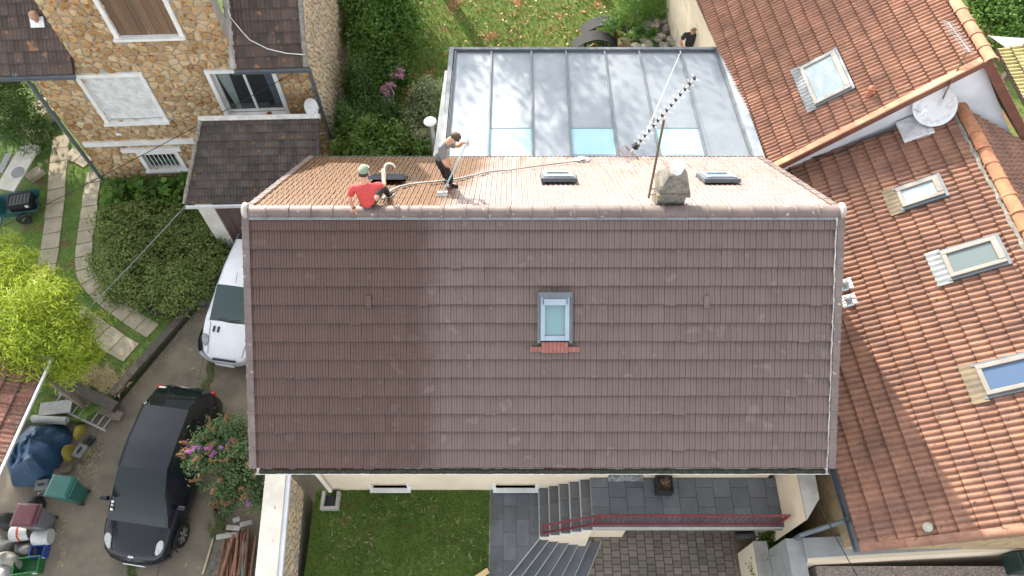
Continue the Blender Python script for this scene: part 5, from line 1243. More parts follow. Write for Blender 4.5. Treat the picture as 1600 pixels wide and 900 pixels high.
def hand_joints(J, E, wrist, tip_dir, side, pre, curl):
    """palm and five bent fingers hanging off the wrist joint"""
    w_ = J[wrist][0]; d = Vector(tip_dir).normalized(); s = Vector(side); s = (s - d * s.dot(d)).normalized(); n = d.cross(s)
    J[pre + 'palm'] = (w_ + d * .055, (.034, .020)); E.append((wrist, pre + 'palm'))
    for k, (off, l) in enumerate(((-.030, .070), (-.010, .080), (.010, .076), (.028, .060))):
        a = w_ + d * .10 + s * off; b = a + (d * math.cos(curl * .6) + n * math.sin(curl * .6)) * l * .5; e = b + (d * math.cos(curl * 1.5) + n * math.sin(curl * 1.5)) * l * .5
        for q, p, r_ in (('a', a, .0095), ('b', b, .0088), ('c', e, .0078)): J['%sf%d%s' % (pre, k, q)] = (p, r_)
        E += [(pre + 'palm', '%sf%da' % (pre, k)), ('%sf%da' % (pre, k), '%sf%db' % (pre, k)), ('%sf%db' % (pre, k), '%sf%dc' % (pre, k))]
    a = w_ + d * .035 - s * .042; b = a + d * .030 - s * .018 + n * .015; e = b + d * .026 + n * .018
    for q, p, r_ in (('ta', a, .011), ('tb', b, .010), ('tc', e, .0085)): J[pre + q] = (p, r_)
    E += [(pre + 'palm', pre + 'ta'), (pre + 'ta', pre + 'tb'), (pre + 'tb', pre + 'tc')]
def person(label, P, face, shirt, trousers, shoe, hair, cap=None, bulk=1.0, sleeve=.55, bald=False, watch=None, gripl=1.0, gripr=1.0):
    """P: dict of joint positions; face: direction the head looks"""
    t = thing('person', label, 'person', P['base']); face = Vector(face).normalized(); V_ = {k: Vector(v) for k, v in P.items()}
    J = {}; E = []
    def j(n, p, r_): J[n] = (p, tuple(q * bulk for q in r_) if isinstance(r_, tuple) else r_ * bulk)
    chest, pel, neck, head = V_['chest'], V_['pelvis'], V_['neck'], V_['head']; spine = (neck - pel).normalized()
    j('pelvis', pel, (.125, .09)); j('waist', pel.lerp(chest, .5), (.105, .075)); j('chest', chest, (.125, .085)); j('neckb', neck, .058); j('head0', head - (head - neck).normalized() * .07, .056)
    E += [('pelvis', 'waist'), ('waist', 'chest'), ('chest', 'neckb'), ('neckb', 'head0')]
    up_ = (head - neck).normalized(); hc = head
    j('skull', hc + up_ * .02 + face * .005, (.078, .092)); j('crown', hc + up_ * .085 - face * .012, (.060, .070)); E += [('head0', 'skull'), ('skull', 'crown')]
    for s in ('l', 'r'):
        sh_, el, wr = V_['sh' + s], V_['el' + s], V_['wr' + s]
        j('sh' + s, sh_, .055); j('ua' + s, sh_.lerp(el, .5), .050); j('el' + s, el, .041); j('fa' + s, el.lerp(wr, .4), .040); j('wr' + s, wr, .027)
        E += [('chest', 'sh' + s), ('sh' + s, 'ua' + s), ('ua' + s, 'el' + s), ('el' + s, 'fa' + s), ('fa' + s, 'wr' + s)]
        sd = spine.cross((wr - el).normalized()); sd = sd if sd.length > .1 else Vector((1, 0, 0))
        hand_joints(J, E, 'wr' + s, V_.get('hd' + s, wr - el), V_.get('hs' + s, sd), 'h' + s, gripl if s == 'l' else gripr)
        hp, kn, an_, to = V_['hp' + s], V_['kn' + s], V_['an' + s], V_['to' + s]
        j('hp' + s, hp, .088); j('th' + s, hp.lerp(kn, .5), .074); j('kn' + s, kn, .056); j('ca' + s, kn.lerp(an_, .35), .055); j('an' + s, an_, .036); j('to' + s, to, (.040, .026))
        E += [('pelvis', 'hp' + s), ('hp' + s, 'th' + s), ('th' + s, 'kn' + s), ('kn' + s, 'ca' + s), ('ca' + s, 'an' + s), ('an' + s, 'to' + s)]
    body = skin('body', J, E, M_skin, t, 2)
    # shirt over torso and upper arms
    K = {}; F_ = []
    def k(n, p, r_): K[n] = (p, tuple(q * bulk for q in r_) if isinstance(r_, tuple) else r_ * bulk)
    k('hem', pel - spine * .03, (.168, .128)); k('waist', pel.lerp(chest, .5), (.150, .115)); k('chest', chest, (.178, .130)); k('coll', neck - spine * .035, .085)
    F_ += [('hem', 'waist'), ('waist', 'chest'), ('chest', 'coll')]
    for s in ('l', 'r'):
        sh_, el = V_['sh' + s], V_['el' + s]; k('sh' + s, sh_, .088); k('sl' + s, sh_.lerp(el, .4), .070); k('se' + s, sh_.lerp(el, sleeve + .2), .066); F_ += [('chest', 'sh' + s), ('sh' + s, 'sl' + s), ('sl' + s, 'se' + s)]
    skin('shirt', K, F_, shirt, t, 2)
    K = {}; F_ = []; k('waist', pel + spine * .06, (.152, .112)); k('pel', pel - spine * .01, (.158, .120)); F_ = [('waist', 'pel')]
    for s in ('l', 'r'):
        hp, kn, an_ = V_['hp' + s], V_['kn' + s], V_['an' + s]; k('hp' + s, hp, .103); k('th' + s, hp.lerp(kn, .5), .088); k('kn' + s, kn, .070); k('ca' + s, kn.lerp(an_, .4), .068); k('hem' + s, kn.lerp(an_, .93), .056)
        F_ += [('pel', 'hp' + s), ('hp' + s, 'th' + s), ('th' + s, 'kn' + s), ('kn' + s, 'ca' + s), ('ca' + s, 'hem' + s)]
    skin('trousers', K, F_, trousers, t, 2)
    for s in ('l', 'r'):
        an_, to = V_['an' + s], V_['to' + s]; d = (to - an_); d.z = d.z
        so = skin('shoe', {'a': (an_ - d * .25 - up * .01, .046), 'b': (an_.lerp(to, .5) - up * .012, .047), 'c': (to + d.normalized() * .03 - up * .004, .038)}, [('a', 'b'), ('b', 'c')], shoe, t, 2)
        lbuild_ = MB().box((0, 0, 0), (.30, .085, .022)); dh = Vector((d.x, d.y, d.z)).normalized(); lbuild_.build('sole', M_white, so, basis(an_.lerp(to, .45) - up * .058, dh, up.cross(dh).normalized()), bevel=.008)
    # face
    rt = face.cross(up_).normalized(); fc = hc + up_ * .02 + face * .088
    nose = MB().add([fc + up_ * .022, fc - up_ * .020 + rt * .016, fc - up_ * .020 - rt * .016, fc - up_ * .014 + face * .022], [(0, 1, 3), (0, 3, 2), (1, 2, 3)]).build('nose', M_skin, body)
    for s in (-1, 1):
        MB().lathe([(.002, -.012), (.010, -.004), (.010, .004), (.002, .012)], fc + up_ * .022 + rt * s * .031 - face * .008, 8).build('eye', M_dark, body)
        MB().lathe([(.004, -.03), (.02, -.018), (.024, .01), (.012, .03)], hc + rt * s * .080 + up_ * .01, 8).build('ear', M_skin, body, smooth=True)
    MB().box(fc - up_ * .045 - face * .004, (.045, .045, .010), basis((0, 0, 0), rt, face).to_3x3()).build('mouth', surf('lips', (.3, .1, .08)), body)
    # hair or cap
    def dome(name, mat, rx, ry, z0, c, rough=0, zmax=1.0):
        vs = []; fs = []; nu_, nv_ = 20, 8; r0 = random.Random(3)
        for iv in range(nv_ + 1):
            b = iv / nv_ * math.pi / 2
            for iu in range(nu_):
                a = 2 * math.pi * iu / nu_; kq = 1 + rough * r0.uniform(-1, 1)
                vs.append(c + rt * math.cos(a) * math.cos(b) * rx * kq + face * math.sin(a) * math.cos(b) * ry * kq + up_ * (z0 + (.115) * math.sin(b) * kq * zmax))
        for iv in range(nv_):
            for iu in range(nu_): fs.append((iv * nu_ + iu, iv * nu_ + (iu + 1) % nu_, (iv + 1) * nu_ + (iu + 1) % nu_, (iv + 1) * nu_ + iu))
        fs.append(tuple(range(nu_))[::-1]); return MB().add(vs, fs).build(name, mat, t, smooth=True)
    if cap:
        dome('hair', hair, .086, .092, -.012, hc - face * .014, .03, .8)
        cp = dome('cap', cap, .094, .104, .045, hc, .0, .9)
        vs = [hc + up_ * .052 + rt * math.cos(a) * .085 + face * (.08 + math.sin(a) * .095) for a in [math.pi * q / 10 for q in range(11)]]; vs2 = [v - up_ * .008 for v in vs]
        MB().add(vs + vs2, [tuple(range(11)), tuple(range(11, 22))[::-1]] + [(i, i + 11, i + 12, i + 1) for i in range(10)]).build('peak', cap, cp)
    else: dome('hair', hair, .088 if not bald else .082, .100 if not bald else .094, .022 if not bald else .03, hc - face * (.016 if not bald else .01), .06 if not bald else .0, 1.0 if not bald else .88)
    if watch:
        wr, el = V_['wr' + watch], V_['el' + watch]; MB().tube([wr.lerp(el, .06), wr.lerp(el, .16)], .034, 12).build('watch', M_black, t)
    return t
def roofz_b(y): return ZR - (y - YR) * (ZR - ZE) / (YB - YR) + .07
# seated worker
px_ = -2.57
def yb_(px, py, y): return at_y(px, py, y)
P = dict(base=(px_, YR, ZR + .12), pelvis=(px_, YR - .03, ZR + .20), chest=(px_ - .01, YR + .05, ZR + .54), neck=(px_ + .0, YR + .13, ZR + .71), head=(px_ + .01, YR + .20, ZR + .83),
    shl=(px_ - .20, YR + .06, ZR + .63), ell=(px_ - .285, YR - .05, ZR + .40), wrl=(px_ - .25, YR - .07, ZR + .20), hdl=(.02, -.02, -1), hsl=(1, 0, 0),
    shr=(px_ + .19, YR + .08, ZR + .63), elr=(px_ + .31, YR + .24, ZR + .46), wrr=(px_ + .26, YR + .50, ZR + .46), hdr=(0, 1, 0), hsr=(1, 0, 0),
    hpl=(px_ - .10, YR + .10, ZR + .18), knl=(px_ - .13, YR + .50, ZR + .20), anl=(px_ - .12, YR + .78, roofz_b(YR + .78) + .06), tol=(px_ - .13, YR + .93, roofz_b(YR + .93) + .05),
    hpr=(px_ + .10, YR + .10, ZR + .18), knr=(px_ + .20, YR + .46, ZR + .16), anr=(px_ + .22, YR + .70, roofz_b(YR + .70) + .06), tor=(px_ + .24, YR + .85, roofz_b(YR + .85) + .05))
M_blk = surf('black_cloth', (.016, .016, .018), (.024, .024, .026), .9, ns=9, bump=.2)
w1 = person('person in red t-shirt and green cap sitting astride the ridge holding a hose', P, (0.05, .95, -.25), surf('red_tshirt', (.52, .06, .055), (.42, .045, .045), .85, ns=5, bump=.9, bs=13), M_blk, M_blk, surf('dark_hair', (.03, .02, .015), (.02, .015, .01), .8), cap=surf('green_cap', (.20, .24, .17), (.14, .18, .12), .85), watch='l', gripr=1.2, gripl=.5)
# standing worker scrubbing with a brush on a pole
fr = at_pl(704, 291, (0, YB, ZE + .06), Nb); y0 = fr.y
def q_(px, py, dy=0): return at_y(px, py, y0 + dy)
fl = at_pl(697, 281, (0, YB, ZE + .06), Nb)
grip_t, grip_b, br = q_(729, 224, -.15), q_(707, 266, -.22), at_pl(691, 303, (0, YB, ZE + .1), Nb)
P = dict(base=fr, anr=fr + Vector((0, .0, .07)), tor=fr + Vector((.14, -.05, .07)), anl=fl + Vector((0, 0, .07)), tol=fl + Vector((-.02, -.14, .09)),
    knr=q_(702, 270, -.02), knl=q_(692, 263, .06), hpr=q_(694, 250, 0), hpl=q_(685, 249, .14), pelvis=q_(688, 246, .08), chest=q_(692, 229, .02), neck=q_(702, 220, -.04), head=q_(711, 215, -.08),
    shr=q_(691, 234, -.14), elr=q_(695, 255, -.26), wrr=grip_b + Vector((-.04, .03, .05)), shl=q_(702, 225, .16), ell=q_(717, 228, .10), wrl=grip_t + Vector((-.06, .04, -.01)),
    hdr=(.3, -.1, -1), hsr=(0, 1, 0), hdl=(1, -.3, .1), hsl=(0, .3, 1))
w2_ = person('person in grey t-shirt and black trousers standing on the sunny slope scrubbing tiles', P, (.72, -.45, -.5), surf('grey_tshirt', (.15, .155, .15), (.12, .125, .12), .9, ns=5, bump=.9, bs=13), M_blk, M_blk, surf('brown_hair', (.05, .028, .015), (.035, .02, .012), .7), gripl=1.6, gripr=1.6, bulk=1.1)
bs_ = thing('scrubbing_brush', 'long pale blue pole with a white brush held by the standing worker', 'brush', br)
dp = (grip_t - br).normalized(); MB().tube([br + dp * .05, grip_t + dp * .12], .016, 8).build('pole', surf('pale_blue_pole', (.35, .50, .55), (.3, .44, .5), .4), bs_)
MB().box((0, 0, .03), (.20, .10, .06)).build('brush_head', M_white, bs_, basis(br, (1, 0, 0), Vb), bevel=.02)
MB().box((0, 0, -.02), (.19, .09, .05)).build('bristles', surf('bristle', (.7, .7, .68), (.5, .5, .48), .9, ns=50), bs_, basis(br, (1, 0, 0), Vb))
# hose along the sunny slope
hp = [(598, 318), (612, 304), (632, 296), (660, 292), (700, 288), (735, 281), (765, 274), (800, 271), (850, 264), (905, 257), (922, 254)]
hpts = [at_pl(x, y, (0, YB, ZE), Nb) + Nb * .085 for x, y in hp]
def smooth_path(p, n=6):
    out = []
    for i in range(len(p) - 1):
        a, b, c, d = p[max(i - 1, 0)], p[i], p[i + 1], p[min(i + 2, len(p) - 1)]
        for k in range(n):
            s = k / n; out.append(.5 * ((2 * b) + (c - a) * s + (2 * a - 5 * b + 4 * c - d) * s * s + (3 * b - a - 3 * c + d) * s ** 3))
    return out + [p[-1]]
ho = thing('water_hose', 'grey striped water hose trailing over the sunny slope past the standing worker', 'hose', hpts[0])
MB().tube(smooth_path(hpts[:8]), .020, 8).build('hose_tube', surf('hose_grey', (.42, .42, .40), (.28, .28, .27), .5, ns=14), ho, smooth=True)
MB().tube(smooth_path(hpts[7:]), .010, 6).build('thin_lead', surf('lead_dark', (.10, .10, .10)), ho)
hh_ = Vector(P['base'])
wpos = Vector((px_ + .28, YR + .56, ZR + .46))
hp2 = [hpts[0], hpts[0] + Vector((-.04, .06, .15)), wpos + Vector((.0, -.1, -.1)), wpos + Vector((.0, .05, .02)), wpos + Vector((.05, .12, .06)), wpos + Vector((.13, .16, .0)), wpos + Vector((.16, .18, -.10))]
MB().tube(smooth_path([Vector(v) for v in hp2]), .018, 8).build('hose_end', surf('hose_white', (.62, .60, .54), (.5, .48, .44), .5), ho, smooth=True)
pk = at_pl(909, 255, (0, YB, ZE), Nb) + Nb * .09; rg = thing('white_rag', 'crumpled white rag on the far eave of the sunny slope', 'rag', pk)
mb = MB(); vs = [pk + Vector((.20 * math.cos(a), .09 * math.sin(a), 0)) + Nb * .0 for a in [k * math.pi / 4 for k in range(8)]] + [pk + Vector((.09 * math.cos(a + .3), .045 * math.sin(a), .05 + .02 * math.sin(3 * a))) for a in [k * math.pi / 4 for k in range(8)]] + [pk + up * .05]
mb.add(vs, [(k, (k + 1) % 8, 8 + (k + 1) % 8, 8 + k) for k in range(8)] + [(8 + k, 8 + (k + 1) % 8, 16) for k in range(8)]).build('cloth', M_white, rg)
# third person beyond the veranda
by = 18.2; hd = at_y(1084, 43, by); bx_ = hd.x; bz = hd.z - 1.66
P = dict(base=(bx_, by, bz), pelvis=(bx_, by, bz + .95), chest=(bx_, by - .02, bz + 1.28), neck=(bx_, by - .03, bz + 1.50), head=(bx_ - .01, by - .09, bz + 1.63),
    shl=(bx_ + .20, by, bz + 1.42), ell=(bx_ + .30, by - .06, bz + 1.14), wrl=(bx_ + .20, by - .26, bz + 1.02), shr=(bx_ - .20, by, bz + 1.42), elr=(bx_ - .31, by - .04, bz + 1.16), wrr=(bx_ - .22, by - .26, bz + 1.02), hdl=(-.5, -.8, 0), hdr=(.5, -.8, -.1),
    hpl=(bx_ + .10, by, bz + .92), knl=(bx_ + .11, by - .02, bz + .50), anl=(bx_ + .12, by, bz + .08), tol=(bx_ + .14, by - .15, bz + .04), hpr=(bx_ - .10, by, bz + .92), knr=(bx_ - .11, by - .02, bz + .50), anr=(bx_ - .12, by, bz + .08), tor=(bx_ - .14, by - .15, bz + .04))
print('third', bz)
w3 = person('person in black t-shirt standing beside the boundary wall beyond the veranda', P, (-.05, -.85, .1), M_blk, M_blk, M_blk, surf('shaved_hair', (.22, .13, .09), (.2, .12, .08), .8), bald=True, bulk=1.1)
sheet('garden_step', [(bx_ - .6, by - .4), (bx_ + .6, by - .4), (bx_ + .6, by + .5), (bx_ - .6, by + .5)], bz - .012, M_conc, max(bz + .5, .2))
# ------------------------------------------------------------------ VEGETATION
def leaf_cloud(name, blobs, n, size, mat, par, seed=1, aspect=.5, clumps=40, spread=.22, droop=0.0, flat=0.0, up_b=.4, kind=None):
    """many single leaves gathered in clumps over the given ellipsoids (centre, radii); one mesh, a tone per leaf"""
    g = np.random.default_rng(seed); tot = sum(b[1][0] * b[1][1] + b[1][0] * b[1][2] for b in blobs); P = []; N_ = []; Tn = []
    for c, r in blobs:
        k = max(60, int(n * (r[0] * r[1] + r[0] * r[2]) / tot)); nc_ = max(6, int(clumps * (r[0] * r[1] + r[0] * r[2]) / tot)); r = np.array(r)
        d = g.normal(size=(nc_, 3)); d[:, 2] = np.abs(d[:, 2]) * 1.0 - .25; d /= np.linalg.norm(d, axis=1)[:, None]
        cc = d * (g.uniform(.62, 1.02, nc_)[:, None]); cs = g.uniform(.55, 1.3, nc_); tone = g.uniform(0, 1, nc_)
        i = g.integers(0, nc_, k); p = cc[i] + g.normal(size=(k, 3)) * (spread * cs[i])[:, None]
        nn = p / (np.linalg.norm(p, axis=1)[:, None] + 1e-6)
        P.append(p * r + np.array(c)); N_.append(nn); Tn.append(np.clip(.55 * tone[i] + .45 * g.uniform(0, 1, k), 0, 1))
    P = np.concatenate(P); N_ = np.concatenate(N_); Tn = np.concatenate(Tn); k = len(P)
    nrm = N_ * .6 + g.normal(size=(k, 3)) * .55 + np.array([0, 0, up_b]); nrm /= np.linalg.norm(nrm, axis=1)[:, None]
    t1 = g.normal(size=(k, 3)) + N_ * .5 + np.array([0, 0, -droop]); t1 -= nrm * (t1 * nrm).sum(1)[:, None]; t1 /= np.linalg.norm(t1, axis=1)[:, None] + 1e-9; t2 = np.cross(nrm, t1)
    s = size * g.uniform(.6, 1.35, k)[:, None]
    V = np.stack([P - t1 * s * .5, P + t2 * s * aspect * .5 + nrm * s * .06, P + t1 * s * .5 - nrm * s * .12, P - t2 * s * aspect * .5 + nrm * s * .06], 1).reshape(-1, 3)
    return quads(name, V, Tn, mat, par, kind)
def quads(name, V, tone, mat, par, kind=None, per=4):
    me = bpy.data.meshes.new(name); k = len(V) // per
    me.vertices.add(len(V)); me.vertices.foreach_set('co', np.asarray(V, dtype=np.float32).ravel()); me.loops.add(k * per); me.loops.foreach_set('vertex_index', np.arange(k * per, dtype=np.int32))
    me.polygons.add(k); me.polygons.foreach_set('loop_start', np.arange(0, k * per, per, dtype=np.int32)); me.polygons.foreach_set('loop_total', np.full(k, per, dtype=np.int32))
    me.update(calc_edges=True); at = me.attributes.new('rnd', 'FLOAT', 'FACE'); at.data.foreach_set('value', np.asarray(tone, dtype=np.float32)); me.materials.append(mat)
    o = addobj(name, me, par)
    if kind: o['kind'] = kind
    return o
def blades(name, label, poly_fn, box, z, n, h, mat, seed, cat='grass', wmul=1.0, lean=.5):
    g = np.random.default_rng(seed); x = g.uniform(box[0], box[1], n); y = g.uniform(box[2], box[3], n); ok = np.array([poly_fn(a, b) for a, b in zip(x, y)]); x, y = x[ok], y[ok]; k = len(x)
    zz = np.array([z(a, b) for a, b in zip(x, y)]) if callable(z) else np.full(k, z)
    P = np.stack([x, y, zz], 1); a = g.uniform(0, 6.28, k); s = np.stack([np.cos(a), np.sin(a), 0 * a], 1) * (.006 * wmul * g.uniform(.6, 1.5, k))[:, None]; hh = h * g.uniform(.5, 1.4, k)
    b = g.uniform(0, 6.28, k); tip = np.stack([np.cos(b) * lean * hh, np.sin(b) * lean * hh, hh], 1)
    cl = .5 + .5 * np.sin(x * 2.1 + 1.3 * np.sin(y * 1.7)) * np.sin(y * 2.6)
    V = np.stack([P - s, P + s, P + tip], 1).reshape(-1, 3); o = quads(name, V, np.clip(.6 * cl + .5 * g.uniform(0, 1, k) - .05, 0, 1), mat, None, 'stuff', 3)
    return tag(o, label, cat)
def shrub(name, label, base, blobs, n, size, mat, seed, stems=6, cat='shrub', group=None, **kw):
    t = thing(name, label, cat, base, group=group); base = Vector(base)
    leaf_cloud('foliage', blobs, n, size, mat, t, seed, **kw); r_ = random.Random(seed)
    for k in range(stems):
        c, rr = blobs[r_.randrange(len(blobs))]; e = Vector(c) + Vector((r_.uniform(-.5, .5) * rr[0], r_.uniform(-.5, .5) * rr[1], r_.uniform(-.2, .4) * rr[2])); s = base + Vector((r_.uniform(-.1, .1), r_.uniform(-.1, .1), 0))
        MB().tube([s, s.lerp(e, .5) + Vector((r_.uniform(-.06, .06), r_.uniform(-.06, .06), .05)), e], [.022, .015, .006], 6).build('stem', M_bark, t)
    return t
M_bark = surf('bark', (.12, .085, .055), (.08, .06, .04), .95, ns=9, bump=.8)
L_dark = leafmat('leaf_dark', (.045, .10, .024), (.13, .22, .055), .5); L_mid = leafmat('leaf_mid', (.055, .135, .022), (.17, .29, .055), .5); L_hedge = leafmat('leaf_hedge', (.10, .16, .042), (.25, .30, .09))
L_bam = leafmat('leaf_bamboo', (.19, .28, .025), (.46, .53, .06), .5); L_light = leafmat('leaf_light', (.06, .13, .02), (.15, .23, .04)); L_vary = leafmat('leaf_pale', (.08, .13, .04), (.42, .45, .25))
L_grass = leafmat('blade_shade', (.10, .185, .035), (.25, .36, .08)); L_grassb = leafmat('blade_sun', (.07, .12, .012), (.14, .19, .025)); L_straw = leafmat('straw', (.38, .30, .16), (.55, .46, .28), .1)
# shrub bed beside the path
r_ = random.Random(77); bl = []
bp = [(185, 350), (230, 340), (280, 350), (325, 372), (172, 398), (210, 400), (255, 395), (300, 405), (340, 410), (190, 440), (235, 445), (280, 445), (318, 436), (262, 458), (295, 452)]
for k, (x, y) in enumerate(bp):
    c = at_z(x, y, GZ + .25); bl.append((tuple(c), (r_.uniform(.52, .68), r_.uniform(.52, .68), r_.uniform(.34, .5))))
shrub('shrub_bed', 'broad dense dark green shrub mound between the garden path and the driveway', at_z(250, 410, GZ), bl, 42000, .085, L_hedge, 1, 14, spread=.24, clumps=420)
bl = [(tuple(at_z(x, y, GZ + .2)), (.34, .30, .32)) for x, y in ((185, 300), (210, 296), (235, 312), (262, 302), (285, 290), (278, 320), (180, 320))]
shrub('broadleaf_plants', 'bright broad leaved plants at the foot of the stone wall', at_z(225, 305, GZ), bl, 1500, .20, L_mid, 2, 6, 'plant', aspect=.65, clumps=60, spread=.3)
# bamboo
bl = []
for (x, y, z, r0) in ((25, 440, 2.0, .75), (60, 470, 2.3, .7), (20, 510, 2.2, .8), (75, 520, 2.0, .75), (115, 530, 1.6, .6), (50, 560, 1.7, .65), (100, 570, 1.2, .55), (15, 400, 1.7, .5), (130, 545, 1.1, .45), (-30, 470, 2.2, .8)):
    bl.append((tuple(at_z(x, y, z)), (r0, r0, r0 * .8)))
bb0 = at_z(70, 560, GZ); bm_ = thing('bamboo', 'bright yellow green sunlit bamboo clump leaning over the shed', 'bamboo', bb0)
leaf_cloud('foliage', bl, 30000, .15, L_bam, bm_, 3, aspect=.16, clumps=300, spread=.26, droop=.8)
for k in range(16):
    e = Vector(bl[k % len(bl)][0]); s = bb0 + Vector((rng.uniform(-.5, .3), rng.uniform(-.3, .3), 0)); MB().tube([s, s.lerp(e, .6) + up * .3, e + up * .3], [.018, .014, .006], 6).build('cane', surf('bamboo_cane', (.25, .28, .06), (.18, .2, .05), .5), bm_)
# conifer by the stone house
c = at_z(10, 165, 1.2); shrub('dark_conifer', 'dark green conifer under the roof corner of the stone house', (c.x, c.y, GZ), [((c.x, c.y, 1.3), (1.0, 1.0, 1.3)), ((c.x - .9, c.y + .2, 1.2), (.9, .9, 1.2)), ((c.x + .35, c.y - .5, .6), (.7, .7, .8))], 14000, .10, L_dark, 4, 5, 'tree', aspect=.3, clumps=130)
# shrubs east of the stone house
def sb(name, label, pts, n, size, mat, seed, cat='shrub', zg=0, **kw):
    bl = [(tuple(at_z(x, y, z)), (a, b, c_)) for x, y, z, a, b, c_ in pts]; c0 = sum((Vector(b[0]) for b in bl), Vector()) / len(bl)
    return shrub(name, label, (c0.x, c0.y, zg), bl, n, size, mat, seed, cat=cat, **kw), bl
sb('tall_shrub', 'tall leafy shrub partly in sun beside the stone side wall', [(590, 15, 1.6, 1.1, 1.1, 1.1), (620, 40, 1.3, .9, .9, .9), (575, 70, 1.2, .9, .9, 1.0), (625, 75, .9, .7, .7, .8), (600, -40, 1.6, 1.2, 1.2, 1.2)], 17000, .13, L_mid, 5, clumps=150)
hy_, hb = sb('hydrangea', 'hydrangea bush with clusters of pink blooms', [(590, 105, .8, .65, .65, .7), (612, 125, .6, .5, .5, .6), (580, 130, .7, .55, .55, .6)], 6000, .13, L_mid, 6, clumps=60, aspect=.6)
L_pink = leafmat('petal_pink', (.45, .16, .26), (.72, .42, .52), .2)
for (x, y) in ((608, 92), (614, 91), (618, 101), (622, 103), (617, 117), (625, 119), (612, 118), (607, 133), (613, 134), (600, 140), (620, 110), (580, 83), (594, 82), (606, 97), (626, 112), (603, 146)):
    c = at_z(x, y, 1.05); leaf_cloud('bloom', [(tuple(c), (.095, .095, .08))], 110, .05, L_pink, hy_, rng.randrange(999), aspect=.9, clumps=14, spread=.3)
sb('climbing_shrub', 'dark shrub climbing against the lower side wall of the stone house', [(575, 160, .9, .6, .7, .8), (560, 130, 1.3, .4, .6, .9), (570, 190, .8, .6, .6, .8), (545, 195, 1.3, .35, .5, .8), (600, 185, .5, .5, .5, .5)], 13000, .085, L_dark, 7, clumps=130)
sb('light_green_shrub', 'light green leafy shrub behind the dirty roof slope', [(550, 228, 1.3, .5, .5, .6), (580, 215, 1.3, .55, .55, .65), (610, 225, 1.0, .5, .5, .6), (560, 250, 1.3, .6, .6, .6), (600, 250, 1.0, .6, .6, .6), (650, 245, .7, .6, .5, .6)], 9000, .13, L_light, 8, clumps=100, aspect=.6)
sb('flowering_shrub', 'pale flowering shrub beside the white garden wall', [(672, 145, 1.1, .45, .5, .5), (662, 165, .8, .5, .5, .6), (655, 190, .6, .5, .5, .6), (660, 220, .7, .5, .5, .6)], 7000, .09, L_vary, 9, clumps=90)
# butterfly bush with its pot
bd_, bb_ = sb('butterfly_bush', 'butterfly bush with brown seed heads and purple flower spikes beside the dark car', [(335, 700, 1.0, .5, .5, .5), (365, 685, 1.2, .55, .5, .5), (390, 715, 1.2, .5, .5, .55), (350, 740, .8, .55, .5, .5), (395, 760, .7, .45, .45, .6), (370, 775, .3, .45, .4, .5), (310, 720, .9, .35, .35, .35)], 11000, .10, leafmat('leaf_buddleia', (.06, .11, .04), (.16, .24, .09)), 10, zg=dz(5), clumps=130, aspect=.3, stems=12)
M_pur = leafmat('petal_purple', (.36, .12, .38), (.55, .25, .55), .2); M_seed = leafmat('seed_brown', (.20, .11, .055), (.30, .17, .08), .1)
for k in range(75):
    c, rr = bb_[k % len(bb_)]; a = rng.uniform(0, 6.28); e = rng.uniform(.1, 1.2); d = Vector((math.cos(a) * math.cos(e), math.sin(a) * math.cos(e), math.sin(e)))
    p = Vector(c) + Vector((d.x * rr[0], d.y * rr[1], d.z * rr[2])); ln = rng.uniform(.14, .24); q = [tuple(p + d * ln * s) for s in (0, .33, .66, 1)]
    purple = k < 17
    leaf_cloud('flower_spike' if purple else 'seed_head', [(tuple(p + d * ln * s), (.035 - .018 * s,) * 3) for s in (.15, .45, .75, 1.0)], 90, .035, M_pur if purple else M_seed, bd_, k, clumps=10, spread=.5)
pt = at_z(347, 790, dz(4.2) + .3); pot = thing('black_plant_pot', 'black plastic plant pot tilted under the butterfly bush', 'pot', pt - up * .3)
MB().lathe([(.14, -.28), (.20, .0), (.215, 0), (.215, .03), (.19, .03), (.16, -.1)], pt, 18, Matrix.Rotation(R(14), 3, 'X')).build('pot_body', M_black, pot, smooth=True); MB().lathe([(.01, 0), (.18, -.02)], pt - up * .06, 14).build('soil', surf('potting_soil', (.03, .022, .016)), pot)
# east side bushes
ev_, eb = sb('flowering_bush', 'bright green bush with a few white blooms beside the courtyard wall', [(1208, 850, .0, .32, .36, .5), (1215, 875, .0, .35, .4, .5), (1195, 890, -.2, .3, .35, .5), (1222, 900, -.1, .3, .35, .5)], 7000, .06, leafmat('leaf_bright', (.05, .12, .015), (.13, .23, .03)), 11, zg=-1, clumps=90)
for (x, y) in ((1219, 856), (1211, 866), (1225, 867)):
    leaf_cloud('bloom', [(tuple(at_z(x, y, .48)), (.035, .035, .03))], 30, .04, leafmat('petal_white', (.7, .7, .68), (.8, .8, .78), .2), ev_, x, clumps=6)
sb('ivy_patch', 'dark ivy growing between the terrace end wall and the orange roof', [(1255, 815, -.5, .5, .4, .4), (1285, 800, -.5, .45, .4, .4), (1250, 835, -.6, .45, .35, .4), (1290, 765, -.6, .3, .4, .4), (1300, 745, -.6, .25, .3, .4), (1310, 800, -.5, .3, .25, .3)], 9000, .075, L_mid, 12, zg=-1, clumps=110, cat='ivy')
# ornamental grass and ivy beyond the veranda
sb('feathery_shrub', 'bright feathery green plant behind the black loungers', [(985, 25, .5, .7, .7, .6), (1005, 5, .6, .9, .9, .7), (1025, -10, .7, 1.0, 1.0, .8), (965, 45, .3, .5, .5, .4)], 12000, .14, leafmat('leaf_feather', (.07, .17, .02), (.17, .30, .05)), 13, aspect=.12, clumps=140)
sb('ivy_clump', 'green ivy clump at the foot of the stone rockery', [(1000, 62, .3, .4, .35, .35), (1020, 66, .3, .4, .35, .35)], 2500, .10, L_mid, 14, cat='ivy', clumps=30)
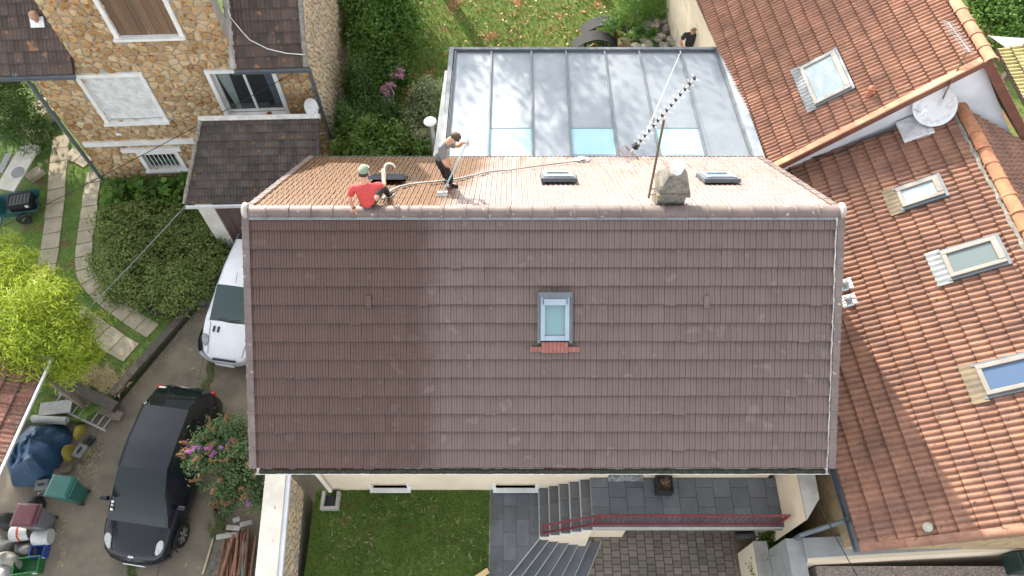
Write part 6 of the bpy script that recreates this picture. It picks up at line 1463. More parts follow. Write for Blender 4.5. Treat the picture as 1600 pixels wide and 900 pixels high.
# hedge seen past the orange ridge
sb('far_hedge', 'sunlit green hedge beyond the tall orange house', [(1530, -10, 1, 1.4, 1.2, 1), (1580, 10, 1, 1.4, 1.2, 1), (1560, 45, .8, 1.2, 1, .8), (1600, 40, .8, 1.2, 1, .8), (1630, 10, 1, 1.4, 1.2, 1), (1545, -60, 1.5, 1.6, 1.6, 1.5), (1600, -60, 1.5, 1.8, 1.6, 1.5)], 16000, .16, L_mid, 15, cat='hedge', zg=-.5, clumps=160)
# lawns
blades('front_grass', 'short green grass of the front lawn', lambda x, y: x < -.45 + .12 * math.sin(y * 5) + .06 * math.sin(y * 13), (-4.6, -.3, 2.3, WY - .02), .0, 42000, .055, L_grass, 20)
blades('straw_bits', 'pale dry straw lying on the front lawn', lambda x, y: math.sin(x * 2.3 + 1) * math.sin(y * 3.1) > -.1, (-4.2, -.6, 2.4, WY - .1), .03, 420, .012, L_straw, 21, 'straw', 1.0, 9)
blades('back_grass', 'sunlit grass of the back lawn', lambda x, y: not (-2.2 < x < 6.4 and y < 16.3), (-5.7, 7.5, 12.0, 25), .0, 80000, .07, L_grassb, 22, 'grass', 1.6)
g = np.random.default_rng(9); k = 1500; x = g.normal(1.2, 2.6, k); y = g.uniform(16.5, 25, k); ok = (x > -4) & (x < 7); x, y = x[ok], y[ok]; k = len(x); a = g.uniform(0, 6.28, k); s = .05 * g.uniform(.6, 1.3, k)
P = np.stack([x, y, g.uniform(.05, .09, k)], 1); t1 = np.stack([np.cos(a) * s, np.sin(a) * s, g.normal(0, .02, k)], 1); t2 = np.stack([-np.sin(a) * s, np.cos(a) * s, g.normal(0, .02, k)], 1)
tag(quads('fallen_leaves', np.stack([P - t1, P + t2 * .6, P + t1, P - t2 * .6], 1).reshape(-1, 3), g.uniform(0, 1, k), leafmat('dead_leaf', (.22, .08, .03), (.38, .18, .07), .15), None, 'stuff'), 'brown fallen leaves scattered on the back lawn', 'leaves')
def in_left(x, y): return not any((x - b[0][0]) ** 2 + (y - b[0][1]) ** 2 < .2 for b in ())
def off_path(x, y): return x < -8.5 - (10.6 - y) * .55 - .15 and y > 6.75
blades('garden_grass', 'shaded grass between the slab paths', off_path, (-14.5, -8.4, 6.7, 15.5), GZ, 60000, .05, L_grass, 23)
def strip(a, b, w_):
    a, b = Vector(a), Vector(b)
    def f(x, y):
        p = Vector((x, y, 0)); t = max(0, min(1, (p - a).dot(b - a) / (b - a).length_squared)); return (p - a.lerp(b, t)).length < w_ * (.7 + .3 * math.sin(x * 17 + y * 11))
    return f
def flat(v): return Vector((v.x, v.y, 0))
s0, s1 = flat(at_z(333, 568, -.7)), flat(at_z(322, 618, -.8)); blades('verge_weeds', 'strip of weeds in the driveway joint by the white car', strip(s0, s1, .16), (s0.x - .6, s0.x + .6, s1.y - .3, s0.y + .3), lambda x, y: dz(y), 6000, .07, L_grass, 24, 'weeds')
s0, s1 = flat(at_z(203, 875, -1)), flat(at_z(205, 905, -1)); blades('driveway_tuft', 'tuft of grass under the nose of the dark car', strip(s0, s1, .15), (s0.x - .4, s0.x + .4, 2.2, s0.y + .3), lambda x, y: dz(y), 3500, .09, L_grass, 25, 'weeds')
s0, s1 = flat(at_z(345, 790, -.9)), flat(at_z(345, 830, -.95)); blades('wall_weeds', 'weeds at the foot of the butterfly bush', strip(s0, s1, .30), (s0.x - .6, s0.x + .6, 2.6, s0.y + .4), lambda x, y: dz(y), 6000, .10, L_grass, 26, 'weeds')
s0, s1 = flat(at_z(285, 470, GZ)), flat(at_z(330, 440, GZ)); blades('kerb_weeds', 'yellowish weeds along the dark kerb by the shrub bed', strip(s0, s1, .3), (s0.x - .6, s1.x + .6, s0.y - .5, s1.y + .5), GZ, 5000, .09, L_grassb, 27, 'weeds')
s0, s1 = flat(at_z(145, 585, GZ)), flat(at_z(180, 600, GZ)); blades('dry_straw', 'heap of dry straw by the end of the dark kerb', strip(s0, s1, .38), (s0.x - .6, s1.x + .6, s1.y - .5, s0.y + .6), GZ + .02, 5000, .10, L_straw, 28, 'straw', 1.5, 1.6)
for k, (p, q, w_, n) in enumerate((((190, 640), (330, 470), .14, 2600), ((95, 800), (85, 880), .13, 700), ((150, 690), (130, 745), .3, 900))):
    s0, s1 = flat(at_z(*p, -.75)), flat(at_z(*q, -.7)); blades('straw_litter', ('dry straw swept along the driveway kerb', 'dry straw scattered beside the drums and crates', 'dry straw scattered beside the blue tarpaulin')[k], strip(s0, s1, w_), (min(s0.x, s1.x) - .4, max(s0.x, s1.x) + .4, min(s0.y, s1.y) - .4, max(s0.y, s1.y) + .4), lambda x, y: dz(y) + .015, n, .012, L_straw, 30 + k, 'straw', 1.1, 5)
# trees beyond the frame that shade the garden and the veranda
def tree(x, y, h, r0, n, mat, seed, label, zg=0):
    t = thing('tree', label, 'tree', (x, y, zg), group='trees around the gardens'); r_ = random.Random(seed)
    tr = MB().tube([(x, y, zg - .2), (x + .1, y, zg + h * .3), (x - .05, y + .1, zg + h * .6), (x, y, zg + h * .85)], [.24, .19, .13, .04], 10).build('trunk', M_bark, t, smooth=True)
    bl = []
    for k in range(9):
        a = k * 2.4; q = .35 + .6 * (k / 8); rr = r0 * (1.15 - .5 * abs(q - .5)) * .62; c = Vector((x + math.cos(a) * r0 * .6 * (1.1 - q * .6), y + math.sin(a) * r0 * .6 * (1.1 - q * .6), zg + h * q)); bl.append((tuple(c), (rr, rr, rr * .85)))
        MB().tube([(x, y, zg + h * q * .75), Vector((x, y, zg + h * q * .8)).lerp(c, .5), c], [.07, .05, .02], 6).build('limb', M_bark, tr)
    leaf_cloud('crown', bl, n, .17, mat, t, seed, clumps=120, spread=.30, aspect=.6)
tree(-16.6, 18.2, 6.6, 2.3, 15000, L_mid, 61, 'leafy tree standing west of the stone house'); tree(-19.8, 19.5, 6.0, 2.2, 13000, L_mid, 62, 'second leafy tree west of the stone house'); tree(-15.2, 25, 9, 2.4, 13000, L_dark, 63, 'dark tree behind the stone house')
tree(-3.6, 25.2, 10.6, 2.1, 9000, L_mid, 64, 'tall tree at the end of the back lawn'); tree(1.2, 27.0, 13.0, 2.2, 9000, L_mid, 65, 'tall airy tree beyond the back lawn'); tree(4.8, 28.5, 12.4, 2.0, 8000, L_light, 66, 'light green tree near the boundary wall'); tree(3.8, 24.9, 10.6, 1.9, 8000, L_mid, 68, 'slender tree behind the stone rockery'); tree(-8.6, 27.5, 10.5, 2.3, 12000, L_mid, 67, 'broad tree behind the stone side wall')
# ------------------------------------------------------------------ WEST GARDEN PATHS, KERB
M_pslab = surf('path_slab', (.36, .31, .23), (.27, .235, .18), .92, ns=3, rnd=.14, bump=.4)
def slab_path(name, label, pts, w_, step, zt=GZ + .035):
    """row of separate slabs along a pixel polyline"""
    P = [at_z(x, y, GZ) for x, y in pts]; P = smooth_path(P, 10); d = [0]
    for a, b in zip(P, P[1:]): d.append(d[-1] + (b - a).length)
    t = thing(name, label, 'path', P[0])
    n = max(1, int(d[-1] / step))
    def at_s(s):
        for i in range(len(d) - 1):
            if d[i] <= s <= d[i + 1]: return P[i].lerp(P[i + 1], (s - d[i]) / max(d[i + 1] - d[i], 1e-6))
        return P[-1]
    for k in range(n):
        a, b = at_s(k * d[-1] / n + .012), at_s((k + 1) * d[-1] / n - .012); dr = (b - a).normalized(); nn = Vector((-dr.y, dr.x, 0)); a2 = at_s(max(k * d[-1] / n - .1, 0)); 
        da = (at_s(k * d[-1] / n + .15) - a2).normalized(); na = Vector((-da.y, da.x, 0)); b2 = at_s(min((k + 1) * d[-1] / n + .12, d[-1])); db = (b2 - at_s((k + 1) * d[-1] / n - .15)).normalized(); nb_ = Vector((-db.y, db.x, 0))
        h_ = w_ / 2 * rng.uniform(.95, 1.04); q = [a - na * h_, b - nb_ * h_, b + nb_ * h_, a + na * h_]
        MB().prism([(v.x, v.y) for v in q][::1], GZ - .03, zt + rng.uniform(-.006, .006)).build('path_slab', M_pslab, t, bevel=.008)
    return t
slab_path('straight_slab_path', 'straight row of pale stone slabs running along the grass', [(97, 212), (94, 240), (90, 275), (88, 310), (84, 345), (80, 380), (74, 412), (72, 440)], .52, .52)
slab_path('curved_slab_path', 'curving row of pale stone slabs between grass and shrub bed', [(150, 268), (143, 300), (139, 335), (134, 370), (131, 405), (134, 430), (152, 455), (185, 482), (215, 503), (240, 518)], .46, .46)
slab_path('lower_slab_path', 'short row of worn slabs meeting the dark kerb', [(118, 492), (150, 515), (180, 537), (206, 552)], .62, .55)
slab_path('corner_slabs', 'pale slabs by the corner downpipe of the stone house', [(106, 240), (122, 246), (140, 256)], .42, .42)
k0, k1, k2 = KA - (KB - KA).normalized() * .1, KB, at_z(345, 432, GZ + .1)
kb = thing('dark_kerb', 'dark timber kerb edging the driveway and garden', 'kerb', (k0.x, k0.y, GZ)); M_kerb = surf('dark_kerb', (.085, .075, .06), (.055, .05, .042), .9, ns=6, bump=.5)
dk = (k1 - k0).normalized(); nk = Vector((-dk.y, dk.x, 0))
MB().prism([tuple((k0).xy), tuple((k1).xy), tuple((k1 + nk * .22).xy), tuple((k0 + nk * .22).xy)], -1.2, GZ + .10).build('kerb_beam', M_kerb, kb, bevel=.01)
dk2 = (k2 - k1).normalized(); nk2 = Vector((-dk2.y, dk2.x, 0)); MB().prism([tuple((k1 + dk2 * .01).xy), tuple(k2.xy), tuple((k2 + nk2 * .1).xy), tuple((k1 + dk2 * .01 + nk2 * .2).xy)], -1.2, GZ + .06).build('kerb_beam', M_kerb, kb)
blades('bed_weeds', 'low weeds covering the slope below the shrub bed', strip(flat(at_z(225, 478, GZ)), flat(at_z(300, 470, GZ)), .45), (-11, -8, 8.6, 11), GZ, 9000, .06, L_grass, 29, 'weeds')
# pot with soil and marker stick by the shrub bed
pt = at_z(250, 481, GZ + .12); pp_ = thing('round_pot', 'dark round pot of soil between the shrub bed and kerb', 'pot', pt - up * .12)
MB().lathe([(.20, -.14), (.26, .08), (.285, .08), (.285, .11), (.24, .11), (.22, 0)], pt, 22).build('pot_body', M_black, pp_, smooth=True); MB().lathe([(.005, .05), (.235, .04)], pt, 18).build('soil', surf('dry_soil', (.12, .09, .06), (.07, .055, .04), .95, ns=20, bump=.9), pp_)
st_ = at_z(298, 462, GZ); tag(MB().tube([st_, st_ + Vector((-.12, .1, .62))], .018, 6).build('marker_stick', surf('pale_stick', (.5, .44, .28), (.35, .3, .2), .8)), 'thin pale stick standing at the edge of the shrub bed', 'stick')
# ------------------------------------------------------------------ WEST SIDE CLUTTER
def boxy(name, label, cat, px, z, dims, yaw, mat, lid=None, tilt=None, parts=()):
    c = at_z(*px, z); t = thing(name, label, cat); M = Matrix.Translation(c) @ Matrix.Rotation(R(yaw), 4, 'Z')
    if tilt: M = M @ Matrix.Rotation(R(tilt[0]), 4, 'X') @ Matrix.Rotation(R(tilt[1]), 4, 'Y')
    WM[t.name] = M; t.matrix_basis = M; return t
M_teal = surf('teal_plastic', (.025, .12, .10), (.02, .10, .085), .5, ns=4, bump=.05); M_greyp = surf('grey_plastic', (.15, .15, .165), (.12, .12, .135), .5, ns=4, bump=.05); M_maroon = surf('maroon_plastic', (.10, .02, .03), (.08, .018, .025), .5)
def wheelie(name, label, px, zb, yaw, body, lid, tilt=0):
    c = at_z(*px, zb + .5); t = thing(name, label, 'bin'); M = Matrix.Translation((c.x, c.y, zb)) @ Matrix.Rotation(R(yaw), 4, 'Z') @ Matrix.Rotation(R(tilt), 4, 'Y'); WM[t.name] = M; t.matrix_basis = M
    lbuild(MB().add([(-.19, -.17, .05), (.19, -.17, .05), (.19, .17, .05), (-.19, .17, .05), (-.27, -.24, .92), (.25, -.24, .92), (.25, .24, .92), (-.27, .24, .92)], [(0, 3, 2, 1), (4, 5, 6, 7), (0, 1, 5, 4), (1, 2, 6, 5), (2, 3, 7, 6), (3, 0, 4, 7)]), 'body', body, t, bevel=.025)
    lbuild(MB().box((-.01, 0, .925), (.57, .53, .04)), 'rim', body, t, bevel=.012)
    lbuild(MB().add([(-.29, -.26, .95), (.27, -.26, .95), (.27, .26, .95), (-.29, .26, .95), (-.25, -.22, 1.02), (.20, -.22, .985), (.20, .22, .985), (-.25, .22, 1.02)], [(0, 3, 2, 1), (4, 5, 6, 7), (0, 1, 5, 4), (1, 2, 6, 5), (2, 3, 7, 6), (3, 0, 4, 7)]), 'lid', lid, t, bevel=.015)
    lbuild(MB().tube([(-.33, -.2, .93), (-.33, .2, .93)], .018, 8), 'handle', lid, t)
    for s in (-1, 1): lbuild(MB().lathe([(.03, -.02), (.085, -.02), (.085, .02), (.03, .02)], (-.16, s * .17, .09), 14, Matrix.Rotation(R(90), 3, 'X')), 'wheel', M_black, t)
    return t
wheelie('teal_wheelie_bin', 'green blue wheelie bin standing by the blue tarpaulin', (108, 768), dz(4.8), 172, M_teal, M_teal)
g_ = wheelie('grey_wheelie_bin', 'grey wheelie bin with maroon lid and white print', (56, 812), dz(4.3), 178, M_greyp, M_maroon)
for s in (-.045, .045): lbuild(MB().lathe([(.03, -.002), (.045, 0), (.045, .002), (.03, .004)], (0, 0, 0), 14, Matrix.Rotation(R(90), 3, 'Y')), 'print_ring', M_white, g_).matrix_basis = wm(g_) @ Matrix.Translation((.242, s, .72)) @ Matrix.Rotation(R(-5), 4, 'Y')
def drum(name, label, px, z, L_, r0, yaw, mat, band=True, hollow=False):
    c = at_z(*px, z); t = thing(name, label, 'drum', c - up * r0); M = Matrix.Translation(c) @ Matrix.Rotation(R(yaw), 4, 'Z') @ Matrix.Rotation(R(90), 4, 'Y')
    MB().lathe([(r0 * .9, -L_ / 2), (r0, -L_ / 2 + .03), (r0, L_ / 2 - .03), (r0 * .92, L_ / 2)] + ([(r0 * .85, L_ / 2 - .02), (r0 * .8, -L_ / 2 + .1)] if hollow else []), n=24).build('shell', mat, t, M, smooth=True)
    if band: MB().lathe([(r0 * 1.01, -.025), (r0 * 1.03, 0), (r0 * 1.01, .025)], n=24).build('band', surf('orange_band', (.4, .06, .02)), t, M)
    if hollow: MB().lathe([(.005, 0), (r0 * .8, .002)], n=20).build('dark_inside', M_dark, t, M @ Matrix.Translation((0, 0, -L_ / 2 - .004)))
    return t
M_drum = surf('white_plastic', (.45, .46, .45), (.33, .34, .33), .5, ns=3)
drum('white_drum', 'white plastic drum lying on its side with an open dark end', (34, 832), dz(4) + .2, .42, .20, 8, M_drum, True, True); drum('white_drum', 'closed white plastic drum lying behind the open one', (67, 839), dz(4) + .19, .38, .19, 4, M_drum, False)
def crate(name, label, px, z, d, yaw, mat):
    c = at_z(*px, z); t = thing(name, label, 'crate', (c.x, c.y, z)); M = Matrix.Translation((c.x, c.y, z)) @ Matrix.Rotation(R(yaw), 4, 'Z'); WM[t.name] = M; t.matrix_basis = M; a, b, h_ = d
    for s in (-1, 1): lbuild(MB().box((s * (a / 2 - .012), 0, h_ / 2), (.024, b, h_)), 'side', mat, t, bevel=.005); lbuild(MB().box((0, s * (b / 2 - .012), h_ / 2), (a - .05, .024, h_)), 'side', mat, t, bevel=.005)
    lbuild(MB().box((0, 0, .015), (a - .05, b - .05, .02)), 'floor', mat, t); lbuild(MB().box((a * .3, -b / 2 - .004, h_ * .55), (.09, .01, .10)), 'paper_label', M_white, t); return t
crate('blue_crate', 'small blue plastic crate with a white tag', (66, 864), dz(3.6), (.34, .28, .24), 5, surf('blue_plastic', (.02, .05, .24), (.015, .04, .18), .5)); crate('green_crate', 'open green plastic crate with a white tag', (50, 886), dz(3.4), (.58, .38, .26), 8, surf('green_plastic', (.015, .13, .03), (.012, .1, .025), .5))
# tarpaulin and what lies round it
def lump(name, label, cat, pts, z0, h_, mat, seed, rough=.06, n=22):
    """draped heap: pixel outline on the ground, raised in the middle with folds"""
    r_ = random.Random(seed); P = [at_z(x, y, z0) for x, y in pts]; c = sum(P, Vector()) / len(P); P = smooth_path(P + [P[0]], 4)[:-1]; m = len(P); vs = []; fs = []; rings = 9
    for k in range(rings):
        f = 1 - k / rings
        for i, p in enumerate(P):
            q = c + (p - c) * f; w_ = noise.noise(Vector((q.x * 2.2 + seed, q.y * 2.2, 1))); w2_ = noise.noise(Vector((q.x * 5.5, q.y * 2.5 + seed, 3))); q = q + Vector((w2_, w_, 0)) * .10 * (.4 + h_); vs.append((q.x, q.y, z0 + max(0, h_ * (1 - f ** 2.6) * (1 + .35 * w_)) + (rough * 2.2 * w2_ + rough * abs(w_)) * (1 if k else 0)))
    vs.append((c.x, c.y, z0 + h_ * (1 + .35 * noise.noise(Vector((c.x * 2.2 + seed, c.y * 2.2, 1))))))
    for k in range(rings - 1):
        for i in range(m): fs.append((k * m + i, k * m + (i + 1) % m, (k + 1) * m + (i + 1) % m, (k + 1) * m + i))
    for i in range(m): fs.append(((rings - 1) * m + i, (rings - 1) * m + (i + 1) % m, rings * m))
    return tag(MB().add(vs, fs).build(name, mat, smooth=True), label, cat)
zc = dz(5.6)
lump('blue_tarpaulin', 'crumpled blue tarpaulin draped over a heap under the shed eave', 'tarpaulin', [(20, 760), (15, 715), (60, 668), (105, 662), (112, 690), (92, 730), (75, 758)], zc, .75, surf('blue_tarp', (.012, .042, .09), (.018, .06, .125), .55, ns=3, bump=.4, bs=8), 1, .10)
lump('yellow_sack', 'yellow sack beside the blue tarpaulin', 'sack', [(98, 718), (108, 698), (118, 698), (114, 716), (104, 722)], zc, .28, surf('yellow_sack', (.33, .26, .04), (.22, .17, .03), .7), 2, .04); lump('yellow_bag', 'yellow bag lying above the yellow sack', 'bag', [(115, 688), (120, 668), (134, 665), (134, 680), (124, 690)], zc, .22, surf('yellow_sack', (.45, .36, .03)), 3, .04)
for k, (px, d, yw_, lab) in enumerate((((128, 706), (.34, .26, .22), 70, 'grey tool box with yellow edge beside the yellow sack'), ((140, 690), (.26, .2, .18), 60, 'small black tool case at the edge of the driveway'), ((70, 760), (.30, .26, .26), 10, 'grey engine block between the tarpaulin and green blue bin'))):
    c = at_z(*px, zc + .1); t = thing('tool_box', lab, 'box', (c.x, c.y, zc)); M = Matrix.Translation((c.x, c.y, zc)) @ Matrix.Rotation(R(yw_), 4, 'Z'); WM[t.name] = M; t.matrix_basis = M
    lbuild(MB().box((0, 0, d[2] / 2), d), 'body', (surf('tool_grey', (.18, .18, .17)), M_black, surf('engine_grey', (.16, .17, .17)))[k], t, bevel=.02); lbuild(MB().box((0, 0, d[2] + .02), (d[0] * .5, .03, .04)), 'handle', M_black, t); lbuild(MB().box((0, -d[1] / 2 - .01, .06), (d[0], .03, .05)), 'trim', surf('yellow_sack', (.45, .36, .03)) if k == 0 else M_steel, t)
def plank(name, label, p, q, z0, z1, w_, th, mat, cat='plank'):
    a, b = at_z(*p, z0), at_z(*q, z1); d = (b - a).normalized(); s = d.cross(up).normalized(); return tag(MB().box((0, 0, 0), ((b - a).length, w_, th)).build(name, mat, None, basis((a + b) / 2, d, s, s.cross(d) * -1 if s.cross(d).z < 0 else s.cross(d)), bevel=.006), label, cat)
M_oldw = surf('weathered_board', (.20, .17, .13), (.13, .11, .085), .9, ns=5, bump=.5, stretch=(2, 6, 2)); M_grys = surf('grey_sheet', (.34, .34, .33), (.25, .25, .24), .7)
plank('dark_beam', 'dark thick timber beam at the corner of kerb and shed', (105, 600), (182, 637), -.25, -.45, .26, .22, M_kerb, 'beam'); plank('wide_board', 'wide weathered board lying from the shed towards the driveway', (92, 612), (190, 652), -.35, -.6, .24, .05, M_oldw)
plank('leaning_sheet', 'pale grey panel leaning under the shed edge', (62, 640), (112, 634), -.3, -.3, .35, .04, M_grys, 'panel'); plank('grey_board', 'narrow grey board beside the rolled sheet', (52, 655), (105, 658), -.4, -.4, .18, .04, M_grys); plank('wooden_board', 'short brown board leaning against the tarpaulin', (42, 715), (52, 678), -.2, -.2, .14, .04, surf('brown_board', (.24, .16, .09), (.18, .12, .07), .85)); plank('flat_pallet_board', 'brown board lying in front of the tarpaulin', (70, 742), (112, 732), zc + .05, zc + .05, .16, .05, M_oldw)
drum('rolled_sheet', 'pale grey rolled sheet lying under the shed edge', (78, 655), -.35, .9, .085, -3, M_grys, False, True)['category'] = 'roll'
ld0, ld1 = at_z(85, 622, -.3), at_z(172, 664, -.62); ld = thing('ladder', 'grey ladder lying on boards next to the shed', 'ladder', ld1); dl_ = (ld1 - ld0).normalized(); sl_ = dl_.cross(up).normalized()
for s in (-1, 1): MB().tube([ld0 + sl_ * s * .17, ld1 + sl_ * s * .17], .028, 6).build('stile', M_grys, ld)
nr_ = 9
for k in range(nr_): p = ld0.lerp(ld1, (k + .5) / nr_); MB().tube([p - sl_ * .17, p + sl_ * .17], .018, 6).build('rung', M_grys, ld)
for k, (px, sz, col, lab) in enumerate((((12, 815), .22, (.05, .05, .05), 'black lump of scrap beside the grey bin'), ((8, 852), .22, (.2, .2, .19), 'grey stone like sack by the drums'), ((18, 878), .26, (.30, .29, .26), 'pale bucket shaped heap near the green crate'), ((42, 858), .2, (.14, .145, .14), 'grey crumpled sheet in front of the white drums'), ((10, 895), .24, (.5, .5, .48), 'white crumpled bag at the end of the heap'), ((60, 790), .18, (.02, .02, .02), 'black box behind the grey bin'))):
    x, y = px; lump('scrap_heap', lab, 'scrap', [(x - 18, y + 8), (x - 14, y - 10), (x + 4, y - 13), (x + 17, y - 4), (x + 12, y + 11), (x - 4, y + 13)], dz(4), sz * 1.4, surf('scrap%d' % k, col, tuple(c_ * .7 for c_ in col), .7, ns=7, bump=.6, bs=14), 40 + k, .06)
# shed roof
sz_ = 1.75; s_ = [at_z(82, 562, sz_), at_z(-4, 752, sz_)]; sd_e = (s_[1] - s_[0]).normalized(); sp_ = Vector((-sd_e.y, sd_e.x, 0)); sp_ = sp_ if sp_.x < 0 else -sp_
she = thing('old_shed', 'old shed with mossy red tiled roof and bright metal edge', 'shed', at_z(20, 680, dz(5))); Vh = (sp_ * math.cos(R(18)) + up * math.sin(R(18)))
Uh = sd_e if sd_e.cross(Vh).z > 0 else -sd_e; Oh = s_[0] if Uh.dot(sd_e) > 0 else s_[1]; lnh = (s_[1] - s_[0]).length + 2; Oh = Oh - (Uh * 2 if Uh.dot(sd_e) < 0 else Vector())
M_shed = surf('mossy_red_tile', (.19, .085, .06), (.12, .06, .045), .9, ns=3, rnd=.25, bump=.6, spots=(.035, .028, .022), spot_s=8, spot_t=.64)
shr = MB().slab([Oh, Oh + Uh * lnh, Oh + Uh * lnh + Vh * 2.6, Oh + Vh * 2.6], .08).build('roof', M_deck, she); tsh = tile_mesh('tile', M_shed, .215, .33, PROF_LOW, step=.04)
tile_field(shr, Oh + Vh * .06, Uh, Vh, [(.02, 0), (lnh, 0), (lnh, 2.5), (.02, 2.5)], .215, .33, tsh, 120, seed=91, jit=.008)
MB().box((lnh / 2, -.0, .06), (lnh, .05, .10)).build('metal_edge', M_alu, she, basis(Oh, Uh, Vh)); MB().box((0, 1.2, .05), (.07, 2.5, .10)).build('metal_edge', surf('blue_zinc', (.2, .3, .34), (.16, .24, .28), .5), she, basis(Oh if Uh.dot(sd_e) > 0 else Oh + Uh * lnh, Uh, Vh))
for k in (.3, lnh - .3): MB().box(Oh + Uh * k + Vh * 2.2 - up * 1.7, (.1, .1, 2.6)).build('post', M_oldw, she); MB().box(Oh + Uh * k + Vh * .3 - up * 1.35, (.1, .1, 2.4)).build('post', M_oldw, she)
# garden cart, board and slabs by the west path
c = at_z(32, 322, GZ + .3); t = thing('garden_cart', 'teal garden cart carrying a black plastic crate', 'cart', (c.x, c.y, GZ)); M = Matrix.Translation((c.x, c.y, GZ)) @ Matrix.Rotation(R(12), 4, 'Z'); WM[t.name] = M; t.matrix_basis = M
lbuild(MB().add([(-.45, -.28, .2), (.45, -.28, .2), (.45, .28, .2), (-.45, .28, .2), (-.62, -.40, .5), (.62, -.40, .5), (.62, .40, .5), (-.62, .40, .5)], [(0, 3, 2, 1), (0, 1, 5, 4), (1, 2, 6, 5), (2, 3, 7, 6), (3, 0, 4, 7)]), 'tray', surf('teal_metal', (.025, .11, .12), (.02, .08, .09), .5), t, bevel=.01)
lbuild(MB().box((-.75, -.35, .25), (.5, .34, .05)), 'flap', surf('teal_metal', (.025, .11, .12)), t); 
for s in (-1, 1): lbuild(MB().lathe([(.05, -.04), (.2, -.04), (.2, .04), (.05, .04)], (.1, s * .44, .2), 16, Matrix.Rotation(R(90), 3, 'X')), 'wheel', M_black, t)
cr = crate('black_crate', 'black ribbed plastic crate sitting on the teal cart', (38, 320), GZ + .35, (.62, .46, .30), 12, M_black); lbuild(MB().box((0, 0, .27), (.54, .38, .02)), 'lid', surf('crate_lid', (.05, .055, .06), (.035, .04, .045), .5), cr)
for k in range(5): lbuild(MB().box((-.2 + .1 * k, 0, .286), (.03, .34, .012)), 'lid_rib', M_black, cr)
a_, b_ = at_z(12, 290, GZ + .5), at_z(46, 232, GZ + .7); d = (b_ - a_).normalized(); s = d.cross(up).normalized(); brd = thing('old_white_door', 'stained white door panel laid over blocks beside the lawn', 'door', a_)
MB().box((0, 0, 0), ((b_ - a_).length + .3, .62, .05)).build('panel', surf('stained_white', (.55, .53, .47), (.42, .40, .34), .8, ns=3), brd, basis((a_ + b_) / 2, d, s, s.cross(d)), bevel=.006); MB().lathe([(.005, 0), (.2, .003)], n=20).build('round_stain', surf('grey_patch', (.22, .22, .23)), brd, basis((a_ + b_) / 2 - d * .2 + up * .03 + s * .1, d, -s if (d.cross(-s)).z > 0 else s))
for k, (p, q, lab) in enumerate((((0, 270), (15, 240), 'grey board leaning beside the white door panel'), ((0, 215), (35, 195), 'dark slatted bench end under the conifer'))): plank('grey_plank', lab, p, q, GZ + .4, GZ + .5, .2, .05, M_grys if k == 0 else M_oldw)
for k, (x, y, yw_, lab) in enumerate(((60, 210, 35, 'pale stone block at the corner of the slab heap'), (75, 180, 40, 'two tone stone slab standing by the conifer'), (62, 160, 40, 'pale slab half hidden by the conifer'), (47, 232, 40, 'concrete slab above the white door panel'), (52, 268, 50, 'stack of small blocks beside the white door panel'))):
    c = at_z(x, y, GZ + .2); tag(MB().box((0, 0, 0), (.48, .34, .40 if k < 2 else .16)).build('stone_block', M_pslab if k != 3 else M_conc, None, Matrix.Translation((c.x, c.y, GZ + (.2 if k < 2 else .08))) @ Matrix.Rotation(R(yw_), 4, 'Z'), bevel=.015), lab, 'stone')
# ------------------------------------------------------------------ WOOD AND PIPES BY THE BOUNDARY WALL
r_ = random.Random(12)
for k in range(26):
    x0 = r_.uniform(352, 398); p = at_z(x0 + r_.uniform(-4, 8), 838 + r_.uniform(-12, 10), dz(3.4) + .12 + .012 * k); q = at_z(x0 - 14 + r_.uniform(-10, 14), 915 + r_.uniform(-5, 20), dz(2.6) + .10 + .012 * k)
    green = k == 22; tag(MB().tube([p, q], r_.uniform(.022, .038), 8).build('scrap_pipe', surf('green_pipe', (.10, .17, .15)) if green else surf('rusty_pipe', (.20, .095, .055), (.13, .07, .045), .85, ns=8, rnd=.3, bump=.4)), 'pale green pipe lying on the rusty pile' if green else 'rusty pipe in the pile along the boundary wall', 'pipe', None if green else 'rusty pipes piled by the boundary wall')
for k, (x, y, l, lab) in enumerate(((365, 825, .34, 'rounded grey stone slab on top of the pile'), (362, 836, .30, 'pale grey board below the rounded slab'), (348, 838, .30, 'grey timber end at the pile edge'), (385, 818, .3, 'dark grey slab beside the butterfly bush'), (370, 812, .18, 'small pale stone at the top of the pile'))):
    c = at_z(x, y, dz(3.5) + .3); tag(MB().box((0, 0, 0), (l, .12, .08)).build('old_slab', surf('grey_timber', (.33, .32, .29), (.22, .21, .19), .9, ns=6, rnd=.15), None, Matrix.Translation(c) @ Matrix.Rotation(R(-6 + 7 * k), 4, 'Z'), bevel=.03), lab, 'slab')
p, q = at_z(333, 842, dz(3.5) + .05), at_z(317, 897, dz(2.9) + .05); tag(MB().tube([p, q], .025, 6).build('pale_edging', surf('pale_stick', (.5, .44, .28))), 'pale edging batten on the driveway by the pipe pile', 'batten')
sheet('pile_bed', [(at_z(335, 840, -.9).x, 3.6), (-4.9, 3.6), (-4.9, 2.2), (at_z(318, 900, -1).x, 2.2)], dz(3) + .03, surf('rubble_bed', (.16, .14, .12), (.08, .075, .06), .95, ns=12, bump=.9), .06)
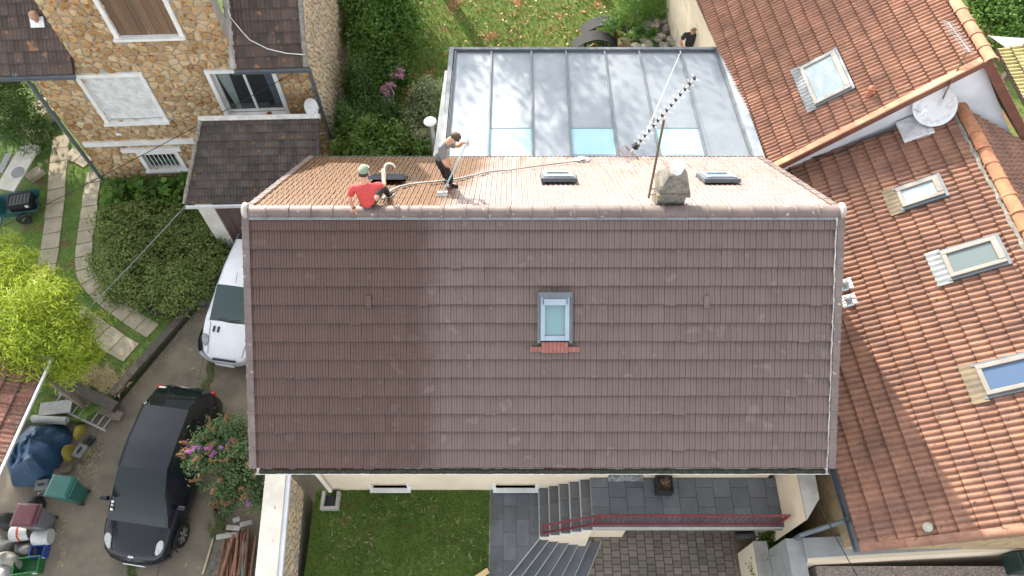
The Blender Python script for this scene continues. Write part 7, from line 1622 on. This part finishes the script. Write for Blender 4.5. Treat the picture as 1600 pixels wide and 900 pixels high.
# ------------------------------------------------------------------ BACK GARDEN THINGS
c = at_z(603, 158, .45); ch_ = thing('garden_chair', 'white metal garden chair beside the hydrangea', 'chair', (c.x, c.y, 0)); M = Matrix.Translation((c.x, c.y, 0)) @ Matrix.Rotation(R(-60), 4, 'Z'); WM[ch_.name] = M; ch_.matrix_basis = M
lbuild(MB().box((0, 0, .42), (.42, .42, .025)), 'seat', surf('grey_mesh', (.45, .45, .46)), ch_, bevel=.008); lbuild(MB().box((0, .2, .66), (.40, .02, .38), Matrix.Rotation(R(-12), 3, 'X')), 'backrest', surf('grey_mesh', (.45, .45, .46)), ch_)
for s in (-1, 1):
    lbuild(MB().tube([(s * .22, -.2, 0), (s * .22, -.2, .62), (s * .22, .16, .64), (s * .22, .24, .88)], .014, 8), 'arm_frame', M_white, ch_); lbuild(MB().tube([(s * .22, .22, 0), (s * .22, .17, .44)], .014, 8), 'leg', M_white, ch_)
lbuild(MB().tube([(-.22, .24, .88), (.22, .24, .88)], .014, 8), 'top_rail', M_white, ch_)
tp_ = at_z(672, 190, 3.35); fl_ = thing('metal_flue', 'tall steel flue pipe with a round white cap', 'flue', (tp_.x, tp_.y, 0))
MB().tube([(tp_.x, tp_.y, 0), (tp_.x, tp_.y, 3.25)], .075, 14).build('pipe', M_steel, fl_, smooth=True); MB().lathe([(.075, 3.25), (.11, 3.28), (.165, 3.34), (.165, 3.36), (.10, 3.41), (.01, 3.43)], (tp_.x, tp_.y, 0), 20).build('cap', surf('bright_white', (.78, .78, .76)), fl_, smooth=True)
for k, (x, y) in enumerate(((930, 63), (944, 40))):
    c = at_z(x, y, .3); lo_ = thing('sun_lounger', ('black curved sun lounger closest to the veranda edge', 'black curved sun lounger behind its twin')[k], 'lounger', (c.x, c.y, 0)); n = 14; vs = []
    M = Matrix.Translation((c.x, c.y, 0)) @ Matrix.Rotation(R(4), 4, 'Z'); WM[lo_.name] = M; lo_.matrix_basis = M
    for i in range(n + 1):
        a = -1 + 2 * i / n; zz = .52 - .42 * a * a
        for yy, dzz in ((-.24, 0), (.24, 0), (.24, -.04), (-.24, -.04)): vs.append((a * .78, yy, zz + dzz))
    lbuild(MB().add(vs, [(4 * i + k_, 4 * i + (k_ + 1) % 4, 4 * i + 4 + (k_ + 1) % 4, 4 * i + 4 + k_) for i in range(n) for k_ in range(4)]), 'shell', surf('black_wicker', (.012, .013, .015), (.009, .010, .011), .85), lo_)
    for s in (-1, 1): lbuild(MB().box((s * .35, 0, .18), (.06, .5, .36)), 'leg', M_black, lo_)
# rockery and boundary wall on the right
rk = thing('stone_rockery', 'heap of rough pale stones behind the veranda', 'rockery', at_z(1025, 50, 0)); r_ = random.Random(8); M_rock = surf('rock', (.34, .31, .26), (.18, .165, .14), .95, ns=7, rnd=.3, bump=.9, bs=14)
for k in range(95):
    x, y = r_.uniform(982, 1064), r_.uniform(24, 74)
    if x < 1000 and y < 45: continue
    z = .15 + .35 * math.sin(math.pi * (x - 975) / 95); c = at_z(x, y, z); s = r_.uniform(.07, .2)
    bm = bmesh.new(); bmesh.ops.create_icosphere(bm, subdivisions=1, radius=s)
    for v in bm.verts: v.co *= r_.uniform(.7, 1.2); v.co.z *= .7
    me = bpy.data.meshes.new('rock'); bm.to_mesh(me); bm.free(); me.materials.append(M_rock); addobj('rock', me, rk, Matrix.Translation(c) @ Matrix.Rotation(r_.uniform(0, 6), 4, 'Z'))
c = at_z(1025, 50, 0); MB().lathe([(1.15, -.05), (1.0, .2), (.55, .40), (.05, .45)], (c.x, c.y, 0), 18).build('earth_core', surf('dry_soil', (.12, .09, .06)), rk)
bw = thing('pale_boundary_wall', 'pale rendered boundary wall running beside the tall orange house', 'wall', at_z(1085, 30, 0)); a, b = at_z(1066, 82, .9), at_z(1038, -40, .9); d = (b - a).normalized(); n_ = Vector((-d.y, d.x, 0)); n_ = n_ if n_.x > 0 else -n_
a = a - d * .4; MB().prism([tuple(a.xy), tuple((a + n_ * .45).xy), tuple((b + n_ * .45 + d * 6).xy), tuple((b + d * 6).xy)], -.1, 1.0).build('wall_body', surf('pale_stucco', (.52, .47, .38), (.40, .36, .29), .9, ns=2.5, bump=.4), bw)
c0, c1 = at_z(1074, 5, 1.2), at_z(1087, 45, 1.2); plank('grey_post', 'weathered grey post lying along the boundary wall top', (1072, 2), (1086, 40), 1.1, 1.1, .16, .14, M_oldw, 'post')
p = at_z(999, 40, 0); tag(MB().tube([p, p + up * 1.1], .016, 6).build('garden_stake', surf('green_stake', (.01, .09, .05))), 'thin dark green garden stake by the rockery', 'stake')
c = at_z(977, 70, .25); tb = thing('planter_box', 'brown planter box with small flowers at the veranda edge', 'planter', (c.x, c.y, 0)); MB().box((c.x, c.y, .2), (.5, .3, .4)).build('box', surf('brown_board', (.24, .16, .09)), tb, bevel=.01); leaf_cloud('flowers', [((c.x, c.y, .44), (.22, .12, .06))], 160, .06, L_vary, tb, 5)
# beyond the tall house: yellow-green tiled roof and a white shade sail
a, b = at_z(1556, 78, 3.0), at_z(1660, 275, 3.0)
yr_ = thing('mossy_outbuilding', 'outbuilding with yellow green mossy tiled roof beyond the white gable', 'shed', (b.x + 1, b.y + 1, -1)); U_ = (b - a).normalized(); V_ = Vector((-U_.y, U_.x, 0)); V_ = V_ if V_.x > 0 else -V_; V_ = V_ * math.cos(R(14)) + up * math.sin(R(14))
if U_.cross(V_).z < 0: U_ = -U_; a, b = b, a
M_yel = surf('yellow_moss_tile', (.42, .38, .16), (.32, .27, .12), .9, ns=4, rnd=.2); yro = MB().slab([a, b, b + V_ * 1.4, a + V_ * 1.4], .08).build('roof', M_deck, yr_); tile_field(yro, a + U_.cross(V_) * .01, U_, V_, [(0, 0), ((b - a).length, 0), ((b - a).length, 1.4), (0, 1.4)], .27, .33, tile_mesh('tile', M_yel, .27, .33, PROF_ROM, step=.04), 60, seed=95)
for s in (.2, (b - a).length - .2): MB().box(a + U_ * s + V_ * .7 - up * 1.95, (.15, .15, 4.2)).build('post', M_oldw, yr_)
q = [at_z(1546, 56, 2.6), at_z(1640, 62, 2.6), at_z(1650, 130, 2.6), at_z(1572, 74, 2.6)]; vs = []; n = 8
for i in range(n + 1):
    for j in range(n + 1):
        u, v = i / n, j / n; p = q[0].lerp(q[1], u).lerp(q[3].lerp(q[2], u), v); vs.append(p - up * .25 * math.sin(math.pi * u) * math.sin(math.pi * v))
ss_ = thing('shade_sail', 'white shade sail stretched beside the mossy outbuilding', 'sail', (q[0].x, q[0].y, 0)); MB().add(vs, [(i * (n + 1) + j, (i + 1) * (n + 1) + j, (i + 1) * (n + 1) + j + 1, i * (n + 1) + j + 1) for i in range(n) for j in range(n)]).build('cloth', surf('sail_white', (.8, .8, .78), (.72, .72, .7), .8), ss_, smooth=True)
for p in q[:2]: MB().tube([(p.x, p.y, -1), p], .03, 8).build('pole', M_steel, ss_)
# plank at the lawn edge
plank('pale_timber', 'short pale timber lying at the lawn edge by the slate patio', (742, 905), (763, 891), .08, .08, .12, .05, surf('fresh_wood', (.6, .44, .22), (.5, .36, .18), .7), 'plank')
